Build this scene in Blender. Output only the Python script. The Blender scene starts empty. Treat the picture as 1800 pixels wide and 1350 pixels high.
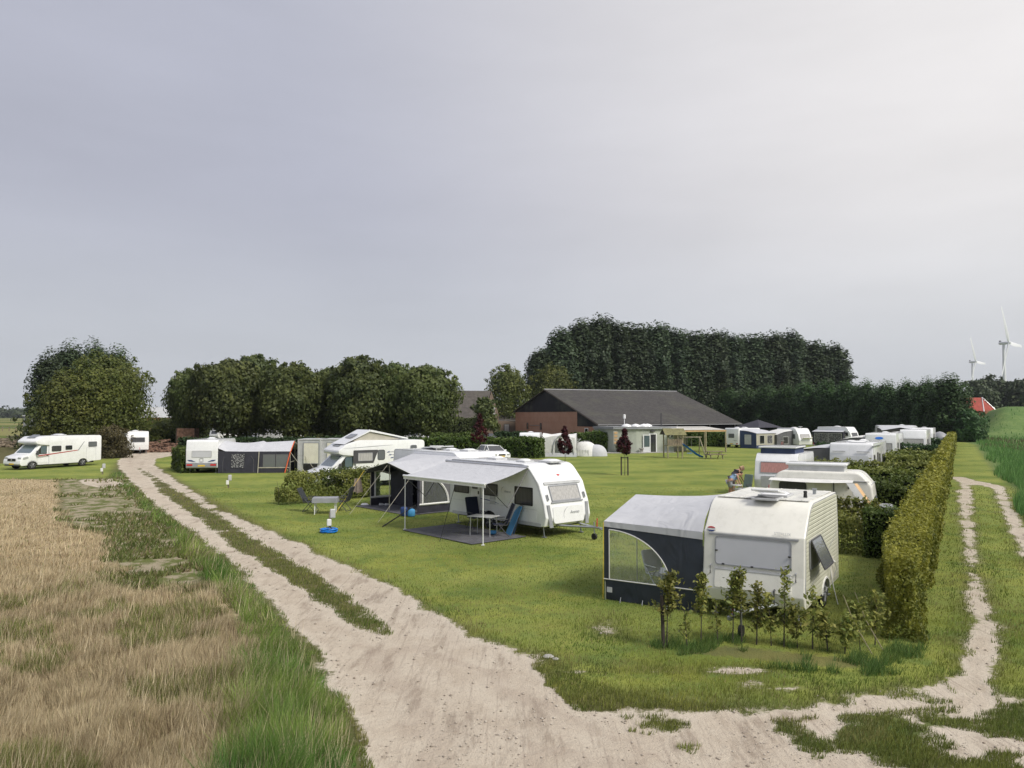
import bpy, bmesh, math, random
import numpy as np
from mathutils import Vector, Matrix
R = math.radians
random.seed(7); rng = np.random.default_rng(7)
sc = bpy.context.scene
col = sc.collection
# ---------------------------------------------------------------- camera
CAM_H = 4.4; FPX = 1340.0; HZ = 729.0
PITCH = math.atan((HZ-675)/FPX)
cd = bpy.data.cameras.new('camera'); cam = bpy.data.objects.new('camera', cd); col.objects.link(cam)
cam.location = (0,0,CAM_H); cam.rotation_euler = (math.pi/2+PITCH,0,0)
cd.sensor_width = 36; cd.lens = 36*FPX/1800; cd.clip_end = 20000; cd.clip_start = .1
sc.camera = cam
# ---------------------------------------------------------------- light
SUN_EL, SUN_AZ = R(46), R(132)          # azimuth from +Y towards +X
sd_ = Vector((math.sin(SUN_AZ)*math.cos(SUN_EL), math.cos(SUN_AZ)*math.cos(SUN_EL), math.sin(SUN_EL)))
sun = bpy.data.lights.new('sun','SUN'); sun.energy = 2.7; sun.angle = R(20); sun.color = (1,.95,.86)
so = bpy.data.objects.new('sun', sun); col.objects.link(so)
so.rotation_euler = (-sd_).to_track_quat('-Z','Y').to_euler()
w = bpy.data.worlds.new('World'); sc.world = w; w.use_nodes = True
nt = w.node_tree; N = nt.nodes; Lk = nt.links
for n in list(N): N.remove(n)
out = N.new('ShaderNodeOutputWorld'); bg = N.new('ShaderNodeBackground'); Lk.new(bg.outputs[0], out.inputs[0])
sky = N.new('ShaderNodeTexSky'); sky.sky_type='NISHITA'; sky.sun_disc=False
sky.sun_elevation = SUN_EL; sky.sun_rotation = SUN_AZ; sky.air_density=1.2; sky.dust_density=4
def vmath(op, a, b=None):
    n = N.new('ShaderNodeVectorMath'); n.operation=op
    for i,x in enumerate((a,b)):
        if x is None: continue
        if hasattr(x,'links'): Lk.new(x, n.inputs[i])
        else: n.inputs[i].default_value = x
    return n
def wmath(op, a, b=None, c=None):
    n = N.new('ShaderNodeMath'); n.operation=op
    for i,x in enumerate((a,b,c)):
        if x is None: continue
        if hasattr(x,'links'): Lk.new(x, n.inputs[i])
        else: n.inputs[i].default_value = x
    return n.outputs[0]
def wmap(v, a, b, c=0., d=1., smooth=True):
    n = N.new('ShaderNodeMapRange'); n.interpolation_type = 'SMOOTHSTEP' if smooth else 'LINEAR'
    Lk.new(v, n.inputs[0]); n.inputs[1].default_value=a; n.inputs[2].default_value=b; n.inputs[3].default_value=c; n.inputs[4].default_value=d
    return n.outputs[0]
def wmix(f, a, b):
    n = N.new('ShaderNodeMix'); n.data_type='RGBA'
    if hasattr(f,'links'): Lk.new(f, n.inputs[0])
    else: n.inputs[0].default_value=f
    for i,x in ((6,a),(7,b)):
        if hasattr(x,'links'): Lk.new(x, n.inputs[i])
        else: n.inputs[i].default_value=(*x,1)
    return n.outputs[2]
tc = N.new('ShaderNodeTexCoord'); dirv = tc.outputs['Generated']
sep = N.new('ShaderNodeSeparateXYZ'); Lk.new(dirv, sep.inputs[0])
glow = vmath('DOT_PRODUCT', dirv, Vector((math.sin(R(62))*math.cos(R(28)), math.cos(R(62))*math.cos(R(28)), math.sin(R(28))))).outputs['Value']
# thin high overcast: lavender grey overhead and to the west, paler towards the veiled sun and down at the horizon
cloud = wmix(wmap(glow,.30,.98), (.425,.435,.510), (.80,.775,.765))
hz = wmap(sep.outputs[2], .0, .30, 1, 0)
cloud = wmix(wmath('MULTIPLY', hz, .85), cloud, (.565,.59,.625))
nz = N.new('ShaderNodeTexNoise'); nz.inputs['Scale'].default_value=1.6; nz.inputs['Detail'].default_value=5; nz.inputs['Roughness'].default_value=.55
mp = N.new('ShaderNodeMapping'); mp.inputs['Scale'].default_value=(1,1.4,4.5); mp.inputs['Rotation'].default_value=(0,R(-12),R(20)); Lk.new(dirv, mp.inputs[0]); Lk.new(mp.outputs[0], nz.inputs['Vector'])
cl2 = wmath('MULTIPLY_ADD', nz.outputs[0], .34, .83)
cs = vmath('SCALE', cloud); Lk.new(cl2, cs.inputs['Scale'])
sk = vmath('SCALE', sky.outputs[0]); sk.inputs['Scale'].default_value=.06
final = wmix(.10, cs.outputs[0], sk.outputs[0])
Lk.new(final, bg.inputs[0]); bg.inputs[1].default_value = 1.0
sc.view_settings.view_transform='Standard'; sc.view_settings.look='None'; sc.view_settings.exposure=0.26; sc.view_settings.gamma=1
sc.cycles.max_bounces=5; sc.cycles.diffuse_bounces=2; sc.cycles.glossy_bounces=2; sc.cycles.transmission_bounces=3; sc.cycles.transparent_max_bounces=10
sc.cycles.use_denoising=True
try: sc.cycles.denoiser='OPENIMAGEDENOISE'
except Exception: pass
sc.cycles.caustics_reflective=False; sc.cycles.caustics_refractive=False
sc.cycles.use_adaptive_sampling=True; sc.cycles.adaptive_threshold=.02

# ---------------------------------------------------------------- photo -> ground survey helpers
CT, ST = math.cos(PITCH), math.sin(PITCH)
def ray(px, py): return (px-900, FPX*CT+(py-675)*ST, FPX*ST-(py-675)*CT)
def G(px, py, z=0.0):
    d = ray(px,py); t = (z-CAM_H)/d[2]; return Vector((d[0]*t, d[1]*t, z))
def P(px, py, Y):
    d = ray(px,py); t = Y/d[1]; return Vector((d[0]*t, Y, CAM_H+d[2]*t))

# ---------------------------------------------------------------- object helpers
def tag(o, label=None, cat=None, group=None, kind=None):
    if label: o['label']=label
    if cat: o['category']=cat
    if group: o['group']=group
    if kind: o['kind']=kind
    return o
def thing(name, label, cat, loc=(0,0,0), yaw=0.0, group=None):
    o = bpy.data.objects.new(name, None); col.objects.link(o); o.location=loc; o.rotation_euler=(0,0,yaw)
    o.empty_display_size=.3
    return tag(o, label, cat, group)
def copy_tree(o, parent=None):
    c = o.copy(); col.objects.link(c); c.parent = parent
    for ch in list(o.children): copy_tree(ch, c)
    return c
def V3(*a): return Vector(a)
def fillet(pts, rad, n=5):
    out=[]; k=len(pts)
    if not hasattr(rad,'__len__'): rad=[rad]*k
    for i in range(k):
        p=Vector(pts[i]); a=Vector(pts[i-1]); b=Vector(pts[(i+1)%k]); r=rad[i]
        if r<=1e-4: out.append(tuple(p)); continue
        da=(a-p); db=(b-p); la,lb=da.length,db.length; da/=la; db/=lb
        ang=math.acos(max(-1,min(1,da.dot(db)))); t=min(r/math.tan(ang/2), la*.49, lb*.49); 
        p0=p+da*t; p1=p+db*t
        for j in range(n+1):
            s=j/n; q=(1-s)**2*p0+2*s*(1-s)*p+s*s*p1; out.append(tuple(q))
    return out
class MB:
    def __init__(s): s.v=[]; s.f=[]
    def add(s, vs, fs):
        b=len(s.v); s.v+= [tuple(x) for x in vs]; s.f+=[tuple(i+b for i in f) for f in fs]; return s
    def box(s, c, d, M=None):
        x,y,z=[k/2 for k in d]; vs=[Vector((sx*x,sy*y,sz*z)) for sz in(-1,1) for sy in(-1,1) for sx in(-1,1)]
        if M is not None: vs=[M@q for q in vs]
        c=Vector(c); vs=[q+c for q in vs]
        return s.add(vs,[(0,2,3,1),(4,5,7,6),(0,1,5,4),(2,6,7,3),(0,4,6,2),(1,3,7,5)])
    def tube(s, pts, r, n=6, r1=None, cap=True):
        pts=[Vector(p) for p in pts]; r1=r if r1 is None else r1; vs=[]; m=len(pts)
        for i,p in enumerate(pts):
            d=(pts[min(i+1,m-1)]-pts[max(i-1,0)]).normalized()
            a=d.cross(V3(0,0,1)); 
            if a.length<.05: a=d.cross(V3(0,1,0))
            a.normalize(); b=d.cross(a); rr=r+(r1-r)*i/(m-1)
            for j in range(n):
                t=2*math.pi*j/n; vs.append(p+(a*math.cos(t)+b*math.sin(t))*rr)
        fs=[(i*n+j,i*n+(j+1)%n,(i+1)*n+(j+1)%n,(i+1)*n+j) for i in range(m-1) for j in range(n)]
        if cap: fs+=[tuple(range(n-1,-1,-1)), tuple((m-1)*n+j for j in range(n))]
        return s.add(vs,fs)
    def prism(s, poly, o, u, v, n, d):
        o,u,v,n=Vector(o),Vector(u),Vector(v),Vector(n); k=len(poly)
        vs=[o+u*a+v*b for a,b in poly]+[o+u*a+v*b+n*d for a,b in poly]
        return s.add(vs,[tuple(range(k-1,-1,-1)),tuple(range(k,2*k))]+[(i,(i+1)%k,k+(i+1)%k,k+i) for i in range(k)])
    def panel(s, o, u, v, w, h, r=.03, d=.02):
        u=Vector(u).normalized(); v=Vector(v); v=(v-u*v.dot(u)).normalized(); n=u.cross(v)
        return s.prism(fillet([(-w/2,-h/2),(w/2,-h/2),(w/2,h/2),(-w/2,h/2)], r, 3), o, u, v, n, d)
    def ring(s, o, u, v, w, h, r=.04, t=.03, d=.02):
        u=Vector(u).normalized(); v=Vector(v); v=(v-u*v.dot(u)).normalized(); n=u.cross(v); o=Vector(o)
        A=fillet([(-w/2,-h/2),(w/2,-h/2),(w/2,h/2),(-w/2,h/2)], r, 3)
        B=fillet([(-w/2+t,-h/2+t),(w/2-t,-h/2+t),(w/2-t,h/2-t),(-w/2+t,h/2-t)], max(r-t*.5,.01), 3); k=len(A)
        vs=[o+u*a+v*b for a,b in A]+[o+u*a+v*b+n*d for a,b in A]+[o+u*a+v*b+n*d for a,b in B]+[o+u*a+v*b for a,b in B]
        fs=[]
        for i in range(k):
            j=(i+1)%k; fs+=[(i,j,k+j,k+i),(k+i,k+j,2*k+j,2*k+i),(2*k+i,2*k+j,3*k+j,3*k+i)]
        return s.add(vs,fs)
    def grid(s, fn, nu, nv):
        vs=[fn(i/nu,j/nv) for j in range(nv+1) for i in range(nu+1)]; m=nu+1
        return s.add(vs,[(j*m+i,j*m+i+1,(j+1)*m+i+1,(j+1)*m+i) for j in range(nv) for i in range(nu)])
    def lathe(s, prof, c=(0,0,0), axis='z', n=20):
        vs=[]
        for r,h in prof:
            for j in range(n):
                t=2*math.pi*j/n; a,b=r*math.cos(t),r*math.sin(t)
                q={'z':(a,b,h),'y':(a,h,b),'x':(h,a,b)}[axis]; vs.append(Vector(q)+Vector(c))
        m=len(prof); fs=[(i*n+j,i*n+(j+1)%n,(i+1)*n+(j+1)%n,(i+1)*n+j) for i in range(m-1) for j in range(n)]
        fs+=[tuple(range(n)),tuple((m-1)*n+j for j in range(n))]
        return s.add(vs,fs)
    def build(s, name, mat, parent=None, smooth=0, bevel=0, seg=2, recalc=True):
        me=bpy.data.meshes.new(name); me.from_pydata(s.v,[],s.f); me.validate()
        bm=bmesh.new(); bm.from_mesh(me)
        if recalc: bmesh.ops.recalc_face_normals(bm, faces=bm.faces)
        if bevel:
            es=[e for e in bm.edges if len(e.link_faces)==2 and e.calc_face_angle(0)>R(38)]
            bmesh.ops.bevel(bm, geom=es, offset=bevel, segments=seg, profile=.5, affect='EDGES', clamp_overlap=True)
        bm.to_mesh(me); bm.free()
        if smooth:
            me.shade_smooth(); me.set_sharp_from_angle(angle=R(smooth))
        me.materials.append(mat)
        o=bpy.data.objects.new(name, me); col.objects.link(o)
        if parent: o.parent=parent
        return o
def npmesh(name, V, F, mat, parent=None, C=None, smooth=False, link=True):
    V=np.asarray(V,np.float32); F=np.asarray(F,np.int32)
    me=bpy.data.meshes.new(name); nf,k=F.shape
    me.vertices.add(len(V)); me.vertices.foreach_set('co', V.ravel())
    me.loops.add(nf*k); me.loops.foreach_set('vertex_index', F.ravel())
    me.polygons.add(nf); me.polygons.foreach_set('loop_start', np.arange(0,nf*k,k,dtype=np.int32))
    try: me.polygons.foreach_set('loop_total', np.full(nf,k,np.int32))
    except Exception: pass
    me.update(calc_edges=True)
    if C is not None:
        a=me.color_attributes.new('Col','FLOAT_COLOR','POINT'); c4=np.ones((len(V),4),np.float32); c4[:,:3]=C; a.data.foreach_set('color', c4.ravel())
    if smooth: me.shade_smooth()
    if mat: me.materials.append(mat)
    o=bpy.data.objects.new(name, me)
    if link: col.objects.link(o)
    if parent: o.parent=parent
    return o

# ---------------------------------------------------------------- materials
class NT:
    def __init__(s, name):
        s.m=bpy.data.materials.new(name); s.m.use_nodes=True; s.t=s.m.node_tree; s.n=s.t.nodes
        s.bsdf=s.n['Principled BSDF']; s.out=s.n['Material Output']
    def new(s, ty, **kw):
        n=s.n.new(ty)
        for k,v in kw.items(): setattr(n,k,v)
        return n
    def lk(s,a,b): s.t.links.new(a,b)
    def put(s, inp, x):
        if hasattr(x,'links'): s.lk(x, inp)
        elif hasattr(x,'__len__'): inp.default_value=(*x,1) if len(x)==3 and inp.type=='RGBA' else x
        else: inp.default_value=x
    def math(s, op, a, b=0., c=None, clamp=False):
        n=s.new('ShaderNodeMath', operation=op, use_clamp=clamp); s.put(n.inputs[0],a); s.put(n.inputs[1],b)
        if c is not None: s.put(n.inputs[2],c)
        return n.outputs[0]
    def noise(s, scale, detail=3, rough=.5, vec=None, dist=0):
        n=s.new('ShaderNodeTexNoise'); n.inputs['Scale'].default_value=scale; n.inputs['Detail'].default_value=detail; n.inputs['Roughness'].default_value=rough; n.inputs['Distortion'].default_value=dist
        if vec is not None: s.lk(vec,n.inputs['Vector'])
        return n.outputs[0]
    def mapr(s, v, a, b, c=0., d=1., sm=True):
        n=s.new('ShaderNodeMapRange', interpolation_type='SMOOTHSTEP' if sm else 'LINEAR'); s.put(n.inputs[0],v)
        for i,x in enumerate((a,b,c,d)): n.inputs[i+1].default_value=x
        return n.outputs[0]
    def mix(s, f, a, b, bt='MIX'):
        n=s.new('ShaderNodeMix', data_type='RGBA', blend_type=bt); s.put(n.inputs[0],f); s.put(n.inputs[6],a); s.put(n.inputs[7],b); return n.outputs[2]
    def pos(s, scale=(1,1,1), rot=(0,0,0), obj=False):
        g=s.new('ShaderNodeTexCoord').outputs['Object'] if obj else s.new('ShaderNodeNewGeometry').outputs['Position']
        m=s.new('ShaderNodeMapping'); m.inputs['Scale'].default_value=scale; m.inputs['Rotation'].default_value=rot; s.lk(g,m.inputs[0]); return m.outputs[0]
    def attr(s, name, fac=True):
        n=s.new('ShaderNodeAttribute', attribute_name=name); return n.outputs['Fac'] if fac else n.outputs['Color']
    def bump(s, h, dist=.02, strength=1):
        b=s.new('ShaderNodeBump'); b.inputs['Distance'].default_value=dist; b.inputs['Strength'].default_value=strength; s.lk(h,b.inputs['Height']); s.lk(b.outputs[0], s.bsdf.inputs['Normal'])
    def col(s,c): s.put(s.bsdf.inputs['Base Color'],c)
    def set(s, **kw):
        for k,v in kw.items(): s.put(s.bsdf.inputs[k.replace('_',' ')],v)
def mat(name, c, rough=.5, metal=0, var=.12, dirt=None, scale=3, coat=0, spec=.5, bump=0):
    t=NT(name); v=t.pos(obj=True); n=t.noise(scale,4,.6,v)
    dark=tuple(x*(1-var) for x in c); lite=tuple(min(1,x*(1+var*.5)) for x in c)
    cc=t.mix(t.mapr(n,.3,.7), dark, lite)
    if dirt:   # grime film with streaks of its own
        n2=t.noise(2.2,5,.65,t.pos((3,3,.6),obj=True)); cc=t.mix(t.math('MULTIPLY',t.mapr(n2,.5,.78),dirt[1]),cc,dirt[0])
    t.col(cc); t.set(Roughness=t.mapr(n,.2,.8,max(0,rough-.08),rough+.08,False), Metallic=metal)
    t.bsdf.inputs['Coat Weight'].default_value=coat; t.bsdf.inputs['Specular IOR Level'].default_value=spec
    if bump: t.bump(t.noise(40,3,.6,v), bump)
    return t.m
GR=(.33,.31,.24)
M={}
M['white']=mat('white_gelcoat',(.80,.80,.79),.28,var=.05,dirt=((.45,.44,.36),.16),coat=.3)
M['white2']=mat('clean_white_paint',(.84,.85,.86),.22,var=.04,dirt=((.42,.42,.36),.17),coat=.5)
M['cream']=mat('cream_paint',(.72,.70,.60),.35,var=.06,dirt=((.38,.36,.25),.25))
M['ivory']=mat('ivory_gelcoat',(.78,.77,.70),.30,var=.05,dirt=((.42,.41,.32),.18),coat=.2)
M['roofw']=mat('weathered_white_roof',(.66,.66,.62),.6,var=.12,dirt=((.33,.33,.27),.45))
M['greyp']=mat('grey_plastic',(.30,.31,.33),.45)
M['dgrey']=mat('dark_grey_plastic',(.06,.06,.065),.5)
M['lgrey']=mat('light_grey_plastic',(.50,.51,.52),.4)
M['black']=mat('black_rubber',(.018,.018,.018),.75)
M['alu']=mat('aluminium',(.62,.63,.64),.35,.85)
M['galv']=mat('galvanised_steel',(.36,.38,.40),.45,.7,var=.2)
M['red']=mat('red_lens',(.55,.03,.03),.2)
M['orange']=mat('orange_cloth',(.70,.13,.04),.7)
M['lens']=mat('clear_lens',(.55,.57,.6),.12,.3)
M['plate']=mat('yellow_plate',(.75,.50,.04),.4)
M['blue']=mat('blue_plastic',(.03,.22,.85),.35)
M['dblue']=mat('dark_blue_print',(.02,.05,.18),.4)
M['lblue']=mat('light_blue_fabric',(.08,.36,.68),.6)
M['tred']=mat('dull_red_print',(.42,.07,.06),.4)
M['silverp']=mat('silver_print',(.33,.34,.36),.4,.2)
M['wood']=mat('weathered_wood',(.26,.21,.15),.8,var=.35,bump=.004)
M['woodg']=mat('treated_pine',(.30,.27,.17),.8,var=.3,bump=.004)
M['dwood']=mat('dark_post',(.05,.04,.033),.85,var=.3)
M['navy']=mat('navy_awning_cloth',(.028,.036,.052),.7,var=.2)
M['navy2']=mat('blue_awning_cloth',(.035,.055,.13),.75,var=.2)
M['charc']=mat('charcoal_awning_cloth',(.035,.035,.05),.8,var=.2)
M['gcloth']=mat('grey_awning_cloth',(.13,.13,.14),.8,var=.15)
M['pcloth']=mat('pale_grey_roof_cloth',(.52,.53,.56),.75,var=.05,dirt=((.36,.36,.32),.10))
M['wcloth']=mat('white_cloth',(.72,.72,.70),.8,var=.07,dirt=((.45,.43,.35),.15))
M['bcloth']=mat('beige_cloth',(.42,.40,.33),.8,var=.1)
M['piping']=mat('white_piping',(.62,.62,.60),.5)
M['pale_wood']=mat('pale_pine_board',(.62,.40,.20),.6,var=.15)
M['hose']=mat('bright_blue_hose',(.01,.22,.75),.3)
M['mossroof']=mat('mossy_roofing_felt',(.20,.19,.09),.9,var=.3)
M['logs']=mat('reddish_sawn_logs',(.22,.13,.09),.9,var=.5)
M['greenf']=mat('green_grey_fabric',(.17,.23,.20),.8)
for k_ in ('navy','navy2','charc','gcloth','pcloth','wcloth'):
    nd=M[k_].node_tree; b_=nd.nodes.new('ShaderNodeBump'); w_=nd.nodes.new('ShaderNodeTexNoise'); w_.inputs['Scale'].default_value=1.7; w_.inputs['Detail'].default_value=2; w_.inputs['Distortion'].default_value=1.6
    tc_n=nd.nodes.new('ShaderNodeTexCoord'); mp_n=nd.nodes.new('ShaderNodeMapping'); mp_n.inputs['Scale'].default_value=(1,1,.45); nd.links.new(tc_n.outputs['Object'],mp_n.inputs[0]); nd.links.new(mp_n.outputs[0],w_.inputs['Vector'])
    b_.inputs['Distance'].default_value=.045; nd.links.new(w_.outputs[0],b_.inputs['Height']); nd.links.new(b_.outputs[0],nd.nodes['Principled BSDF'].inputs['Normal'])
M['rug']=mat('dark_grey_ground_mat',(.12,.12,.135),.9,var=.3,bump=.01)
M['mesh']=mat('charcoal_chair_fabric',(.025,.03,.035),.8)
M['cnavy']=mat('navy_chair_cushion',(.012,.018,.045),.8)
M['tarp']=mat('brown_striped_towel',(.26,.21,.18),.85,var=.3)
M['skin']=mat('skin',(.45,.25,.17),.5,var=.1)
M['conc']=mat('concrete',(.38,.37,.34),.85,var=.2,bump=.01)
def glass(name, c, rough=.08):
    t=NT(name); t.col(c); t.set(Roughness=rough); t.bsdf.inputs['Specular IOR Level'].default_value=.8; t.bsdf.inputs['Coat Weight'].default_value=.6; return t.m
M['glass']=glass('tinted_glass',(.02,.023,.026))
M['glassb']=glass('reflective_windscreen',(.10,.14,.16),.1)
M['glassg']=glass('grey_tinted_acrylic',(.13,.14,.15),.2)
def curtained(name, c, k=26, amt=.35):
    t=NT(name); v=t.pos((k,k,1.2),obj=True); n=t.noise(1.0,2,.5,v)
    t.col(t.mix(t.mapr(n,.35,.65),tuple(x*(1-amt) for x in c),c)); t.set(Roughness=.45); t.bsdf.inputs['Coat Weight'].default_value=.5; t.bsdf.inputs['Coat Roughness'].default_value=.12; return t.m
M['blind']=curtained('silver_blind_behind_acrylic',(.56,.57,.61),2,.05)
M['curt']=curtained('net_curtain_behind_glass',(.46,.45,.44),26,.25)
M['pink']=curtained('salmon_curtain_behind_glass',(.55,.27,.24),22,.22)
M['dcurt']=curtained('dark_net_behind_glass',(.05,.05,.05),30,.5)
def patterned():
    t=NT('patterned_net_curtain'); v=t.pos((5,5,5),obj=True)
    vo=t.new('ShaderNodeTexVoronoi'); vo.inputs['Scale'].default_value=2.2; t.lk(v,vo.inputs['Vector'])
    t.col(t.mix(t.mapr(vo.outputs['Distance'],.25,.42),(.50,.50,.50),(.05,.05,.06))); t.set(Roughness=.5); return t.m
M['pattern']=patterned()
def film():
    t=NT('clear_window_film'); tr=t.new('ShaderNodeBsdfTransparent'); tr.inputs[0].default_value=(.80,.85,.84,1)
    g=t.new('ShaderNodeBsdfGlossy'); g.inputs['Roughness'].default_value=.2; g.inputs[0].default_value=(.8,.82,.85,1)
    w=t.new('ShaderNodeTexWave'); w.inputs['Scale'].default_value=1.3; w.inputs['Distortion'].default_value=6; t.lk(t.pos((1,1,1),obj=True),w.inputs[0])
    b=t.new('ShaderNodeBump'); b.inputs['Distance'].default_value=.03; t.lk(w.outputs['Fac'],b.inputs['Height']); t.lk(b.outputs[0],g.inputs['Normal'])
    d=t.new('ShaderNodeBsdfDiffuse'); d.inputs[0].default_value=(.55,.58,.58,1)
    m1=t.new('ShaderNodeMixShader'); m1.inputs[0].default_value=.14; t.lk(tr.outputs[0],m1.inputs[1]); t.lk(d.outputs[0],m1.inputs[2])
    m2=t.new('ShaderNodeMixShader'); m2.inputs[0].default_value=.07; t.lk(m1.outputs[0],m2.inputs[1]); t.lk(g.outputs[0],m2.inputs[2])
    t.lk(m2.outputs[0],t.out.inputs[0]); return t.m
M['film']=film()
def ribbed(name, c, pitch=.085):
    t=NT(name); v=t.pos(obj=True); s=t.new('ShaderNodeSeparateXYZ'); t.lk(v,s.inputs[0])
    nb=t.noise(28,3,.6,v)
    fr=t.math('FRACT',t.math('DIVIDE',s.outputs[2],pitch)); rib=t.math('PINGPONG',fr,.5)
    n=t.noise(2,4,.6,t.pos((1.5,1.5,.5),obj=True)); t.col(t.mix(t.math('MULTIPLY',t.mapr(n,.45,.75),.3),c,tuple(x*.62 for x in c))); t.set(Roughness=.4)
    t.bump(t.math('ADD',t.mapr(rib,.0,.22),t.math('MULTIPLY',nb,.35)),.008); return t.m
M['ribbed']=ribbed('ribbed_cream_aluminium',(.62,.62,.50))
def brick(name,c1,c2,mo,sc_=5):
    t=NT(name); b=t.new('ShaderNodeTexBrick'); b.inputs['Color1'].default_value=(*c1,1); b.inputs['Color2'].default_value=(*c2,1); b.inputs['Mortar'].default_value=(*mo,1)
    b.inputs['Scale'].default_value=sc_; b.inputs['Mortar Size'].default_value=.012; t.lk(t.pos((1,1,1),(R(90),0,0),obj=True),b.inputs['Vector'])
    n=t.noise(.6,4,.6,t.pos(obj=True)); t.col(t.mix(t.mapr(n,.3,.75,0,.35),b.outputs[0],tuple(x*.6 for x in c1))); t.set(Roughness=.9); return t.m
M['brick']=brick('orange_red_brick',(.50,.20,.115),(.43,.165,.095),(.42,.32,.24))
M['bbrick']=brick('brown_brick',(.20,.145,.105),(.15,.11,.08),(.2,.17,.14))
def corr(name,c,axis=0,pitch=.18,var=.3,rough=.85):
    t=NT(name); v=t.pos(obj=True); s=t.new('ShaderNodeSeparateXYZ'); t.lk(v,s.inputs[0])
    f=t.math('PINGPONG',t.math('FRACT',t.math('DIVIDE',s.outputs[axis],pitch)),.5)
    n=t.noise(1.3,6,.75,v); n2=t.noise(.25,3,.6,v)
    cc=t.mix(t.mapr(n,.35,.7),tuple(x*(1-var) for x in c),tuple(x*(1+var) for x in c))
    cc=t.mix(t.mapr(n2,.45,.7,0,.35),cc,(.10,.10,.07)); t.col(cc); t.set(Roughness=rough); t.bump(f,.06); return t.m
M['roofb']=corr('weathered_corrugated_cement_roof',(.052,.048,.046))
M['tiles']=corr('dark_roof_tiles',(.085,.075,.068),2,.3)
M['dclad']=corr('black_timber_cladding',(.004,.005,.009),0,.22,.2)
M['panelw']=corr('pale_green_grey_panels',(.40,.43,.37),0,1.1,.05)
M['redroof']=corr('red_tiles',(.36,.07,.05),2,.3,.15)
M['polyr']=corr('translucent_corrugated_sheets',(.62,.60,.55),0,.2,.08,.4)

# ---------------------------------------------------------------- ground survey polygons (photo pixels -> metres)
def gp(pts): return np.array([[*G(x,y).xy] for x,y in pts])
TRACK=gp([(345,779),(262,782),(240,795),(217,803),(206,812),(210,823),(227,840),(251,869),(285,895),(314,918),(350,943),(377,965),(410,990),(463,1040),(497,1087),(537,1127),(560,1177),(587,1203),(607,1250),(623,1300),(634,1400),(640,1600),
 (2400,1600),(2400,1245),(1800,1236),(1739,1232),(1661,1224),(1560,1226),(1493,1222),(1400,1222),(1330,1226),(1289,1230),(1247,1236),(1178,1234),(1122,1228),(1067,1217),(1010,1204),(990,1190),(970,1172),(955,1158),(900,1142),(850,1128),(830,1113),(780,1087),(740,1060),(683,1030),(617,997),(537,960),(460,927),(387,897),(334,859),(300,838),(270,816),(276,806),(313,799),(345,796)])
STRIP=gp([(237,822),(267,842),(285,865),(315,885),(350,910),(417,960),(450,980),(497,1010),(543,1043),(583,1067),(633,1100),(683,1114),(678,1100),(650,1077),(603,1043),(550,1007),(490,970),(433,937),(373,900),(340,880),(302,857),(249,823)])
RUTL=gp([(1667,838),(1688,848),(1685,875),(1688,913),(1694,962),(1698,998),(1705,1052),(1704,1104),(1706,1145),(1702,1166),(1704,1180),(1708,1211),(1722,1211),(1733,1175),(1745,1143),(1749,1091),(1731,1052),(1721,1000),(1716,952),(1711,913),(1709,875),(1708,850),(1745,858),(1752,875),(1765,904),(1781,940),(1812,995),(1850,1040),(1880,1040),(1830,950),(1800,925),(1781,893),(1768,868),(1762,854),(1719,846),(1690,838)])
PATCHES=[gp([(1399,1216),(1493,1219),(1544,1236),(1599,1262),(1560,1262),(1480,1235),(1420,1228)]),
 gp([(1638,1228),(1700,1238),(1740,1252),(1690,1262),(1655,1250)]),
 gp([(1030,1100),(1062,1088),(1085,1105),(1092,1118),(1050,1116)]),
 gp([(140,843),(210,842),(218,852),(180,858),(146,852)])]
SOIL=gp([(1170,1138),(1290,1132),(1420,1148),(1540,1158),(1600,1120),(1570,1175),(1480,1180),(1300,1160),(1180,1150)])
FIELD=gp([(-900,842),(-200,842),(103,843),(110,922),(150,930),(196,940),(188,1035),(306,1040),(393,1044),(416,1095),(432,1154),(428,1232),(380,1300),(360,1600),(-1500,1600)])
WEED=gp([(103,843),(215,840),(262,890),(320,945),(360,1000),(345,1040),(306,1040),(188,1035),(196,940),(150,930),(110,922)])
VERGE=gp([(206,824),(225,845),(251,874),(314,925),(377,975),(463,1050),(537,1135),(587,1215),(625,1310),(640,1600),(360,1600),(380,1300),(428,1232),(432,1154),(416,1095),(393,1044),(350,1010),(300,940),(240,880),(190,840)])
RUGRASS=gp([(900,1142),(955,1158),(1010,1206),(1247,1256),(1493,1300),(1661,1285),(1800,1250),(2300,1250),(2300,1180),(1780,1215),(1600,1190),(1400,1180),(1250,1165),(1150,1170),(1040,1170)])
APRON=gp([(950,1150),(1010,1200),(1170,1240),(1400,1255),(1660,1240),(1830,1235),(2300,1240),(2300,1420),(1700,1420),(1500,1360),(1180,1345),(1040,1270),(960,1200)])
def pip(poly, X, Y):
    c=np.zeros(X.shape,bool); n=len(poly)
    for i in range(n):
        x0,y0=poly[i-1]; x1,y1=poly[i]
        m=((y0>Y)!=(y1>Y)); 
        with np.errstate(divide='ignore',invalid='ignore'): xi=(x1-x0)*(Y-y0)/(y1-y0)+x0
        c^= m&(X<xi)
    return c
def sdf(poly, X, Y):
    """signed distance in metres, positive inside"""
    d=np.full(X.shape,1e9); n=len(poly)
    for i in range(n):
        ax,ay=poly[i-1]; bx,by=poly[i]; vx,vy=bx-ax,by-ay; L=vx*vx+vy*vy+1e-12
        t=np.clip(((X-ax)*vx+(Y-ay)*vy)/L,0,1); d=np.minimum(d,(X-ax-t*vx)**2+(Y-ay-t*vy)**2)
    d=np.sqrt(d); return np.where(pip(poly,X,Y),d,-d)
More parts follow.
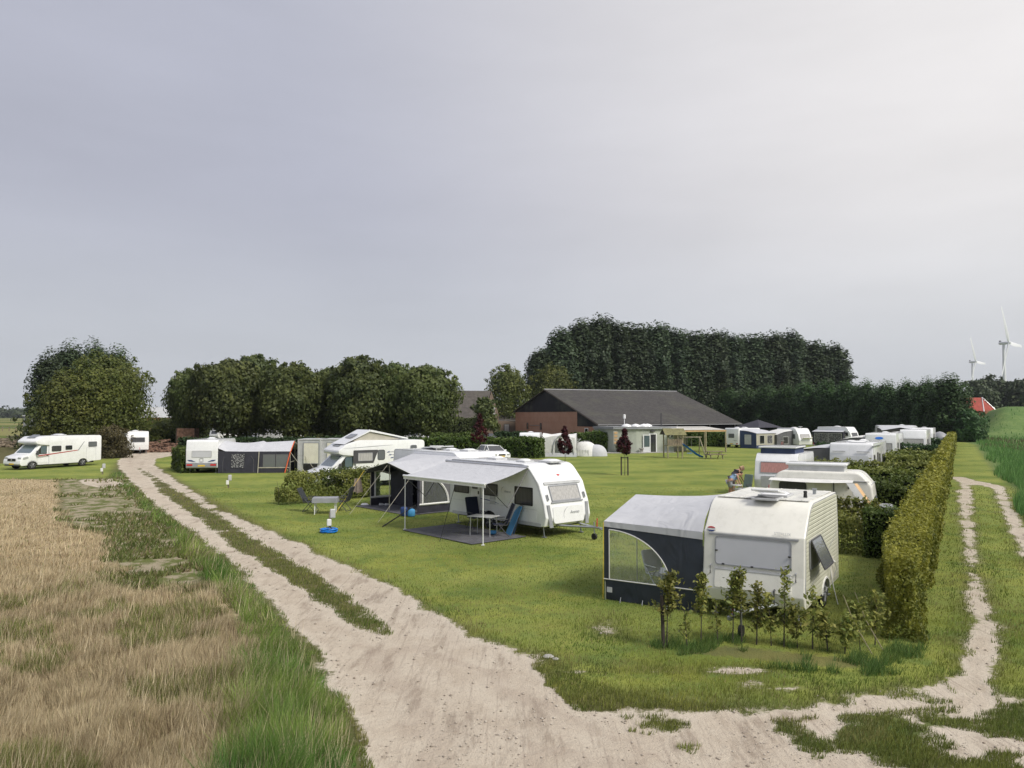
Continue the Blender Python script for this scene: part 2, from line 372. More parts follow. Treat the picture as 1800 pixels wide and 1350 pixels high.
def vnoise(X,Y,s,seed=0):
    """smooth value noise 0..1"""
    x=X/s+seed*17.3; y=Y/s+seed*9.1; xi=np.floor(x).astype(np.int64); yi=np.floor(y).astype(np.int64); fx=x-xi; fy=y-yi
    fx=fx*fx*(3-2*fx); fy=fy*fy*(3-2*fy)
    def h(a,b):
        v=np.sin(a*127.1+b*311.7+seed*74.7)*43758.5453; return v-np.floor(v)
    return (h(xi,yi)*(1-fx)+h(xi+1,yi)*fx)*(1-fy)+(h(xi,yi+1)*(1-fx)+h(xi+1,yi+1)*fx)*fy
def fbm(X,Y,s,seed=0,o=3):
    r=0;a=1;t=0
    for k in range(o): r=r+a*vnoise(X,Y,s/2**k,seed+k); t+=a; a*=.5
    return r/t
def dirt_sd(X,Y):
    d=np.maximum(sdf(TRACK,X,Y), sdf(RUTL,X,Y)*1.0); d=np.minimum(d,-sdf(STRIP,X,Y))
    for p in PATCHES: d=np.maximum(d, sdf(p,X,Y))
    ru=np.clip(sdf(RUGRASS,X,Y)+.8,0,1.6)/1.6; ap=np.clip(sdf(APRON,X,Y)/1.2,0,1)
    pn=fbm(X*.5,Y,.50,23,4); pn2=fbm(X*.4,Y,1.7,29); rn=fbm(X*.4,Y,.55,37,3)
    d=d+(fbm(X,Y,.8,3,4)-.5)*(.62+1.3*ru)+ru*(fbm(X,Y,2.6,5)-.50)*1.6
    d=np.where(ap>0,np.minimum(d,(.470+.16*(1-ap)+.32*(.5-pn2)+.13*np.clip((11.6-Y)/1.3,-.7,1)-pn)*2.0),d)
    d=np.where(ru>0,np.maximum(d,(rn-.69+.06*ru)*2.0-(1-ru)*.5),d)
    return d
def height(X,Y):
    sm=lambda a,b,x: (lambda t:t*t*(3-2*t))(np.clip((x-a)/(b-a),0,1))
    side=X-(.585*Y+5.0)                     # metres right of the long hedge
    z=6.3*sm(150,178,Y)*sm(0,9,X-.598*Y)
    z=z-.8*sm(.5,5,side)*(1-sm(18,24,side))*(1-sm(110,150,Y))*sm(30,60,Y)   # ditch beyond the mown path
    z=z+.04*(fbm(X,Y,3,11)-.5)*np.clip(40/np.maximum(Y,5),0,1)
    z=z-.05*np.clip(sdf(TRACK,X,Y)/.6,0,1)*np.clip(30/np.maximum(Y,5),0,1)
    return z
nu=330; us=np.linspace(-1.25,1.25,nu); ts=np.exp(np.linspace(math.log(19.),math.log(2500.),620))-20
UU,TT=np.meshgrid(us,ts); GX=UU*(TT+20); GY=TT
GZ=height(GX,GY)
attrs={'dirt':dirt_sd(GX,GY),'field':sdf(FIELD,GX,GY),'weed':sdf(WEED,GX,GY),'verge':sdf(VERGE,GX,GY),'soil':sdf(SOIL,GX,GY)}
side=GX-(.585*GY+5.0)
LAWNZ=gp([(206,812),(270,816),(340,860),(1000,1210),(1640,1260),(1800,1240),(2300,1200),(1800,870),(1752,830),(1716,782),(1690,775),(1300,778),(1000,800),(760,803),(520,800),(330,800),(0,815),(-300,818),(-300,842),(190,842)])
attrs['lawn']=sdf(LAWNZ,GX,GY)
def ground_mat():
    t=NT('ground_surface'); p=t.pos(); geo=t.new('ShaderNodeSeparateXYZ'); t.lk(p,geo.inputs[0])
    X,Y=geo.outputs[0],geo.outputs[1]
    n1=t.noise(.22,4,.6,p); n2=t.noise(1.4,5,.65,p); n3=t.noise(9,4,.7,p); n4=t.noise(38,3,.7,p)
    # lawn
    g=t.mix(t.mapr(n1,.35,.65),(.145,.195,.038),(.275,.300,.068))
    g=t.mix(t.mapr(n2,.40,.72,0,.75),g,(.100,.165,.045))
    g=t.mix(t.mapr(t.noise(.7,4,.6,t.pos((1,1,1),(0,0,1.3))),.5,.72,0,.6),g,(.215,.215,.045))
    g=t.mix(t.mapr(n3,.62,.8,0,.5),g,(.28,.24,.10))
    # mown bands
    s=t.math('SINE',t.math('ADD',t.math('MULTIPLY',t.math('ADD',t.math('MULTIPLY',Y,1),t.math('MULTIPLY',X,-.25)),1.15),t.math('MULTIPLY',n1,5)))
    g=t.mix(t.mapr(s,-.6,.9,0,.42),g,(.270,.300,.080))
    right=t.mapr(t.math('SUBTRACT',X,t.math('MULTIPLY_ADD',Y,.585,5.0)),-1,1)
    s2=t.math('SINE',t.math('MULTIPLY',t.math('SUBTRACT',X,t.math('MULTIPLY',Y,.585)),2.4))
    g2=t.mix(t.mapr(s2,-.5,.8),(.145,.195,.040),(.290,.325,.066)); g2=t.mix(t.mapr(n2,.4,.7,0,.5),g2,(.085,.130,.016))
    g=t.mix(right,g,g2)
    # rough pasture outside the lawn
    r=t.mix(t.mapr(n2,.3,.7),(.075,.085,.025),(.14,.12,.055)); r=t.mix(t.mapr(n3,.45,.7,0,.6),r,(.19,.16,.10))
    base=t.mix(t.mapr(t.attr('lawn'),-.6,.6),r,g)
    rg=t.mix(t.mapr(n1,.3,.7),(.095,.165,.050),(.16,.225,.075)); rg=t.mix(t.mapr(n2,.45,.7,0,.5),rg,(.06,.13,.03))
    base=t.mix(t.math('MULTIPLY',t.math('SUBTRACT',1.0,t.mapr(t.attr('lawn'),-.6,.6)),t.mapr(t.math('SUBTRACT',X,t.math('MULTIPLY_ADD',Y,.585,-6.0)),0,5)),base,rg)
    # far pasture strips
    st=t.math('SINE',t.math('ADD',t.math('MULTIPLY',Y,.042),t.math('MULTIPLY',X,.004)))
    fs=t.mix(t.mapr(st,-.3,.3),(.10,.13,.03),(.22,.21,.08)); fs=t.mix(t.mapr(n1,.5,.7,0,.5),fs,(.09,.12,.04))
    far=t.math('MULTIPLY',t.mapr(Y,105,125),t.mapr(X,-40,-60))
    base=t.mix(far,base,fs)
    # verge: deep green long grass
    vg=t.mix(t.mapr(n2,.35,.65),(.035,.085,.014),(.10,.14,.03)); vg=t.mix(t.mapr(n3,.5,.75,0,.6),vg,(.16,.15,.06))
    base=t.mix(t.mapr(t.math('ADD',t.attr('verge'),t.math('MULTIPLY_ADD',n2,1.2,-.6)),-.3,.3),base,vg)
    # stubble field
    rows=t.math('SINE',t.math('MULTIPLY',t.math('ADD',X,t.math('MULTIPLY',Y,.42)),22))
    f=t.mix(t.mapr(n2,.3,.7),(.40,.32,.19),(.52,.43,.275)); f=t.mix(t.mapr(rows,-.4,.9,0,.45),f,(.25,.165,.095)); f=t.mix(t.mapr(n4,.45,.7,0,.6),f,(.42,.33,.21))
    f=t.mix(t.mapr(n1,.55,.7,0,.5),f,(.15,.14,.06))
    base=t.mix(t.mapr(t.math('ADD',t.attr('field'),t.math('MULTIPLY_ADD',n2,1.6,-.8)),-.25,.25),base,f)
    # weedy bare corner
    wd=t.mix(t.mapr(n2,.44,.56),(.36,.31,.22),(.12,.145,.04)); wd=t.mix(t.mapr(n3,.4,.7,0,.5),wd,(.17,.15,.08))
    base=t.mix(t.mapr(t.math('ADD',t.attr('weed'),t.math('MULTIPLY_ADD',n2,1.2,-.6)),-.2,.3),base,wd)
    # track of crushed shell and dust
    d=t.mix(t.mapr(n2,.3,.75),(.55,.485,.395),(.465,.395,.315)); d=t.mix(t.mapr(n1,.45,.7,0,.5),d,(.60,.54,.455))
    d=t.mix(t.mapr(n3,.55,.75,0,.55),d,(.33,.265,.21)); d=t.mix(t.mapr(n4,.6,.75,0,.6),d,(.24,.20,.16))
    vo=t.new('ShaderNodeTexVoronoi'); vo.inputs['Scale'].default_value=26; t.lk(p,vo.inputs['Vector'])
    d=t.mix(t.mapr(vo.outputs['Distance'],.12,.05,0,.6),d,(.66,.61,.54))
    smr=t.noise(2.2,5,.7,t.pos((1,.22,1),(0,0,-.45))); d=t.mix(t.mapr(smr,.50,.68,0,.75),d,(.29,.235,.185))
    bands=t.math('SINE',t.math('MULTIPLY_ADD',t.attr('dirt'),5.2,t.math('MULTIPLY',n2,5.0))); d=t.mix(t.mapr(bands,.2,1,0,.30),d,(.36,.29,.235))
    d=t.mix(t.mapr(t.attr('dirt'),.30,.02,0,.5),d,(.64,.58,.49))
    tyre=t.noise(5,3,.6,t.pos((3,.12,1),(0,0,-.5))); d=t.mix(t.mapr(tyre,.55,.68,0,.5),d,(.33,.27,.22))
    e=t.math('ADD',t.attr('dirt'),t.math('ADD',t.math('MULTIPLY_ADD',n3,.5,-.25),t.math('MULTIPLY_ADD',n2,.5,-.25)))
    fr=t.mapr(e,-.3,.05,0,.6); base=t.mix(fr,base,(.16,.15,.07))
    base=t.mix(t.mapr(e,-.06,.10),base,d)
    so=t.math('ADD',t.attr('soil'),t.math('MULTIPLY_ADD',n3,.6,-.4)); base=t.mix(t.mapr(so,-.05,.1,0,.5),base,(.13,.095,.065))
    t.col(base); t.set(Roughness=.95); t.bsdf.inputs['Specular IOR Level'].default_value=.15
    t.bump(t.math('ADD',n3,t.math('MULTIPLY',n4,.5)),.05,.8); return t.m
M['ground']=ground_mat()
def grid_part(name, keep):
    idx=np.arange(GX.size).reshape(GX.shape)
    F=np.stack([idx[:-1,:-1],idx[:-1,1:],idx[1:,1:],idx[1:,:-1]],-1)[keep]
    used,inv=np.unique(F.ravel(),return_inverse=True); F=inv.reshape(-1,4)
    V=np.stack([GX.ravel()[used],GY.ravel()[used],GZ.ravel()[used]],-1)
    o=npmesh(name,V,F,M['ground'],smooth=True)
    for k,a in attrs.items():
        at=o.data.attributes.new(k,'FLOAT','POINT'); at.data.foreach_set('value',np.clip(a.ravel()[used],-5,5).astype(np.float32))
    return tag(o,kind='structure')
def fc(A): return (A[:-1,:-1]+A[1:,1:]+A[:-1,1:]+A[1:,:-1])/4
cdirt,cfield,clawn=fc(attrs['dirt']),fc(attrs['field']),fc(attrs['lawn'])
cY=fc(GY)
is_path=(cdirt>0)&(cY<130); is_field=(cfield>0)&~is_path; is_lawn=(clawn>0)&~is_path&~is_field
grid_part('dirt_path',is_path); grid_part('stubble_field',is_field); grid_part('lawn',is_lawn)
grid_part('ground',~(is_path|is_field|is_lawn))
bk=MB(); bk.add([(-400,-400,-.01),(400,-400,-.01),(60,-.5,-.01),(-60,-.5,-.01)],[(0,1,2,3)])
tag(bk.build('ground_behind',M['ground']),kind='structure')
print('ground done')
# ---------------------------------------------------------------- caravans, motorhomes, car
SIDE={'L':(V3(-1,0,0),1),'R':(V3(1,0,0),-1)}
Z=V3(0,0,1)
def sframe(side,x,z,W,proud=.004):
    u,s=SIDE[side]; return V3(x,s*(W/2+proud),z),u
def window(root, o, u, v, w, h, glass='glass', frame='dgrey', r=.06, t=.03, name='window', d=.022):
    f=MB().ring(o,u,v,w,h,r,t,d).build(name,M[frame],root)
    u=Vector(u).normalized(); v=Vector(v); v=(v-u*v.dot(u)).normalized(); n=u.cross(v)
    MB().panel(Vector(o)+n*.001,u,v,w-2*t+.01,h-2*t+.01,max(.01,r-t*.5),d*.5).build('pane',M[glass],f)
    return f
def swin(root,side,x,z,w,h,W,**k):
    o,u=sframe(side,x,z,W); return window(root,o,u,Z,w,h,**k)
def wheel(root,x,y,r=.33,w=.2,rim='silverp',out=1):
    t=MB().lathe([(r*.62,-w/2),(r*.9,-w/2),(r,-w/2+.03),(r,w/2-.03),(r*.9,w/2),(r*.62,w/2)],(x,y,r),'y',22).build('wheel',M['black'],root,smooth=35)
    b=MB(); yo=y+out*(w/2-.01); b.lathe([(r*.62,0),(r*.6,out*.012),(r*.2,-out*.03),(.01,out*.01)],(x,yo,r),'y',22)
    for k in range(5):
        a=2*math.pi*k/5; b.tube([(x+r*.12*math.cos(a),yo+out*.012,r+r*.12*math.sin(a)),(x+r*.56*math.cos(a),yo+out*.012,r+r*.56*math.sin(a))],.03,5)
    b.build('rim',M[rim],t,smooth=40)
    return t
def arch(cx,z0,r,n=7):
    h=r; return [(cx-r*math.cos(math.pi*i/n),z0+max(0,h*math.sin(math.pi*i/n))*.75) for i in range(n+1)]
def text_mesh(s,size,name,m,parent,o,u,v,off=.004,shear=0,ext=.001):
    c=bpy.data.curves.new(name,'FONT'); c.body=s; c.size=size; c.extrude=ext; c.align_x='CENTER'; c.align_y='CENTER'; c.shear=shear
    t=bpy.data.objects.new(name,c); col.objects.link(t); bpy.context.view_layer.update()
    me=bpy.data.meshes.new_from_object(t.evaluated_get(bpy.context.evaluated_depsgraph_get())); bpy.data.objects.remove(t)
    u=Vector(u).normalized(); v=Vector(v); v=(v-u*v.dot(u)).normalized(); n=u.cross(v); o=Vector(o)+n*off
    for q in me.vertices: q.co=o+u*q.co.x+v*q.co.y+n*q.co.z
    me.materials.clear(); me.materials.append(m); ob=bpy.data.objects.new(name,me); col.objects.link(ob); ob.parent=parent; return ob
def body_prism(name,prof,rad,W,m,root,bev=.05,n=5,smooth=32,y0=0):
    b=MB(); pr=fillet(prof,rad,n); b.prism(pr,(0,y0+W/2,0),(1,0,0),(0,0,1),(0,-1,0),W)
    me=bpy.data.meshes.new(name); me.from_pydata(b.v,[],b.f); bm=bmesh.new(); bm.from_mesh(me); bmesh.ops.recalc_face_normals(bm,faces=bm.faces)
    if bev:
        caps=[f for f in bm.faces if abs(f.normal.y)>.9 and len(f.verts)>6]
        es=list({e for f in caps for e in f.edges})
        bmesh.ops.bevel(bm,geom=es,offset=bev,segments=3,profile=.5,affect='EDGES',clamp_overlap=True)
    bm.to_mesh(me); bm.free(); me.shade_smooth(); me.set_sharp_from_angle(angle=R(smooth)); me.materials.append(m)
    o=bpy.data.objects.new(name,me); col.objects.link(o); o.parent=root; return o
def trim_line(name,prof,rad,W,root,m='dgrey',r=.012,sides=('L','R'),n=5,inset=.05,open_bottom=True):
    """edge moulding that follows the outline of the side wall"""
    pr=[p for p in fillet(prof,rad,n)]
    zmin=min(p[1] for p in pr)+.06; 
    b=MB()
    for s in sides:
        y=SIDE[s][1]*(W/2+.002); pts=[p for p in pr if p[1]>zmin]
        k=max(range(len(pts)),key=lambda i:(Vector(pts[i])-Vector(pts[i-1])).length if False else -pts[i][1] if pts[i][0]>0 else -99)
        cx=sum(p[0] for p in pts)/len(pts); cz=sum(p[1] for p in pts)/len(pts)
        pts=pts[:]; q=[]
        for p in pts:
            d=Vector((cx-p[0],cz-p[1])).normalized(); q.append((p[0]+d.x*inset,y,p[1]+d.y*inset))
        # split where the bottom run was removed
        j=max(range(len(q)),key=lambda i:(Vector(q[i])-Vector(q[i-1])).length if abs(q[i][2]-q[i-1][2])<.3 and q[i][2]<1.2 else 0)
        q=q[j:]+q[:j]; b.tube(q,r,5)
    return b.build(name,M[m],root,smooth=50)
def drawbar(root,x0,z=.48,ln=1.25,m='galv'):
    b=MB(); tip=V3(x0+ln,0,z-.03)
    for s in(-1,1): b.tube([(x0-.3,s*.62,z-.06),tip],.04,4)
    b.tube([tip-V3(.15,0,0),tip+V3(.28,0,.0)],.04,8); b.lathe([(.02,-.05),(.06,-.03),(.06,.03),(.02,.05)],tip+V3(.3,0,-.02),'z',12)
    d=b.build('drawbar',M[m],root)
    h=MB(); h.tube([tip+V3(.12,0,.03),tip+V3(.1,.03,.32)],.018,6); h.build('handbrake_lever',M['red' if m=='galv' else 'black'],d)
    j=MB(); jx=x0+ln-.1; j.tube([(jx,.1,.62),(jx,.1,.16)],.022,8); jo=j.build('jockey_wheel',M['galv'],root)
    MB().lathe([(.05,-.04),(.11,-.04),(.11,.04),(.05,.04)],(jx,.1,.11),'y',14).build('tyre',M['black'],jo,smooth=35)
    return d
def hatch(root,x,y,z,w=.5,m='white2',tilt=0,frame=True):
    b=MB().box((x,y,z+.03),(w+.1,w+.1,.06)); f=b.build('roof_hatch',M['lgrey'],root,bevel=.012)
    l=MB().grid(lambda a,c:V3(x+(a-.5)*w,y+(c-.5)*w,z+.065+.07*(1-(2*a-1)**4)*(1-(2*c-1)**4)+tilt*a),8,8)
    l.build('lid',M[m],f,smooth=60); return f
def steady(root,x,y,z=.35):
    return MB().tube([(x,y,z),(x+.05,y,.04)],.025,6).box((x+.05,y,.02),(.16,.12,.03)).build('corner_steady',M['galv'],root)
def caravan(label,loc,yaw,L=5,W=2.2,H=2.6,z0=.38,front=None,rear=None,body='white',group=None,wx=-.2,hitch=True,
            fwin=None,rwin=None,wins=(),skirt=None,door=None,hatches=((.6,0),),trim='lgrey',bars=None,bev=.05,tail=True,arches=True,extra=None,wr=.32):
    root=thing('caravan',label,'caravan',loc,yaw,group)
    fx=L/2; fr=front or [(fx-.05,z0),(fx,.95),(fx-.28,1.9),(fx-.5,H)]; frr=[.06,.3,.3,.42]
    rr_=rear or [(-fx+.08,H),(-fx,1.7),(-fx,z0)]; rrr=[.2,.3,.06]
    if front and isinstance(front,tuple): fr,frr=front
    if rear and isinstance(rear,tuple): rr_,rrr=rear
    ar=arch(wx,z0,wr+.09) if arches else []
    prof=ar+list(fr)+list(rr_); rad=[0]*len(ar)+list(frr)+list(rrr)
    body_prism('body',prof,rad,W,M[body],root,bev)
    trim_line('edge_moulding',prof[len(ar):],rad[len(ar):],W,root,trim,.011)
    MB().box((0,0,z0-.02),(L-.7,W-.5,.12)).box((wx,0,wr),(.1,W-.3,.1)).box((wx,0,z0+.15),(.9,W-.1,.28)).build('chassis',M['black'],root)
    for s in(-1,1): wheel(root,wx,s*(W/2-.11),wr,.19,out=s)
    for sx in(-1,1):
        for sy in(-1,1): steady(root,sx*(fx-.35),sy*(W/2-.2),z0)
    def slope(seg,zc,h,w,rear=False,**k):
        (x0,a),(x1,b)=seg; v=V3(x1-x0,0,b-a).normalized(); t=(zc-a)/(b-a); o=V3(x0+(x1-x0)*t,0,zc); u=V3(0,-1 if rear else 1,0); n=u.cross(v)
        return o+n*.006,u,v,w,h,k
    if fwin:
        o,u,v,w_,h_,k=slope((fr[1],fr[2]),*fwin[:3]); window(root,o,u,v,w_,h_,name='front_window',**(fwin[3] if len(fwin)>3 else {}))
    if rwin:
        o,u,v,w_,h_,k=slope((rr_[-1],rr_[-2]),*rwin[:3],rear=True) if len(rr_)==2 else slope((rr_[1],rr_[0]) if rwin[0]>rr_[1][1] else (rr_[2],rr_[1]),*rwin[:3],rear=True)
        window(root,o,u,v,w_,h_,name='rear_window',**(rwin[3] if len(rwin)>3 else {}))
    for (sd,x,z,w_,h_,k) in wins: swin(root,sd,x,z,w_,h_,W,**k)
    if door:
        sd,x,w_,h_=door; o,u=sframe(sd,x,z0+h_/2+.03,W)
        d=MB().panel(o,u,Z,w_,h_,.06,.012).build('door',M[body if body!='ribbed' else 'cream'],root)
        n=V3(0,SIDE[sd][1],0); MB().ring(o+n*.004,u,Z,w_+.02,h_+.02,.07,.02,.012).build('door_seal',M['lgrey'],d)
        window(d,o+n*.012+V3(0,0,h_*.22),u,Z,w_*.55,h_*.3,glass='dcurt'); MB().box(o+n*.025+u*w_*.36,(.05,.03,.12)).build('handle',M['dgrey'],d)
    if bars:
        for z in bars:
            b=MB()
            for s in(-1,1): b.tube([(-fx+.06,s*(W/2+.004),z),(fx-.12,s*(W/2+.004),z)],.011,4)
            b.build('side_moulding',M['lgrey'],root)
    if tail:
        for s in(-1,1): MB().box((-fx-.008,s*(W/2-.22),z0+.16),(.03,.26,.12)).build('tail_light',M['red'],root,bevel=.01)
        MB().box((-fx-.004,0,z0+.14),(.015,.52,.11)).build('number_plate',M['plate'],root)
    for q in hatches: hatch(root,q[0],q[1],H-.005,*(q[2:]))
    for s in(-1,1): MB().box((-.1,s*(W/2+.0015),.98),(L-.75,.005,.012)).build('panel_seam',M['lgrey'],root)
    if hitch: drawbar(root,fx)
    if skirt: MB().box((0,W/2+.002,z0+.06),(L-.5,.02,.12)).box((0,-W/2-.002,z0+.06),(L-.5,.02,.12)).build('side_skirt',M[skirt],root)
    return root

def motorhome(label,loc,yaw,L=7.2,W=2.25,H=2.85,nose='sun',wins=(),pop=False):
    root=thing('motorhome',label,'motorhome',loc,yaw,'white motorhomes'); f=L/2; z0=.34; rx=-f+1.75; cx=f-1.0
    prof=[(-f+.9,z0+.06)]+arch(rx,z0,.44)+[(f-2.35,z0),(f-2.35,1.9),(f-1.55,1.98),(f-1.25,2.06),(f-1.2,2.25),(f-1.75,2.62),(f-2.6,H),(-f+.4,H-.04),(-f,H-.06),(-f,z0+.1)]
    rad=[.03]+[0]*8+[0,.02,.08,.12,.16,.6,.8,0,.22,.12]
    body_prism('body',prof,rad,W,M['white2'],root,.06)
    cab=[(f-2.45,z0)]+arch(cx,z0,.43)+[(f-.12,z0-.02),(f+.02,z0+.12),(f,.72),(f-.14,1.02),(f-.85,1.24),(f-1.72,2.04),(f-2.45,2.04)]
    body_prism('cab',cab,[0]+[0]*8+[.05,.12,.15,.22,.1,.02,0],2.0,M['white2'],root,.09)
    # windscreen, cab windows
    a,b=V3(f-.93,0,1.29),V3(f-1.60,0,1.92); v=(b-a); o=(a+b)/2; v.normalize(); n=V3(0,1,0).cross(v)
    MB().prism(fillet([(-.86,-.46),(.86,-.46),(.72,.44),(-.72,.44)],.1,3),o+n*.012,(0,1,0),v,n,.012).build('windscreen',M['glassb'],root)
    for s,sd in((1,'L'),(-1,'R')):
        d=MB().prism([(f-2.33,.5),(f-1.5,.5),(f-1.42,.75),(f-1.2,1.24),(f-1.66,1.9),(f-2.33,1.93)],(0,s*1.001,0),(1,0,0),(0,0,1),(0,s,0),.012).build('cab_door',M['white2'],root)
        MB().prism(fillet([(f-2.2,1.2),(f-1.22,1.2),(f-1.28,1.3),(f-1.72,1.86),(f-2.2,1.88)],.05,2),(0,s*1.013,0),(1,0,0),(0,0,1),(0,s,0),.012).build('window',M['glass'],d)
        MB().prism(fillet([(f-2.16,1.24),(f-1.68,1.24),(f-1.68,1.72),(f-1.76,1.84),(f-2.16,1.85)],.03,2),(0,s*1.026,0),(1,0,0),(0,0,1),(0,s,0),.006).build('pane',M['glassb'],d)
        MB().box((f-2.25,s*1.022,1.06),(.14,.03,.05)).build('handle',M['dgrey'],d)
        MB().box((f-1.32,s*1.17,1.32),(.14,.2,.36)).build('mirror',M['dgrey'],root,bevel=.04)
        MB().prism(fillet([(-.05,-.12),(.42,-.02),(.34,.13),(-.1,.05)],.04,2),(f-.28,s*.995,.93),(-1,0,0),(0,0,1),(0,s,0),.03).box((f-.1,s*.78,.92),(.08,.36,.17)).build('headlight',M['lens'],root,bevel=.012)
        MB().box((-f-.01,s*(W/2-.12),.9),(.04,.14,.42)).build('tail_light',M['red'],root,bevel=.02)
        wheel(root,rx,s*(W/2-.16),.35,.22,out=s); wheel(root,cx,s*.9,.35,.22,out=s)
        MB().prism(arch(cx,z0,.43)+[(x,z+.05) for x,z in reversed(arch(cx,z0,.47))],(0,s*1.0,0),(1,0,0),(0,0,1),(0,s,0),.02).build('wheel_arch',M['lgrey'],root)
    MB().panel((f+.012,0,.80),(0,1,0),Z,.95,.2,.05,.02).build('grille',M['black'],root)
    MB().panel((f+.03,0,.80),(0,1,0),Z,.16,.11,.05,.012).build('emblem',M['alu'],root)
    MB().box((f+.03,0,.47),(.02,.52,.11)).build('number_plate',M['plate'],root)
    MB().box((f-.05,0,.36),(.16,1.7,.1)).build('lower_bumper',M['dgrey'],root,bevel=.03)
    MB().box((0,0,z0),(L-1,W-.6,.16)).box((rx,0,.5),(.9,W-.16,.34)).box((cx,0,.5),(.85,1.7,.34)).build('chassis',M['black'],root)
    # cab roof light
    a,b=V3(f-1.5,0,2.46),V3(f-2.1,0,2.735); v=(b-a).normalized(); o=(a+b)/2; n=V3(0,1,0).cross(v)
    MB().prism(fillet([(-.5,-.3),(.5,-.3),(.42,.3),(-.42,.3)],.06,3),o+n*.025,(0,1,0),v,n,.02).build('roof_light',M['glassg'],root)
    MB().panel((f-1.17,0,2.13),(0,1,0),Z,1.9,.05,.02,.01).build('cab_stripe',M['lgrey'],root)
    for (sd,x,z,w_,h_,k) in wins: swin(root,sd,x,z,w_,h_,W,**k)
    return root

def hatchback(label,loc,yaw,paint='white2',group=None):
    root=thing('car',label,'car',loc,yaw,group); L,W=4.15,1.76; f=L/2
    low=[(-f+.15,.28)]+arch(-f+.78,.28,.37)+arch(f-.82,.28,.37)+[(f-.1,.26),(f,.45),(f-.03,.68),(f-.28,.86),(f-1.05,1.0),(-f+.35,1.0),(-f+.02,.95),(-f,.5)]
    body_prism('body',low,[.05]+[0]*16+[.05,.1,.12,.15,.05,.1,.12,.1],W,M[paint],root,.07)
    gh=[(f-1.12,.98),(f-1.9,1.42),(-f+.75,1.46),(-f+.12,.98)]
    b=MB(); W2,W3=W/2-.06,W/2-.24
    vs=[(x,s*(W2 if z<1.1 else W3),z) for s in(1,-1) for x,z in gh]; b.add(vs,[(0,1,2,3),(7,6,5,4),(0,4,5,1),(1,5,6,2),(2,6,7,3)])
    b.build('glasshouse',M['glass'],root,bevel=.02)
    b=MB(); b.add([(f-1.92,s*(W3+.005),1.435) for s in(1,-1)]+[(-f+.62,s*(W3+.005),1.47) for s in(-1,1)]+[(f-2.0,s*(W3-.05),1.475) for s in(1,-1)]+[(-f+.8,s*(W3-.05),1.51) for s in(-1,1)],[(0,1,2,3),(4,5,6,7),(0,1,5,4),(1,2,6,5),(2,3,7,6),(3,0,4,7)]); b.build('roof',M[paint],root,bevel=.02)
    for s in(1,-1):
        p=MB()
        for (xa,xb) in((f-1.1,f-1.9),(-f+.14,-f+.72),(-.18,-.2)):
            p.tube([(xa,s*(W2+.012),.98),(xb,s*(W3+.018),1.44)],.035,5)
        p.build('pillar',M[paint],root)
        MB().box((f-1.3,s*(W/2+.1),1.03),(.12,.2,.13)).build('mirror',M[paint],root,bevel=.03)
        MB().prism(fillet([(-.02,-.06),(.4,0),(.36,.13),(-.02,.08)],.03,2),(f-.1,s*(W/2-.01),.68),(-1,0,0),(0,0,1),(0,s,0),.02).box((f-.02,s*.66,.7),(.06,.3,.12)).build('headlight',M['lens'],root,bevel=.01)
        MB().box((-f-.005,s*.72,.85),(.05,.24,.16)).build('tail_light',M['red'],root,bevel=.02)
        for x in(-f+.78,f-.82): wheel(root,x,s*(W/2-.12),.31,.2,out=s)
    MB().box((f+.005,0,.68),(.03,.7,.13)).build('grille',M['black'],root,bevel=.01); MB().box((f-.01,0,.36),(.05,1.2,.14)).build('lower_grille',M['black'],root,bevel=.01)
    MB().box((f+.025,0,.52),(.02,.52,.11)).build('number_plate',M['plate'],root)
    MB().box((0,0,.35),(L-.6,W-.3,.2)).build('underbody',M['black'],root)
    return root
def yaw_of(dx,dy): return math.atan2(dy,dx)
def place_from_corner(corner, fwd, wdir, L, W):
    """centre of a body whose front corner stands at `corner`; fwd points to its nose, wdir across it away from the corner"""
    f=Vector(fwd).normalized(); w=Vector(wdir).normalized(); c=Vector(corner)-f*(L/2)+w*(W/2); return (c.x,c.y,0)
# A: near cream caravan
fA=V3(-.54,-.842,0); cA=G(1415,1076,.36); cA.z=0
L_A,W_A,H_A=3.85,2.15,2.52; fx=L_A/2
posA=place_from_corner((cA.x,cA.y,0),fA,V3(-.842,.54,0),L_A,W_A)
A=caravan('cream ribbed caravan with wide grey front window beside the big navy canopy',posA,yaw_of(fA.x,fA.y),L_A,W_A,H_A,.36,
  front=([(fx-.06,.36),(fx+.02,.62),(fx-.06,1.02),(fx-.12,1.83),(fx-.75,H_A)],[.05,.1,.05,.06,.75]),
  rear=([(-fx+.1,H_A-.02),(-fx,1.6),(-fx,.36)],[.15,.3,.05]),
  body='ivory',hatches=(),trim='greyp',tail=True,wx=-.25)
def on_slope(p0,p1,z,extra=.006,side=0):
    t=(z-p0[1])/(p1[1]-p0[1]); v=V3(p1[0]-p0[0],0,p1[1]-p0[1]).normalized(); n=V3(0,1,0).cross(v); return V3(p0[0]+(p1[0]-p0[0])*t,side,z)+n*extra,v
o,v=on_slope((fx-.06,1.02),(fx-.12,1.83),1.44)
fw=window(A,o,(0,1,0),v,1.62,.62,glass='blind',frame='greyp',r=.08,t=.025,name='front_window')
for y,z in((-.77,1.44),(.77,1.44),(-.62,1.16),(0,1.155),(.62,1.16)): MB().box((fx-.045,y,z),(.03,.05,.025)).build('catch',M['black'],fw)
for z,w_,m in((1.80,1.92,'lgrey'),(1.775,1.9,'greyp')):
    o,v=on_slope((fx-.06,1.02),(fx-.12,1.83),z); MB().panel(o,(0,1,0),v,w_,.022,.008,.02).build('front_moulding',M[m],A)
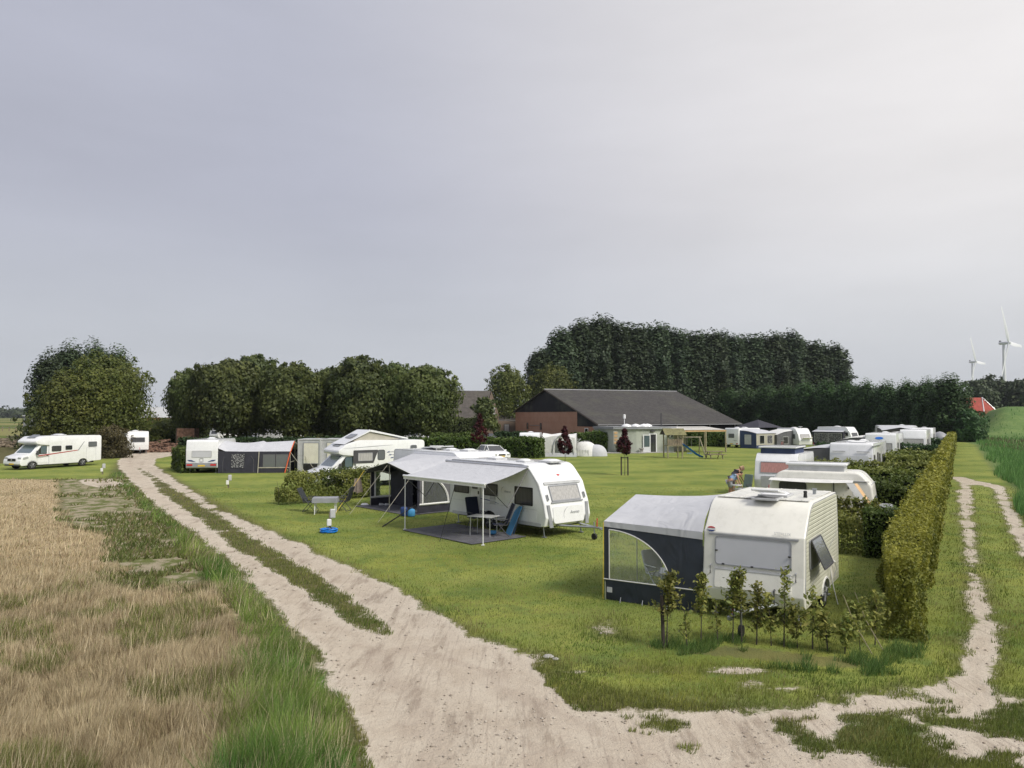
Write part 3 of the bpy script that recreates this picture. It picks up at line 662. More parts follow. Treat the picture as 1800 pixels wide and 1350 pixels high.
o,v=on_slope((fx+.02,.62),(fx-.06,1.02),.84); MB().panel(o+V3(-.02,0,0),(0,1,0),v,1.62,.40,.06,.035).build('gas_locker_lid',M['ivory'],A,bevel=.012)
o,v=on_slope((fx+.02,.62),(fx-.06,1.02),1.055,.0); MB().panel(o+V3(.012,0,0),(0,1,0),v,1.60,.035,.01,.02).build('locker_vent',M['lgrey'],A)
for s in(-1,1): MB().tube([(fx-.06,s*.9,.93),(fx-.01,s*.9,.95),(fx-.02,s*.9,1.10),(fx-.08,s*.9,1.12)],.014,6).build('grab_handle',M['greyp'],A,smooth=50)
MB().tube([(fx+.0,.48,.42),(fx+.08,.48,.44),(fx+.08,.48,.72),(fx+.02,.48,.74)],.02,6).build('jockey_clamp',M['dgrey'],A)
em=MB().prism([(.095*math.cos(t*math.pi/12),.05*math.sin(t*math.pi/12)) for t in range(24)],(fx-.145,-.90,1.885),(0,1,0),(-.28,0,1),(1,0,.28),.018).build('emblem',M['wcloth'],A)
MB().prism([(.095*math.cos(R(a)),.05*math.sin(R(a))) for a in range(20,161,10)],(fx-.122,-.90,1.889),(0,1,0),(-.28,0,1),(1,0,.28),.004).build('red_band',M['red'],em)
MB().prism([(.095*math.cos(R(a)),.05*math.sin(R(a))) for a in range(200,341,10)],(fx-.122,-.90,1.881),(0,1,0),(-.28,0,1),(1,0,.28),.004).build('blue_band',M['dblue'],em)
text_mesh('STERLUX',.085,'lettering',M['lgrey'],A,(fx-.135,.62,1.885),(0,1,0),(-.25,0,1),.012)
# ribbed side walls laid on the shell
prS=fillet([(-fx+.03,.40),(fx-.12,.40),(fx-.16,1.83),(fx-.80,H_A-.05),(-fx+.14,H_A-.07),(-fx+.04,1.6)],[.03,.03,.05,.7,.12,.3],6)
arA=arch(-.25,.36,.41)
prS=[(-fx+.03,.40)]+[(x,max(z,.40)) for x,z in arA]+prS[4:]
for s in(-1,1): MB().prism(prS,(0,s*(W_A/2+.0),0),(1,0,0),(0,0,1),(0,s,0),.008).build('side_wall',M['ribbed'],A)
MB().box((-.25,-(W_A/2+.012),1.865),(L_A-.35,.02,.035)).build('awning_rail',M['alu'],A)
MB().box((-.15,-(W_A/2+.012),.80),(L_A-.3,.012,.02)).build('side_moulding',M['greyp'],A)
# the near side window stands open, hinged at its top
hf=swin(A,'L',.98,1.42,1.0,.62,W_A,glass='dcurt',frame='greyp')
YL=W_A/2
def prop_window(root,side,xc,ztop,w,h,W,ang):
    u,s=SIDE[side]; d=V3(0,s*math.sin(ang),-math.cos(ang)); o=V3(xc,s*(W/2+.03),ztop)+d*(h/2)
    f=MB().ring(o,u,-d,w,h,.05,.035,.02).build('open_window',M['dgrey'],root); MB().panel(o,u,-d,w-.05,h-.05,.04,.012).build('pane',M['glassg'],f)
    MB().tube([V3(xc-w/2+.04,s*(W/2),ztop-h+.12),V3(xc-w/2+.04,s*(W/2+.03),ztop)+d*(h-.08)],.008,4).build('stay',M['lgrey'],f)
bpy.data.objects.remove(hf.children[0]); bpy.data.objects.remove(hf)
swin(A,'L',.98,1.44,1.02,.62,W_A+.024,glass='curt',frame='greyp')
prop_window(A,'L',.98,1.76,1.0,.66,W_A+.02,R(24))
MB().box((-.98,W_A/2+.022,.78),(.34,.02,.5)).build('service_flap',M['cream'],A,bevel=.008)
MB().tube([(-.98-.14,W_A/2+.03,.55),(-.98-.12,W_A/2+.10,.75),(-.98+.12,W_A/2+.10,.95),(-.98+.14,W_A/2+.03,1.0)],.018,6).build('grab_handle',M['white'],A)
MB().box((-.52,W_A/2+.04,.93),(.1,.06,.07)).tube([(-.52,W_A/2+.05,.9),(-.55,W_A/2+.12,.4),(-.6,W_A/2+.2,.02)],.012,5).build('mains_socket',M['white'],A)
MB().prism(fillet([(x,z) for x,z in arch(-.25,.36,.40)]+[(x,z) for x,z in reversed(arch(-.25,.36,.46))],0),(0,W_A/2+.008,0),(1,0,0),(0,0,1),(0,1,0),.02).build('wheel_arch',M['white'],A)
# roof: open hatch, closed hatch, vents
hx=MB().box((1.0,.12,H_A+.02),(.62,.56,.05)).build('roof_hatch',M['lgrey'],A,bevel=.01)
MB().box((1.0,.12,H_A+.047),(.5,.44,.01)).build('opening',M['dcurt'],hx)
MB().box((.92,.12,H_A+.17),(.66,.6,.05),Matrix.Rotation(R(-9),3,'Y')).build('lid',M['white2'],hx,bevel=.02)
hatch(A,.25,.12,H_A-.005,.56)
MB().lathe([(.045,0),(.035,.12),(.05,.13),(.03,.16)],(.3,-.0+.78,H_A),'z',10).build('roof_vent',M['black'],A)
MB().lathe([(.04,0),(.04,.10),(.06,.11),(.06,.14)],(-.6,.8,H_A),'z',10).build('flue',M['galv'],A)
rf=MB().box((-.28,0,H_A+.003),(L_A-1.25,W_A-.16,.012))
for k in range(6): rf.box((-.28,-.85+k*.34,H_A+.012),(L_A-1.3,.03,.012))
rf.build('roof_sheet',M['roofw'],A)

# C: white caravan with the roll-out canopy
fC=V3(.659,-.752,0); wC=V3(.752,.659,0); cC=G(960,928,.40); L_C=5.75; W_C=2.3; H_C=2.6; fxc=L_C/2
posC=place_from_corner((cC.x,cC.y,0),fC,wC,L_C,W_C)
FRC=([(fxc-.10,.40),(fxc,.72),(fxc-.10,1.22),(fxc-.38,1.93),(fxc-1.0,H_C)],[.08,.15,.05,.3,.7])
C=caravan('long white caravan with a blue swoosh on its side under the roll-out canopy',posC,yaw_of(fC.x,fC.y),L_C,W_C,H_C,.40,front=FRC,body='white2',group=None,
  wins=(('R',fxc-1.18,1.43,.98,.66,dict(glass='dcurt',frame='black',r=.03,t=.05)),('R',fxc-3.05,1.52,.78,.46,dict(glass='dcurt',frame='black',r=.03,t=.04)),('R',fxc-4.9,1.50,.95,.46,dict(glass='dcurt',frame='black',r=.03,t=.04)),('L',0,1.45,1.3,.6,{})),
  hatches=((fxc-1.25,.3,.6),(fxc-2.0,-.35,.4),(-1.2,0,.5)),trim='greyp',door=('R',fxc-4.02,.62,1.85),wx=-.3,skirt='lgrey')
pA,pB=FRC[0][2],FRC[0][3]
o,v=on_slope(pA,pB,1.55,.02); window(C,o,(0,1,0),v,1.50,.60,glass='curt',frame='greyp',r=.05,t=.045,name='front_window')
o,v=on_slope(pA,pB,1.24,.02); MB().panel(o,(0,1,0),v,1.62,.05,.02,.03).build('window_rail',M['greyp'],C)
o,v=on_slope(pA,pB,1.91,.01); MB().panel(o,(0,1,0),v,1.86,.10,.02,.03).build('roof_spoiler',M['lgrey'],C)
MB().panel((fxc-.055,0,.80),(0,1,0),(-.12,0,1),1.56,.62,.10,.06).build('gas_locker_lid',M['white2'],C,bevel=.02)
for s in(-1,1):
    MB().prism([(-.13,-.42),(.05,-.42),(.10,.38),(-.02,.38)] if s>0 else [(.13,-.42),(-.05,-.42),(-.10,.38),(.02,.38)],(fxc-.045,s*.95,.80),(0,1,0),(-.12,0,1),(1,0,0),.05).build('corner_cover',M['greyp'],C,bevel=.01)
    o,v=on_slope(pA,pB,1.42,.012,s*.94); MB().ring(o,(0,1,0),v,.09,.22,.02,.02,.04).build('grab_handle',M['greyp'],C)
    MB().box((fxc+.01,s*.93,.47),(.05,.16,.07)).build('marker_light',M['lens'],C,bevel=.01)
MB().prism([(.10*math.cos(R(a)),.06+.045*math.sin(R(a))) for a in range(0,360,30)],(fxc-.66,.02,2.20),(0,1,0),(-.75,0,.6),(.6,0,.75),.02).prism([(.02+.08*math.cos(R(a)),-.06+.045*math.sin(R(a))) for a in range(0,360,30)],(fxc-.66,.02,2.20),(0,1,0),(-.75,0,.6),(.6,0,.75),.02).build('emblem',M['red'],C)
def swoosh(parent,o,u,v,pts,r0,m,name='swoosh'):
    o,u,v=Vector(o),Vector(u).normalized(),Vector(v).normalized(); n=u.cross(v)
    up=[];lo=[]
    for i,(a,b) in enumerate(pts):
        t=i/(len(pts)-1); w_=r0*math.sin(math.pi*min(.98,max(.05,t)))**.7; up.append((a,b+w_)); lo.append((a,b-w_*.3))
    return MB().prism(up+lo[::-1],o,u,v,n,.006).build(name,m,parent)
u_=V3(1,0,0)
def arcpts(cx,cz,rx,rz,a0,a1,n=14): return [(cx+rx*math.cos(R(a0+(a1-a0)*i/n)),cz+rz*math.sin(R(a0+(a1-a0)*i/n))) for i in range(n+1)]
oS=V3(fxc-3.9,-(W_C/2+.008),.98)
swoosh(C,oS,u_,Z,arcpts(0,0,.42,.20,200,60),.03,M['dblue']); swoosh(C,oS,u_,Z,[(x*1.0,.15-.06*x*x) for x in np.linspace(0,1.35,12)],.025,M['dblue'])
text_mesh('Averso',.13,'lettering',M['silverp'],C,(fxc-2.1,-(W_C/2+.004),1.52),(1,0,0),Z,.006,shear=.4)
swoosh(C,(fxc-2.2,-(W_C/2+.006),1.62),u_,Z,arcpts(0,-.1,.25,.18,190,100),.012,M['silverp'])
text_mesh('Averso',.16,'lettering',M['silverp'],C,(fxc+.008,.28,.86),(0,1,0),(-.12,0,1),.006,shear=.4)
swoosh(C,(fxc+.012,.05,.84),(0,1,0),(-.12,0,1),arcpts(.05,-.1,.38,.34,190,110),.014,M['silverp'])
MB().panel((fxc-.9,-(W_C/2+.005),.72),(1,0,0),Z,.8,.34,.03,.008).build('storage_flap',M['white2'],C)
for k,(z) in enumerate((1.0,.83)): MB().panel((fxc-2.95,-(W_C/2+.005),z+.22),(1,0,0),Z,.32,.14,.02,.012).build('fridge_vent',M['lgrey'],C)
# D: next white caravan, parallel, carrying the big tent
FD=V3(-2.15,35.4,0); L_D=6.2
posD=place_from_corner(FD,fC,wC,L_D,2.35)
D=caravan('white caravan with satellite dish on the roof, behind the one with the roll-out canopy',posD,yaw_of(fC.x,fC.y),L_D,2.35,2.62,.4,body='white2',
  front=([(L_D/2-.1,.4),(L_D/2,.9),(L_D/2-.3,1.9),(L_D/2-.75,2.62)],[.06,.2,.3,.5]),fwin=(1.45,.6,1.5,dict(glass='curt')),hatches=((1.6,.2,.55),(.4,0,.5)),wins=(('L',0,1.5,1.2,.6,{}),))
MB().box((-1.2,.3,2.72),(1.5,1.0,.05),Matrix.Rotation(R(-5),3,'Y')).box((-1.9,.3,2.67),(.08,.8,.1)).build('solar_panel',M['lgrey'],D)
MB().lathe([(.02,0),(.2,.03),(.34,.10),(.36,.14)],(-.35,-.35,2.70),'z',18).tube([(-.35,-.35,2.62),(-.35,-.35,2.75)],.04,6).build('satellite_dish',M['white'],D,smooth=50)
# F: motorhome with raised sleeping roof
fF=V3(-.8,-.6,0); FL=V3(-11.3,44.8,0); L_F=7.1
posF=place_from_corner(FL,fF,V3(-.6,.8,0),L_F,2.25)
fx7=L_F/2
Fm=motorhome('white motorhome with raised pop-up roof behind the leafy hedge',posF,yaw_of(fF.x,fF.y),L_F,2.25,2.85,wins=(
 ('L',fx7-4.03,1.93,.50,.62,dict(glass='glassg',r=.12)),('L',fx7-6.3,2.2,.48,.58,dict(glass='glassg',r=.12,frame='greyp')),('R',fx7-4,1.9,1,.6,{})))
MB().prism(fillet([(-.78,-.40),(.55,-.40),(.88,.40),(-.78,.40)],.06,3),(fx7-2.95,1.13,1.85),(-1,0,0),(0,0,1),(0,1,0),.014).build('side_window_surround',M['dgrey'],Fm)
swin(Fm,'L',fx7-2.95,1.84,.98,.5,2.29,glass='curt',frame='greyp',r=.06,t=.03)
swoosh(Fm,(0,1.128,1.05),(-1,0,0),Z,[(x,.0+.05*x+.02*x*x) for x in np.linspace(-2.2,2.9,20)],.035,M['silverp'],'side_stripe')
swoosh(Fm,(0,1.128,2.46),(-1,0,0),Z,[(x,.10*math.sin(x*.5)) for x in np.linspace(-2.0,1.3,20)],.022,M['silverp'],'side_stripe')
for k in range(3):
    b=MB().prism([(0,0),(.62,0),(.66,.03),(.1,.03)],(fx7-4.75+.12*k,1.13,1.72+.18*k),(-1,0,0),(0,0,1),(0,1,0),.006).build('stripe',M['silverp'],Fm)
    MB().prism([(-.1,-.02),(.06,-.02),(.12,.04),(-.02,.04)],(fx7-4.75+.12*k,1.132,1.72+.18*k),(-1,0,0),(0,0,1),(0,1,0),.008).build('stripe_tip',M['dblue'],b)
    MB().prism([(.5,.035),(.62,.035),(.64,.055),(.54,.055)],(fx7-4.75+.12*k,1.132,1.72+.18*k),(-1,0,0),(0,0,1),(0,1,0),.008).build('stripe_tip',M['tred'],b)
px0,px1,px2=fx7-1.75,fx7-3.35,fx7-6.0
b=MB(); b.prism([(px0,2.66),(px1,3.45),(px1-.12,3.47),(px2,2.94),(px2,2.87),(px1,3.36),(px0+.1,2.62)],(0,.95,0),(1,0,0),(0,0,1),(0,-1,0),1.9)
pr=b.build('pop_up_roof',M['white2'],Fm,bevel=.03)
MB().prism([(px0-.5,2.8),(px1+.05,3.33),(px1-.1,3.33),(px2+.5,2.86)],(0,.86,0),(1,0,0),(0,0,1),(0,-1,0),1.72).build('tent_wall',M['bcloth'],pr)
MB().panel((px0-.8,0,3.08),(0,1,0),V3(px1-px0,0,.79),.9,.5,.05,.03).build('roof_light',M['glassg'],pr)
# G: motorhome on the far left
fG=V3(-.38,-.925,0); gL=V3(-38.88,60.6,0); L_G=7.2; fx8=L_G/2
posG=place_from_corner(gL,fG,V3(-.925,.38,0),L_G,2.25)
Gm=motorhome('white motorhome with a red side stripe parked on the grass by the stubble',posG,yaw_of(fG.x,fG.y),L_G,2.25,2.66,wins=(
 ('L',fx8-2.97,1.60,.85,.46,dict(r=.08,glass='dcurt')),('L',fx8-4.08,1.64,.62,.36,dict(r=.08)),('L',fx8-6.33,1.85,.82,.44,dict(r=.08,glass='glassg')),('R',0,1.7,1,.6,{})))
MB().prism([(-2.2,1.02),(1.35,1.36),(1.35,1.42),(-2.2,1.12)],(0,1.128,0),(-1,0,0),(0,0,1),(0,1,0),.006).build('red_stripe',M['tred'],Gm)
MB().prism([(1.3,1.34),(1.42,1.38),(1.95,2.1),(1.90,2.12),(1.36,1.44)],(0,1.13,0),(-1,0,0),(0,0,1),(0,1,0),.006).build('dark_stripe',M['silverp'],Gm)
MB().ring((-fx8+1.0,1.128,1.0),(-1,0,0),Z,.95,1.15,.04,.015,.006).build('garage_door',M['lgrey'],Gm)
hatch(Gm,-.4,0,2.66,.7)
# H small old caravan by the trees
fH=V3(.56,-.83,0); hc=G(221,795,.0); hc=P(222,795,86); hc.z=0
Hc=caravan('small old white caravan standing in front of the log pile',place_from_corner(hc,fH,V3(.83,.56,0),4.4,2.3),yaw_of(fH.x,fH.y),4.4,2.3,2.5,.42,body='white',
  front=([(2.15,.42),(2.2,1.0),(2.12,1.9),(1.95,2.5)],[.05,.2,.3,.25]),fwin=(1.55,.55,1.5,dict(glass='dcurt',frame='greyp')),wins=(('R',.8,1.55,.9,.5,{}),('R',-1,1.55,.7,.5,{})),hatches=((0,0,.6),),door=('R',-.2,.6,1.7))
# I left caravan, tail towards us
fI=V3(-.10,.995,0); ic=P(382,832,57.5); ic.z=0
L_I=5.6
Ic=caravan('white caravan with red tail lights and silver blind, its back to the track',place_from_corner(ic-fI*0,-fI,V3(-.995,-.10,0),-L_I,2.3) if False else ((ic+fI*(L_I/2)+V3(-.995,-.10,0)*1.15).x,(ic+fI*(L_I/2)+V3(-.995,-.10,0)*1.15).y,0),yaw_of(fI.x,fI.y),L_I,2.3,2.5,.40,body='white2',
  rear=([(-L_I/2+.12,2.5),(-L_I/2,1.7),(-L_I/2,.40)],[.22,.2,.08]),rwin=(1.45,.5,1.45,dict(glass='blind',frame='lgrey')),hatches=((.5,.2,.5),(-.8,-.2,.45)),tail=False)
MB().box((-L_I/2-.02,0,.62),(.08,2.24,.36)).build('rear_bumper',M['greyp'],Ic,bevel=.03)
for s in(-1,1): MB().box((-L_I/2-.06,s*.86,.64),(.05,.42,.13)).build('tail_light',M['red'],Ic,bevel=.015)
MB().box((-L_I/2-.065,0,.58),(.02,.52,.11)).build('number_plate',M['plate'],Ic)
MB().ring((-L_I/2-.01,0,1.02),(0,-1,0),Z,.26,.30,.04,.03,.03).build('number_plate_holder',M['lgrey'],Ic)
for s in(-1,1): MB().prism([(0,0),(.5,.06),(.62,.16),(.3,.14)] if s<0 else [(0,0),(-.5,.06),(-.62,.16),(-.3,.14)],(-L_I/2-.012,s*.42 ,.86),(0,-1,0),(0,0,1),(-1,0,0),.01).build('side_flash',M['dblue'],Ic)
# hatchback
kc=P(866,812,73); car1=hatchback('white hatchback parked against the long green hedge',(kc.x,kc.y,0),yaw_of(.45,-.89))
# P: caravan with salmon curtains and lifted roof
fP=V3(-.54,-.842,0); wP=V3(.842,-.54,0)
pc=P(1326,870,41.6); pc.z=0; L_P=4.6; fp=L_P/2
Pp=caravan('white caravan with salmon curtains and a raised dark blue roof section',place_from_corner(pc,fP,wP,L_P,2.2),yaw_of(fP.x,fP.y),L_P,2.2,2.3,.38,body='white2',
  front=([(fp-.08,.38),(fp,.9),(fp-.08,1.2),(fp-.26,1.9),(fp-.6,2.3)],[.05,.2,.05,.2,.35]),hatches=(),trim='greyp',wins=(('L',.9,1.5,.9,.5,{}),('L',-1,1.5,.7,.5,{})),door=('R',-.6,.6,1.75))
o,v=on_slope((fp-.08,1.2),(fp-.26,1.9),1.55,.01); window(Pp,o,(0,1,0),v,1.62,.62,glass='pink',frame='greyp',r=.04,t=.035,name='front_window')
MB().panel((fp-.03,0,.80),(0,1,0),Z,1.5,.6,.05,.03).build('gas_locker_lid',M['lgrey'],Pp)
MB().box((fp-1.75,0,2.44),(2.2,1.8,.30)).build('lifting_wall',M['navy2'],Pp); MB().box((fp-1.75,0,2.63),(2.4,2.0,.09)).build('lifting_roof',M['white2'],Pp,bevel=.035)
# Q: large white caravan
qc=P(1459,850,48.5); qc.z=0; L_Q=6.6; fq=L_Q/2
Qq=caravan('large white caravan with a plain windowless front behind the young hedges',place_from_corner(qc,fP,wP,L_Q,2.5),yaw_of(fP.x,fP.y),L_Q,2.5,2.62,.4,body='white2',
  front=([(fq-.08,.4),(fq,1.0),(fq-.05,1.9),(fq-.22,2.62)],[.05,.2,.3,.22]),hatches=((2.2,.3,.9),(1.0,-.3,.5),(-.5,.2,.5),(-2,0,.4)),trim='greyp',
  wins=(('L',2.6,1.5,.55,.8,dict(frame='dgrey',glass='dcurt')),('L',1.1,1.65,.5,.7,dict(frame='dgrey')),('L',.2,1.5,.5,.8,dict(frame='dgrey')),('L',-1.6,1.5,1.1,.6,{}))) 
MB().panel((fq-.02,0,1.20),(0,1,0),(-.03,0,1),2.1,1.3,.12,.02).build('front_panel',M['white2'],Qq,bevel=.012)
for s in(-1,1): MB().panel((fq-.04,s*.7,2.10),(0,1,0),(-.24,0,1),.75,.05,.02,.05).build('front_moulding',M['lgrey'],Qq)
MB().box((1.6,W_C/2+.11,2.44),(3.4,.09,.08)).build('canopy_cassette',M['alu'],Qq)
# R: with blue oval badge
rc=P(1521,800,69); rc.z=0; L_R=6.2; fr_=L_R/2
Rr=caravan('white caravan with a blue oval badge above its front window',place_from_corner(rc,fP,wP,L_R,2.5),yaw_of(fP.x,fP.y),L_R,2.5,2.72,.4,body='white2',
  front=([(fr_-.08,.4),(fr_,.95),(fr_-.1,2.0),(fr_-.26,2.72)],[.05,.2,.3,.25]),hatches=((1.5,.3,.6),(-.5,0,.5)),fwin=(1.55,.62,1.9,dict(glass='curt')),wins=(('L',1.6,1.5,.7,.8,{}),('L',-.6,1.5,1,.6,{}),('L',-2.1,1.5,.7,.6,{})),trim='greyp')
MB().prism([(.34*math.cos(R(a)),.11*math.sin(R(a))) for a in range(0,360,20)],(fr_-.16,-.1,2.30),(0,1,0),(-.22,0,1),(1,0,.2),.02).build('badge',M['blue'],Rr)
# S, T further down the row
s_c=P(1582,800,82); s_c.z=0
Ss=caravan('white caravan at the far pitches behind a dark clipped hedge',place_from_corner(s_c,fP,wP,6.2,2.5),yaw_of(fP.x,fP.y),6.2,2.5,2.8,.4,body='white2',front=([(3.02,.4),(3.1,.95),(2.95,1.95),(2.55,2.8)],[.05,.2,.3,.4]),hatches=((1.5,0,.7),(-1,0,.5)),fwin=(1.5,.66,2.0,dict(glass='curt')),wins=(('L',1,1.5,1,.6,{}),),trim='lgrey')
t_c=P(1606,790,104); t_c.z=0
Tt=caravan('rounded white caravan, last but one before the tall hedge',place_from_corner(t_c,fP,wP,5.6,2.3),yaw_of(fP.x,fP.y),5.6,2.3,2.6,.4,body='white2',front=([(2.7,.4),(2.8,.95),(2.5,1.9),(1.9,2.6)],[.05,.3,.5,.7]),hatches=((.5,0,.6),),fwin=(1.45,.6,1.6,{}),wins=(('L',1,1.5,1,.6,{}),('L',-1,1.5,1,.6,{})))
# U with big grey awning in the back
u_c=P(1600,779,119); u_c.z=0
Uu=caravan('long white caravan carrying a peaked grey awning near the tall hedge',(u_c.x-1.0,u_c.y+1.6,0),yaw_of(.97,-.22),6.4,2.3,2.75,.4,body='white2',front=([(3.1,.4),(3.2,.95),(2.9,1.9),(2.3,2.75)],[.05,.3,.5,.7]),hatches=((.5,0,.6),),fwin=(1.45,.6,1.6,{}),wins=(('R',2,1.6,.9,.6,{}),))
# W1..W3 the row in front of the tall hedge
n1=P(1298,789,101); n1.z=0; f1=V3(.8,.6,0)
w1c=n1+f1*2.65+V3(-.6,.8,0)*1.1
W1=caravan('white caravan with a dark blue and beige awning in front of the low green hedge',(w1c.x,w1c.y,0),yaw_of(.8,.6),5.3,2.2,2.62,.4,body='white2',rwin=(1.6,.55,.9,dict(glass='glassg')),hatches=((.2,0,.6),(-1.4,0,.5)),wins=(('R',-1.9,1.5,.5,.5,{}),))
swoosh(W1,(-2.66,-.35,1.0),(0,-1,0),Z,[(x,-.06*math.sin(x*5)) for x in np.linspace(-.1,.55,10)],.05,M['silverp'])
f2=V3(.35,-.94,0); n2=P(1406,786,101); n2.z=0; w2c=n2-f2*2.3+V3(.94,.35,0)*1.08
W2=caravan('small white caravan with open front locker and bicycle against its side',(w2c.x,w2c.y,0),yaw_of(f2.x,f2.y),4.5,2.15,2.6,.4,body='white2',front=([(2.15,.4),(2.25,.9),(1.95,1.9),(1.45,2.6)],[.05,.3,.4,.6]),fwin=(1.5,.6,1.5,dict(glass='curt')),
  wins=(('R',1.0,1.5,.9,.6,dict(glass='glassg')),('R',-.6,1.5,.7,.6,dict(glass='dcurt'))),hatches=((-.2,.2,.6),))
MB().lathe([(.02,0),(.2,.04),(.3,.12)],(.9,.3,2.7),'z',14).tube([(.9,.3,2.6),(.9,.3,2.72)],.05,6).build('satellite_dish',M['lgrey'],W2)
MB().box((2.45,0,1.25),(.5,1.5,.04),Matrix.Rotation(R(-25),3,'Y')).build('open_locker_lid',M['white'],W2)
f3=V3(.62,-.78,0); n3=P(1512,782,107); n3.z=0; w3c=n3-f3*2.6+V3(-.78,-.62,0)*(-1.1)*-1
w3c=n3-f3*2.6-V3(.78,.62,0)*1.1
W3=caravan('white caravan behind the awning with patterned net windows',(w3c.x,w3c.y,0),yaw_of(f3.x,f3.y),5.2,2.2,2.7,.4,body='white2',front=([(2.5,.4),(2.6,.9),(2.3,1.9),(1.8,2.7)],[.05,.3,.4,.5]),fwin=(1.6,.6,1.5,{}),wins=(('R',1.6,1.7,.9,.5,{}),),hatches=((-.2,.2,.6),))
# vehicles of the storage yard behind the big trees
for i,(x_,Y_,ya,lb) in enumerate(((398,128,R(-120),'white caravan half hidden behind the trunk of the leftmost big tree'),(480,132,R(-20),'white caravan glimpsed under the second big tree'),(506,133,R(-25),'white caravan seen under the crowns beside the thick forked trunk'),(460,137,R(-30),'caravan with grey front seen low under the big trees'))):
    q=P(x_,780,Y_); caravan(lb,(q.x,q.y,0),ya,5.2,2.2,2.6,.4,body='white2',wins=(('R',1,1.5,.9,.5,{}),('L',1,1.5,.9,.5,{}),('R',-1,1.5,.9,.5,{})),fwin=(1.5,.5,1.4,{}),rwin=(1.5,.5,1.4,{}),hitch=False,tail=False)
for i,(x_,Y_,ya,pt,lb) in enumerate(((430,118,R(170),'lgrey','silver car parked in the shade of the big trees left of the forked trunk'),(622,120,R(5),'silverp','silver car parked between the dark hedge and the big trees'),(645,128,R(8),'white2','pale car behind the silver car under the trees'),(733,125,R(0),'lgrey','silver car glimpsed at the right end of the big trees'))):
    q=P(x_,780,Y_); hatchback(lb,(q.x,q.y,0),ya,pt,'cars parked under the big trees')
q=P(860,780,118); van=hatchback('dark car parked by the brown brick house',(q.x,q.y,0),R(-80),'dgrey')
# ---------------------------------------------------------------- vegetation
def leafmat(name, base, pale_lit, trans=.3, amt=.5, nscale=.5):
    t=NT(name); a=t.attr('Col',False); s=t.new('ShaderNodeSeparateColor'); t.lk(a,s.inputs[0])
    c=t.mix(s.outputs[0],base,pale_lit)  # paler tone: random leaf variation, plus light painted on upper sides
    n=t.noise(nscale,3,.6,t.pos(obj=True)); c=t.mix(t.mapr(n,.35,.65,0,amt),c,tuple(x*.55 for x in base))
    h=t.new('ShaderNodeHueSaturation'); oi=t.new('ShaderNodeObjectInfo'); t.lk(c,h.inputs['Color'])
    t.lk(t.mapr(oi.outputs['Random'],0,1,.488,.512,False),h.inputs['Hue']); t.lk(t.mapr(oi.outputs['Random'],0,1,.82,1.18,False),h.inputs['Value']); c=h.outputs[0]
    t.col(c); t.set(Roughness=.55); t.bsdf.inputs['Specular IOR Level'].default_value=.3
    tr=t.new('ShaderNodeBsdfTranslucent'); t.lk(c,tr.inputs[0]); mx=t.new('ShaderNodeMixShader'); mx.inputs[0].default_value=trans
    t.lk(t.bsdf.outputs[0],mx.inputs[1]); t.lk(tr.outputs[0],mx.inputs[2]); t.lk(mx.outputs[0],t.out.inputs[0]); return t.m
M['lf_dark']=leafmat('broad_leaves_dark',(.055,.088,.030),(.185,.215,.060))
M['lf_pop']=leafmat('poplar_leaves',(.040,.068,.038),(.110,.150,.072),.3)
M['lf_mid']=leafmat('broad_leaves_olive',(.060,.100,.024),(.22,.235,.055))
M['lf_con']=leafmat('screen_tree_leaves',(.034,.070,.030),(.095,.180,.055),.3)
M['lf_hedge']=leafmat('hedge_leaves_green',(.050,.095,.020),(.185,.235,.045),nscale=1.2)
M['lf_horn']=leafmat('hornbeam_leaves',(.065,.105,.018),(.42,.42,.06),nscale=1.5,amt=.35)
M['lf_horn2']=leafmat('young_hornbeam_leaves',(.105,.145,.03),(.38,.37,.10),nscale=1.5,amt=.35)
M['lf_red']=leafmat('red_maple_leaves',(.028,.006,.010),(.11,.022,.025),.25)
M['lf_brown']=leafmat('brown_scrub_leaves',(.06,.05,.025),(.15,.12,.06))
M['lf_far']=leafmat('distant_leaves',(.040,.062,.030),(.085,.11,.045),.1)
M['bark']=mat('bark',(.085,.075,.06),.95,var=.4,bump=.02)
M['core']=mat('dark_hedge_core',(.012,.017,.008),1,var=.3,spec=0)  # near-black: the shaded inside of a hedge put into colour
def unit(n): 
    v=rng.normal(size=(n,3)); return v/np.linalg.norm(v,axis=1,keepdims=True)
def leaves(Pt, Nr, size, jitter=.7, aspect=1.6, hue=None):
    """leaf-sized rhombs at points Pt facing roughly Nr"""
    n=len(Pt); N_=Nr+jitter*unit(n); N_/=np.linalg.norm(N_,axis=1,keepdims=True)
    A=np.cross(N_,unit(n)); A/=np.linalg.norm(A,axis=1,keepdims=True)+1e-9; B=np.cross(N_,A)
    s=size*(.6+.8*rng.random((n,1))); a=A*s*.5*aspect; b=B*s*.5
    V=np.stack([Pt-a,Pt+b*.9+N_*s*.08,Pt+a,Pt-b*.9+N_*s*.08],1).reshape(-1,3)
    F=np.arange(4*n).reshape(-1,4); h=rng.random(n) if hue is None else np.clip(hue+.35*(rng.random(n)-.5),0,1)
    return V,F,np.repeat(np.stack([h,h,h],1),4,0)
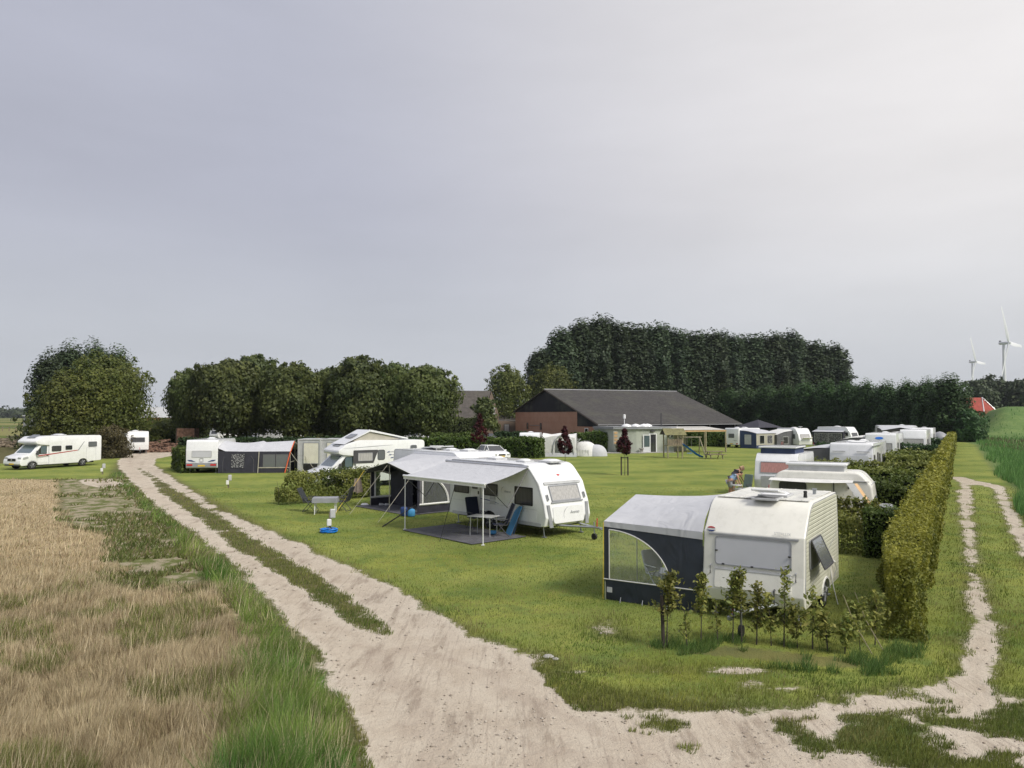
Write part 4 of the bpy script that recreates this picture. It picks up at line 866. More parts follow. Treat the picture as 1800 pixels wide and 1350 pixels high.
def crown_points(clumps, n, shell=.55, tall=0):
    """clumps: array (k,4) x,y,z,r"""
    c=np.asarray(clumps,float); w=c[:,3]**2; idx=rng.choice(len(c),n,p=w/w.sum()); d=unit(n)
    rr=(shell+(1-shell)*rng.random(n)**.6)*c[idx,3]; d[:,2]*=.85
    if tall: d[:,2]*=tall; d[:,:2]*=.8
    Pt=c[idx,:3]+d*rr[:,None]
    cen=c[:,:3].mean(0); out=Pt-cen; out/=np.linalg.norm(out,axis=1,keepdims=True)+1e-9
    nr=d*.7+out*.5+np.array([0,0,.25]); 
    h=np.clip((d*np.array([.25,-.2,.9])).sum(1)*.5+.35,0,1)*.6+.4*rng.random(len(c))[idx]  # leaf tone painted lighter on each clump's upper, sunward side
    return Pt,nr,h
def limbs(mb, base, top, r, n, spread, z0, seed=0):
    rd=random.Random(seed); mb.tube([base,(base[0]+.15,base[1],top*.35),(base[0]-.1,base[1]+.1,top*.8)],r,8,r*.35)
    for k in range(n):
        a=2*math.pi*k/n+rd.random(); h=z0+(top*.6-z0)*k/n; L=spread*(.6+.4*rd.random())
        mb.tube([(base[0],base[1],h),(base[0]+.5*L*math.cos(a),base[1]+.5*L*math.sin(a),h+L*.45),(base[0]+L*math.cos(a),base[1]+L*math.sin(a),h+L*.75)],r*.42,6,r*.1)
def mk_tree(kind, label, loc, H, Wd, n=9000, leaf=.42, m='lf_dark', base=.18, nclump=26, shape='round', yaw=0, group=None, seed=1, name='tree', trunk=True, cat='tree'):
    global rng; st=rng; rng=np.random.default_rng(seed); rd=random.Random(seed)
    root=thing(name,label,cat,loc,yaw,group); cl=[]
    for i in range(nclump):
        t=(i+.5)/nclump; z=base+(1-base)*t
        if shape=='round': prof=math.sqrt(max(0,1-((z-(base+1)/2)/((1-base)/2*1.04))**2))**1.15
        elif shape=='dome': prof=(1-((z-base)/(1-base))**2.4)**.5
        elif shape=='column': prof=(min(1,(z-base)/.10+.55))*(1-max(0,(z-.72)/.28)**1.6*.85)
        else: prof=1
        a=i*2.399+rd.random()*.6; rr=prof*(.30+.66*math.sqrt(rd.random()))
        cr=Wd*(.15+.12*rd.random())*(1.0 if shape!='column' else 1.2)*(1-.25*max(0,z-.6))
        cl.append((rr*(Wd/2-cr*.8)*math.cos(a),rr*(Wd/2-cr*.8)*math.sin(a),z*H-cr*(.5 if z>.8 else 0),cr))
    if shape=='column':
        for k in range(46):
            a=rd.random()*6.28; q=rd.random(); zz=rd.uniform(.2,.97) if k>16 else rd.uniform(.88,.99); pr=.5*(1-max(0,(zz-.72)/.28)**1.6*.8) if zz<1 else .12
            cl.append((q*pr*Wd*math.cos(a),q*pr*Wd*math.sin(a),H*zz-Wd*.06,Wd*rd.uniform(.06,.095)))
    if shape in('round','dome'):
        for k in range(60): 
            a=rd.random()*6.28; q=rd.random()*.95; zz=(math.sqrt(1-q*q)*.5+.5)+rd.uniform(-.05,.10); cl.append((q*Wd*.49*math.cos(a),q*Wd*.49*math.sin(a),H*(base+(1-base)*zz)-.2,Wd*rd.uniform(.022,.06)))
    Pt,nr,h=crown_points(cl,n,.25,1.9 if shape=='column' else 0)
    V,F,C=leaves(Pt,nr,leaf,.75,1.5,h); npmesh('crown',V,F,M[m],root,C)
    if trunk:
        mb=MB(); limbs(mb,(0,0,-.1),H*.8,max(.12,H*.022),9,Wd*.36,H*max(base*.6,.1),seed); mb.build('trunk',M['bark'],root,smooth=60)
    rng=st; return root
def copy_thing(src, loc, yaw, scale, label, group=None):
    c=src.copy(); col.objects.link(c); c.location=loc; c.rotation_euler=(0,0,yaw); c.scale=scale; c['label']=label
    if group: c['group']=group
    for ch in list(src.children):
        d=ch.copy(); col.objects.link(d); d.parent=c
    return c
def gz(p): return (p.x,p.y,float(height(np.array([p.x]),np.array([p.y]))[0])-.02)
def tp(px,Y): q=P(px,760,Y); return gz(q)
def htop(py,Y): return CAM_H+(HZ-py)*Y/FPX
# --- row of big round trees left of centre
spec=[(335,107,652,7.2),(398,104,634,10.2),(450,108,629,9.6),(516,104,642,10.0),(575,109,650,9),(634,104,631,10.4),(697,106,643,9.4),(750,103,645,9.4)]
names=['leftmost dark round tree of the row, right above the awning','second dark tree of the row, tall with a ragged crown','third dark tree of the row, overlapping its left neighbour','dark tree with thick forked trunk in the middle of the row','rather low dark tree between two taller ones in the row','tall dark tree of the row above the raised motorhome roof','sixth big dark tree, right of the tallest crown','rightmost dark tree of the row, beside the brown house']
TP=[mk_tree('row',names[0],(0,0,0),10,11,34000,.27,'lf_dark',.27,36,'round',seed=21),mk_tree('row',names[1],(0,0,0),10,11,34000,.27,'lf_dark',.29,40,'round',seed=22),mk_tree('row',names[2],(0,0,0),10,11,34000,.27,'lf_dark',.25,38,'dome',seed=23)]
for i,(x,Y,yt,wd) in enumerate(spec):
    Hh=htop(yt,Y); s=(wd/10.2,wd/10.2,Hh/10.2); loc=tp(x,Y)
    if i<3: t=TP[i]; t.location=loc; t.scale=s; t.rotation_euler=(0,0,i*1.3); t['group']='row of big dark trees'
    else: copy_thing(TP[i%3],loc,i*1.7,s,names[i],'row of big dark trees')
# --- left group
mk_tree('l','broad olive green tree overhanging the small caravan',tp(186,96),htop(631,96),12.8,40000,.22,'lf_mid',.14,52,'dome',seed=31)
mk_tree('l','round green tree at the left side of the broad olive tree',tp(118,92),htop(662,92),9.5,20000,.22,'lf_mid',.06,30,'dome',seed=37)
for i,(x,Y,yt,wd,lb) in enumerate(((82,112,618,6.0,'leftmost dark poplar with a ragged leaning outline'),(118,116,601,6.5,'tall dark poplar second from the left'),(163,118,598,7,'tallest dark poplar behind the broad olive tree'),(203,116,608,6.5,'dark poplar at the right end of the left group'))):
    mk_tree('p',lb,tp(x,Y),htop(yt,Y)*.93,wd+1.2,15000,.27,'lf_pop',.05,30,'column',seed=40+i,group='poplars on the far left')
mk_tree('s','low dark bushes under the leftmost poplar',tp(100,100),5.2,11,6000,.35,'lf_dark',.0,22,'dome',seed=45,name='bush',cat='bush',trunk=False)
mk_tree('s','brown leafless scrub beside the rear of the left motorhome',tp(198,78),3.2,4.6,5000,.14,'lf_brown',.0,16,'dome',seed=46,name='bush',cat='bush')
mk_tree('s','green bushes behind the log pile',tp(290,112),3.4,11,5000,.3,'lf_mid',.0,18,'dome',seed=47,name='bush',cat='bush',trunk=False)
# --- trees at the house and behind the barn
mk_tree('c','big olive green tree between the brown house and the barn',tp(892,170),htop(649,170),11.5,22000,.29,'lf_mid',.05,40,'round',seed=51)
mk_tree('c','yellowish round tree just behind the barn ridge',tp(972,178),htop(646,178),12.5,22000,.30,'lf_mid',.1,36,'round',seed=52)
mk_tree('c','low dark spreading tree in front of the brown house gable',tp(853,132),7.2,5.5,3500,.35,'lf_dark',.3,16,'dome',seed=53)
# --- poplar wood
PR=[mk_tree('pop','p',(0,0,0),26,10,17000,.45,'lf_pop',.10,46,'column',seed=61+i) for i in range(3)]
pn=['end poplar at the left, lowest and raggedest of the wood','second poplar from the left end of the wood','tall poplar above the barn ridge, third from the left']+['poplar of the wood, number %d counted along its crest from the left'%k for k in range(4,40)]
ord_=('first','second','third','fourth','fifth','sixth','seventh','eighth','ninth','tenth','eleventh','twelfth','thirteenth','fourteenth','fifteenth','sixteenth')
tops=[(948,604),(985,572),(1020,556),(1052,553),(1085,560),(1120,564),(1155,565),(1188,572),(1222,576),(1255,577),(1290,580),(1325,580),(1360,580),(1395,583),(1430,592),(1468,598)]
for i,(x,yt) in enumerate(tops):
    Y=186+62*(x-948)/520; Hh=htop(yt,Y); lb='%s poplar of the tall dark wood, counted from its left end'%ord_[i]; wd=7.6*Y/195
    loc=tp(x,Y); s=(wd/9*1.45*(.85+.3*((i*37)%10)/10),wd/9*1.45,Hh/26.2*(.905+.06*((i*53)%10)/10))
    if i<3: t=PR[i]; t.location=loc; t.scale=s; t['label']=lb; t['group']='poplars of the tall wood'; t['category']='poplar'
    else: copy_thing(PR[i%3],loc,i*2.1,s,lb,'poplars of the tall wood')
for i in range(15):   # second row, seen between the crowns
    x=965+i*34; Y=200+62*i/15; copy_thing(PR[(i+1)%3],tp(x,Y),i*1.1,(1.3,1.3,htop(tops[i][1]+14,Y)/26.2),'%s poplar of the back row behind the tall wood, from its left end'%ord_[i],'poplars of the back row')
# --- tall screen of dark trees behind the pitches
SR=[mk_tree('scr','s',(0,0,0),10,7,16000,.26,'lf_con',.0,40,'column',seed=71+i) for i in range(3)]
st_=[(1282,690,196),(1316,688,190),(1350,684,184),(1385,683,178),(1420,677,171),(1455,676,165),(1490,676,159),(1525,675,153),(1560,677,147),(1597,676,141),(1632,672,135),(1668,667,129)]
for i,(x,yt,Y) in enumerate(st_):
    lb='%s tree of the clipped dark screen behind the caravans, from its left end'%ord_[i]; Hh=htop(yt,Y); wd=8.2*Y/160 if i<11 else 8.8
    loc=tp(x,Y); s=(wd/7*.95,wd/7*.95,Hh/10.1)
    if i<3: t=SR[i]; t.location=loc; t.scale=s; t['label']=lb; t['group']='clipped screen of dark trees'
    else: copy_thing(SR[i%3],loc,i*2.3,s,lb,'clipped screen of dark trees')
mk_tree('s','dark bush at the right foot of the clipped tree screen',tp(1707,124),5.0,6.5,5000,.3,'lf_con',.0,18,'dome',seed=78,name='bush',cat='bush',trunk=False)
mk_tree('s','rounded grey-green bush on the bank right of the tree screen',tp(1713,150),3.4,3.4,2000,.3,'lf_mid',.0,10,'dome',seed=79,name='bush',cat='bush',trunk=False)
# --- far trees beyond the dyke, and on the horizon at the left
for i,(x,yt,wd,Y) in enumerate(((1722,686,19,320),(1742,690,16,330),(1762,697,15,330),(1782,702,17,325),(1800,697,18,320),(1826,699,20,320))):
    t=mk_tree('f',('far tree behind the red roofed house','far round tree right of the red roof','far low tree below the big wind turbine','far tree on the dyke skyline, right of the turbine mast','far dark tree at the right edge of the skyline','far tree just beyond the right edge')[i],tp(x,Y),htop(yt,Y)-0,wd,2600,.9,'lf_far',.0,18,'dome',seed=90+i,group='trees beyond the dyke',trunk=False)
for i,(x,yt,wd,Y) in enumerate(((-14,727,60,1000),(8,727,55,1040),(26,724,34,1000),(36,725,40,1040),(50,727,40,1000),(64,728,40,1000))):
    mk_tree('f',('horizon tree clump at the very left edge','low horizon tree clump beside the left edge','highest little tree clump on the left horizon','horizon tree clump right of the highest one','horizon tree clump left of the grey shed','horizon tree clump behind the grey shed')[i],tp(x,Y),htop(yt,Y)+1,wd,1500,3,'lf_far',.0,14,'dome',seed=100+i,group='tree clumps on the horizon',trunk=False)
# --- young red trees on stakes
def red_tree(label,px,Y,ht,cz,cw,stakes,seed):
    p=P(px,800,Y); r=mk_tree('r',label,(p.x,p.y,0),1,1,1,.1,'lf_red',seed=seed,trunk=False,name='young_maple'); 
    for ch in list(r.children): bpy.data.objects.remove(ch)
    rd=random.Random(seed); cl=[]
    for k in range(60):
        t=k/59; z=cz+(ht-cz)*t; w_=cw/2*(1-t**1.3)*(.4+.6*min(1,t*5)); a=rd.random()*6.28; q=math.sqrt(rd.random()); cl.append((q*w_*math.cos(a),q*w_*math.sin(a),z,.12+.10*rd.random()))
    Pt,nr,h=crown_points(cl,3600,.1); V,F,C=leaves(Pt,nr,.10,1,1.2,h); npmesh('crown',V,F,M['lf_red'],r,C)
    mb=MB(); mb.tube([(0,0,-.05),(.02,0,cz*.6),(0,.02,ht*.85)],.028,6,.012)
    for k in range(7): a=k*2.4; mb.tube([(0,0,cz+k*.12),(.3*math.cos(a),.3*math.sin(a),cz+.35+k*.15)],.01,4,.004)
    mb.build('trunk',M['bark'],r)
    for s in stakes: MB().tube([(s,.05,-.05),(s,.05,1.35)],.05,6).build('stake',M['dwood'],r)
    if stakes: MB().box(((stakes[0]+stakes[-1])/2,.05,1.28),(abs(stakes[-1]-stakes[0]),.02,.06)).build('tie',M['black'],r)
    return r
red_tree('young red-leaved maple between two dark stakes on the lawn',1098,55.5,3.3,1.62,1.35,(-.24,.24),1)
red_tree('young red-leaved maple in front of the white awning tent',993,57,3.5,1.55,1.3,(),2)
red_tree('slim dark red maple right behind the white hatchback',843,66,4.4,2.0,1.8,(),3)

# --- clipped hedges: thousands of leaves round a core sheet coloured as inner shade
def hedge(label, a, b, w, h, m, leaf=.09, dens=260, seed=1, group=None, gaps=.0, name='hedge', z0=0, wob=.12, core=True, topvar=.15):
    global rng; st=rng; rng=np.random.default_rng(seed)
    a=Vector((a[0],a[1],0)); b=Vector((b[0],b[1],0)); L=(b-a).length; u=(b-a)/L; v=Vector((-u.y,u.x,0))
    root=thing(name,label,'hedge',(a.x,a.y,0),math.atan2(u.y,u.x),group)
    n=int(dens*(2*h*L+w*L+2*w*h)); 
    s=rng.random(n)*L; q=rng.random(n)*(2*h+w); 
    wl=w/2*(1+wob*3*(fbm(s,s*0,1.1,seed)-.5)); hl=h*(1+topvar*2*(fbm(s,s*0+3,1.3,seed+5)-.5))
    y=np.where(q<h,-wl,np.where(q<2*h,wl,(q-2*h)/w*2*wl-wl)); z=np.where(q<h,q/h*hl,np.where(q<2*h,(q-h)/h*hl,hl))
    e=rng.random(n)<(2*w*h)/(2*h*L+w*L+2*w*h); s=np.where(e,np.where(rng.random(n)<.5,0,L),s); y=np.where(e,(rng.random(n)-.5)*w,y); z=np.where(e,rng.random(n)*h,z)
    nr=np.stack([np.where(e,np.where(s<L/2,-1.,1.),0),np.where(e,0,np.where(q<h,-1.,np.where(q<2*h,1.,0))),np.where(e,0,np.where(q<2*h,.2,1.))],1)
    bumpy=(fbm(s*1.0+y,z+y*.7,.45,seed+2)-.5)*.30; dep=-rng.random(n)**2*.16+bumpy
    top_sp=np.where((q>=2*h)&(~e),rng.random(n)**5*.22,0)
    Pt=np.stack([s,y,np.maximum(z,.04)+z0],1)+nr*dep[:,None]; Pt[:,2]+=top_sp
    hue=.30+.35*(fbm(s,z*1.5+y,.6,seed+9)-.5)*2+np.where((q>=2*h)&(~e),.28,0)*0+.1*nr[:,2]  # last term paints the top leaves lighter, as light falls on them
    if gaps>0:
        k=fbm(s,z,.8,seed+20)+ .1*rng.random(n) > gaps; k|=(z<.2)&False; Pt,nr,hue=Pt[k],nr[k],hue[k]
    V,F,C=leaves(Pt,nr,leaf,.9,1.5,hue); npmesh('foliage',V,F,M[m],root,C)
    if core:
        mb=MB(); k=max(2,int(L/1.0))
        mb.grid(lambda i,j:V3(i*L*.98+.01*L,[-1,-1,1,1][int(round(j*3))]*(w/2*.70),[.05,h*.86,h*.86,.05][int(round(j*3))]+z0),k,3); mb.build('dark_core',M['core'],root)
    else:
        mb=MB(); k=int(L/.45); rd=random.Random(seed)
        for i in range(k+1):
            x=i*L/max(1,k); mb.tube([(x,0,-.02),(x+rd.uniform(-.05,.05),rd.uniform(-.06,.06),h*.55),(x+rd.uniform(-.12,.12),rd.uniform(-.1,.1),h*.95)],.014,5,.005)
        mb.build('stems',M['bark'],root)
    rng=st; return root
# long hornbeam hedge along the track
hd=V3(.507,.862,0); h0=V3(7.55,15.15,0)
segs=[(0,5,.045,900),(5,11,.055,620),(11,22,.075,330),(22,42,.11,150),(42,76,.17,70),(76,116,.25,34)]
mains=[]
V_,F_,C_=[],[],[]
root=thing('hedge','long clipped hornbeam hedge, sunlit yellow painted into its top, running along the mown track','hedge',(h0.x,h0.y,0),math.atan2(hd.y,hd.x))
off=0; st=rng; rng=np.random.default_rng(5)
for (a,b,lf,dn) in segs:
    L=b-a; w,h=.84,1.60; per=2*h+w+.0; n=int(dn*L*per); s=a+rng.random(n)*L; q=rng.random(n)*per
    if a==0: 
        m_=int(dn*w*h); s=np.concatenate([s,np.full(m_,.0)]); q=np.concatenate([q,np.full(m_,-1.)]); n+=m_
    e=q<0; hl=h*(1+.16*(fbm(s,s*0,1.5,3)-.5)*2); hl=hl*(.80+.20*np.clip(s/2.2,0,1))+ (rng.random(n)**4*.3)*np.clip(1-s/3,0,1)
    y=np.where(e,(rng.random(n)-.5)*w,np.where(q<h,-w/2,np.where(q<2*h,w/2,(q-2*h)-w/2))); z=np.where(e,rng.random(n)*h,np.where(q<h,q/h*hl,np.where(q<2*h,(q-h)/h*hl,hl)))
    nr=np.stack([np.where(e,-1.,0),np.where(e|(q>=2*h),0,np.where(q<h,-1.,1.)),np.where(e,0,np.where(q<2*h,.15,1.))],1)
    bumpy=(fbm(s+y*.5,z+y,.5,8)-.5)*.42+(fbm(s,z,1.6,15)-.5)*.3
    dep=-rng.random(n)**2*.18+bumpy
    Pt=np.stack([s,y,np.maximum(z,.03)],1)+nr*dep[:,None]; Pt[:,2]+=np.where((q>=2*h),rng.random(n)**6*.3,0)
    tw=.55+.45*np.clip(s/2.6,0,1)+.35*np.clip(1-z/.7,0,1)*np.clip(1-s/2.5,0,1); Pt[:,1]=Pt[:,1]*np.where(s<2.6,tw,1)+ (-.10)*np.clip(1-s/2.6,0,1); Pt[:,0]-=np.where(s<1.0,.5*fbm(y*1.0,z,.35,77)-.12,0)
    hue=.42+.8*(fbm(s,z*1.3+y,.7,19)-.5)+.30*nr[:,2]-.05*(nr[:,1]>.5)  # light put into leaf colour: yellower lit top, darker left side
    V,F,C=leaves(Pt,nr,lf,.9,1.5,hue); V_.append(V);F_.append(F+off);C_.append(C); off+=len(V)
rng=st
npmesh('foliage',np.concatenate(V_),np.concatenate(F_),M['lf_horn'],root,np.concatenate(C_))
mb=MB(); mb.grid(lambda i,j:V3(2.2+i*113,[-.20,-.20,.24,.24][int(round(j*3))],[.05,1.42,1.42,.05][int(round(j*3))]),60,3).build('dark_core',M['core'],root)
def hp(s,t): # point at distance s along the long hedge and t to its left
    q=h0+hd*s+V3(-hd.y,hd.x,0)*t; return (q.x,q.y)
# cross hedges between the pitches
cross=[(9.8,.4,3.6,1.15,.8,'lf_horn2',.065,330,.54,False,'low yellowing cross hedge behind the cream caravan'),
 (9.5,.4,1.5,1.55,1.0,'lf_hedge',.06,420,0,True,'dark clipped block where the second cross hedge joins the long hedge'),
 (18.5,.4,2.3,1.5,.9,'lf_hedge',.08,260,.30,True,'cross hedge right behind the round cream caravan'),
 (22.5,.4,4.6,1.5,.9,'lf_hedge',.10,170,.34,True,'cross hedge with gaps in front of the large white caravan'),
 (26.5,.4,5.0,1.6,.9,'lf_horn2',.11,130,.36,True,'yellow-green cross hedge just before the large white caravan'),
 (33,.4,7,1.6,1.0,'lf_horn2',.13,100,.3,True,'bushy cross hedge in front of the caravan with the oval badge'),
 (41,.4,7,1.6,1.0,'lf_horn2',.15,80,.3,True,'brownish cross hedge beside the caravan with the oval badge'),
 (50,.4,9,1.5,1.1,'lf_horn2',.16,70,.2,True,'wide brownish cross hedge halfway down the pitches'),
 (63,.4,11,1.55,1.1,'lf_con',.18,70,0,True,'dark green clipped cross hedge in front of the far caravan'),
 (88,.4,11,1.5,1.1,'lf_con',.2,50,0,True,'farthest cross hedge, small and dark')]
for i,(s,t0,t1,h,w,m,lf,dn,gp_,core,lb) in enumerate(cross): hedge(lb,hp(s,t0),hp(s,t1),w,h,m,lf,dn,200+i,'cross hedges between the pitches',gp_,core=core)
# hedges in the middle and on the left
def hh(label,x0,Y0,x1,Y1,w,h,m,lf,dn,seed,gaps=0,core=True,**k):
    a=P(x0,780,Y0); b=P(x1,780,Y1); return hedge(label,(a.x,a.y),(b.x,b.y),w,h,m,lf,dn,seed,None,gaps,core=core,**k)
hh('long clipped green hedge behind the white hatchback',742,84,952,79,1.4,1.9,'lf_hedge',.17,90,301)
hh('thick bushy end of the green hedge beside the white awning tent',918,78.5,950,77.5,2.0,2.0,'lf_hedge',.15,110,302)
hh('second clipped hedge, darker and farther, left of the red maple',758,96,826,96,1.6,2.0,'lf_hedge',.18,80,303)
hh('green hedge between the small dome tent and the pale green cabin',1008,93,1094,90,1.5,2.15,'lf_hedge',.18,90,304)
hh('green hedge between the cabin porch and the caravan with the blue awning',1192,108,1282,105,1.5,2.0,'lf_hedge',.2,80,305)
hh('low dark hedge running under the big trees behind the pitches',318,92,742,92,1.6,1.55,'lf_con',.2,60,306)
hh('tall dark hedge closing the far side of the storage yard',285,150,850,150,2.5,3.6,'lf_dark',.3,22,311)
hh('low dark hedge by the drive of the brown house',868,140,925,140,1.2,1.2,'lf_con',.25,50,307)
hh('small dark hedge beside the leftmost awning caravan',312,63,330,57.5,.9,1.7,'lf_hedge',.12,140,308)
ha=G(490,887); hb=G(652,872)
hedge('loose leafy hornbeam hedge in front of the raised-roof motorhome',(ha.x,ha.y),(hb.x,hb.y),1.0,1.22,'lf_horn2',.085,360,309,None,.42,core=False,wob=.2,topvar=.2,z0=.12)
hedge('dark leafy thicket closing the hedge beside the grey tent',(hb.x-2.6,hb.y-.5),(hb.x+.4,hb.y+.1),.9,1.45,'lf_hedge',.08,380,310,None,.28,core=False,wob=.2)
# --- young hornbeams along the near pitch edge, each a plant of its own
def sapling(label,x,y,h,wd,seed,n=420,lf=.062,post=False,lowest=.38,lean=0):
    global rng; st=rng; rng=np.random.default_rng(seed); rd=random.Random(seed)
    r=thing('young_hornbeam',label,'young tree',(x,y,0),0,'young hornbeams at the near pitch edge'); mb=MB(); pts=[];nrs=[]
    top=V3(lean,rd.uniform(-.08,.08),h); mb.tube([(0,0,-.03),(lean*.3,0,h*.4),top],.016,5,.004)
    k=int(16*h)
    for i in range(k):
        t=lowest+(1-lowest)*(i/k); z=h*t; a=rd.random()*6.28; L=wd/2*(1-((t-lowest)/(1-lowest))**2*.75)*rd.uniform(.5,1.15)
        b0=V3(lean*t,0,z); b1=b0+V3(L*math.cos(a),L*math.sin(a),L*.55+.05); mb.tube([b0,b1],.005,3,.002)
        m_=max(3,int(n/k)); s=rng.random(m_)[:,None]; q=np.array(b0)[None]*(1-s)+np.array(b1)[None]*s+rng.normal(size=(m_,3))*.045; pts.append(q); nrs.append(np.tile([0,0,.8],(m_,1))+unit(m_)*.9)
    Pt=np.concatenate(pts); V,F,C=leaves(Pt,np.concatenate(nrs),lf,.5,1.7); npmesh('leaves',V,F,M['lf_horn2'],r,C); mb.build('stem',M['bark'],r)
    if post:
        pp=MB().tube([(-.06,.0,-.05),(-.09,-.02,.98)],.035,6).build('tree_stake',M['dwood'],r)
    rng=st; return r
sp=[(1172,1138,1.62,.62,1000,1,'bushiest young hornbeam, at the left end beside its dark stake'),(1208,1140,.85,.35,140,0,'short thin young hornbeam, second from the left end'),(1232,1134,1.55,.5,620,0,'full young hornbeam in front of the canopy corner'),
 (1262,1132,.95,.3,110,0,'thin sparse young hornbeam left of the grab bar'),(1288,1130,1.5,.62,760,0,'dense young hornbeam before the middle of the cream caravan'),(1304,1132,1.65,.5,520,0,'tall young hornbeam touching the caravan locker'),(1330,1134,1.35,.5,380,0,'middle-sized young hornbeam right of the tall dense one'),
 (1356,1136,1.15,.5,300,0,'low young hornbeam under the right part of the caravan front'),(1378,1138,1.75,.36,300,0,'narrow whip-like young hornbeam at the caravan corner'),(1402,1140,1.1,.6,420,0,'spreading low hornbeam below the caravan corner'),
 (1428,1142,1.45,.5,300,0,'yellowish young hornbeam leaning in front of the caravan wheel'),(1455,1146,.95,.7,420,0,'low brownish hornbeam between corner and long hedge'),(1485,1150,.9,.8,520,0,'low brownish bushy hornbeam near the bare sticks'),(1512,1144,1.15,.8,620,0,'brown leafy hornbeam at the foot of the long hedge'),(1538,1134,1.3,.7,560,0,'last young hornbeam, growing into the end of the long hedge')]
for i,(x,y,h,wd,n,post,lb) in enumerate(sp):
    p=G(x,y); sapling(lb,p.x,p.y,h*(.84 if i<9 else .74),wd*.9,400+i,int(n*.62),.056,bool(post),.42 if i in(0,2,4,5) else .25,.05*(-1)**i)
sp2=[(1474,958),(1490,960),(1506,962),(1522,963),(1538,964)]
for i,(x,y) in enumerate(sp2):
    p=G(x,y); sapling('%s thin-stemmed young hornbeam behind the cream caravan, from the left'%ord_[i],p.x,p.y,1.55,.72,450+i,560,.07,False,.36)
# two bare sticks
for i,(x0,y0,x1,y1) in enumerate(((1533,1150,1505,1110),(1553,1144,1534,1090))):
    a=G(x0,y0); MB2=MB().tube([a,a+V3(-.28,.1,.55),a+V3(-.45,.15,1.05)],.012,5,.006); tag(MB2.build('stick',M['woodg']),('short pale bare stick leaning at the foot of the long hedge','taller bare stick leaning behind the short pale one')[i],'stick')
# ---------------------------------------------------------------- grass blades
def blades(name,label,X,Y,h,wd,col0,lean=.35,m=None,clump=0,cs=.8):
    n=len(X); 
    if clump: h=h*(.35+1.35*fbm(X,Y,.42,131)**1.1*1.2)
    A_=fbm(X,Y,cs,133)*14; cx_,cy_=np.cos(A_)*clump,np.sin(A_)*clump; Zg=height(X,Y); a=rng.random(n)*6.283; hh_=h*(.55+.75*rng.random(n)); ww=wd*(.7+.6*rng.random(n))
    dx,dy=np.cos(a)*ww/2,np.sin(a)*ww/2; b=rng.random(n)*6.283; lx,ly=np.cos(b)*hh_*lean*rng.random(n)+hh_*(lean*.2+cx_),np.sin(b)*hh_*lean*rng.random(n)+hh_*cy_
    col0=col0*(.68+.64*rng.random((n,1))); V=np.stack([np.stack([X-dx,Y-dy,Zg-.01],1),np.stack([X+dx,Y+dy,Zg-.01],1),np.stack([X+lx,Y+ly,Zg+hh_],1)],1).reshape(-1,3)
    F=np.arange(3*n).reshape(-1,3); o=npmesh(name,V,F,m or M['blade'],None,np.repeat(col0,3,0)); o['kind']='stuff'; return tag(o,label)
def bladem():
    t=NT('grass_blades'); c=t.attr('Col',False); t.col(c); t.set(Roughness=.6); t.bsdf.inputs['Specular IOR Level'].default_value=.25
    tr=t.new('ShaderNodeBsdfTranslucent'); t.lk(c,tr.inputs[0]); mx=t.new('ShaderNodeMixShader'); mx.inputs[0].default_value=.3
    t.lk(t.bsdf.outputs[0],mx.inputs[1]); t.lk(tr.outputs[0],mx.inputs[2]); t.lk(mx.outputs[0],t.out.inputs[0]); return t.m
M['blade']=bladem()
def scatter(n,Y0,Y1,k0,k1,power=2.0):
    """n points between Y0 and Y1, denser nearby"""
    r=rng.random(n); Y=(Y0**(1-power)+r*(Y1**(1-power)-Y0**(1-power)))**(1/(1-power)) if power!=1 else Y0*(Y1/Y0)**r
    return Y*(k0+(k1-k0)*rng.random(n)),Y
def lerp(a,b,t): return np.asarray(a)[None]*(1-t[:,None])+np.asarray(b)[None]*t[:,None]
# short lawn grass
X,Y=scatter(330000,8,46,-.62,.78,1.9); X=X; d=dirt_sd(X,Y); fl=np.maximum(np.maximum(sdf(FIELD,X,Y),sdf(WEED,X,Y)),sdf(VERGE,X,Y)); sl=sdf(SOIL,X,Y)
e=d+(fbm(X,Y,.35,33)-.5)*.5; k=(e<.06)&(fl<-.05)&(sl+.4*(rng.random(len(X))-.5)<-.05); X,Y,e=X[k],Y[k],e[k]
g=fbm(X,Y,2.2,41); g2=fbm(X,Y,.5,43); c=lerp((.140,.205,.040),(.320,.335,.078),np.clip((g-.3)*2.2,0,1)); c=c*(.75+.5*g2)[:,None]; g4=fbm(X*.7,Y,1.3,45); g5=fbm(X,Y,.8,46); wz=np.clip((g4-.56)*7,0,1)[:,None]; c=c*(1-.75*wz)+np.array([.33,.30,.12])[None]*.75*wz; cz=np.clip((.42-g5)*7,0,1)[:,None]; c=c*(1-.6*cz)+np.array([.06,.13,.02])[None]*.6*cz; dry=rng.random(len(X))<(.05+.10*(g2>.55)); c[dry]=(.34,.29,.15)
near=np.exp(-np.abs(e)*3)[:,None]; c=c*(1-.35*near)+np.array([.09,.11,.035])[None]*.35*near
blades('lawn_grass','short mown grass of the pitches',X,Y,.045+.035*(e>-.5),.012*np.clip(Y/14,1,3),c,.6)
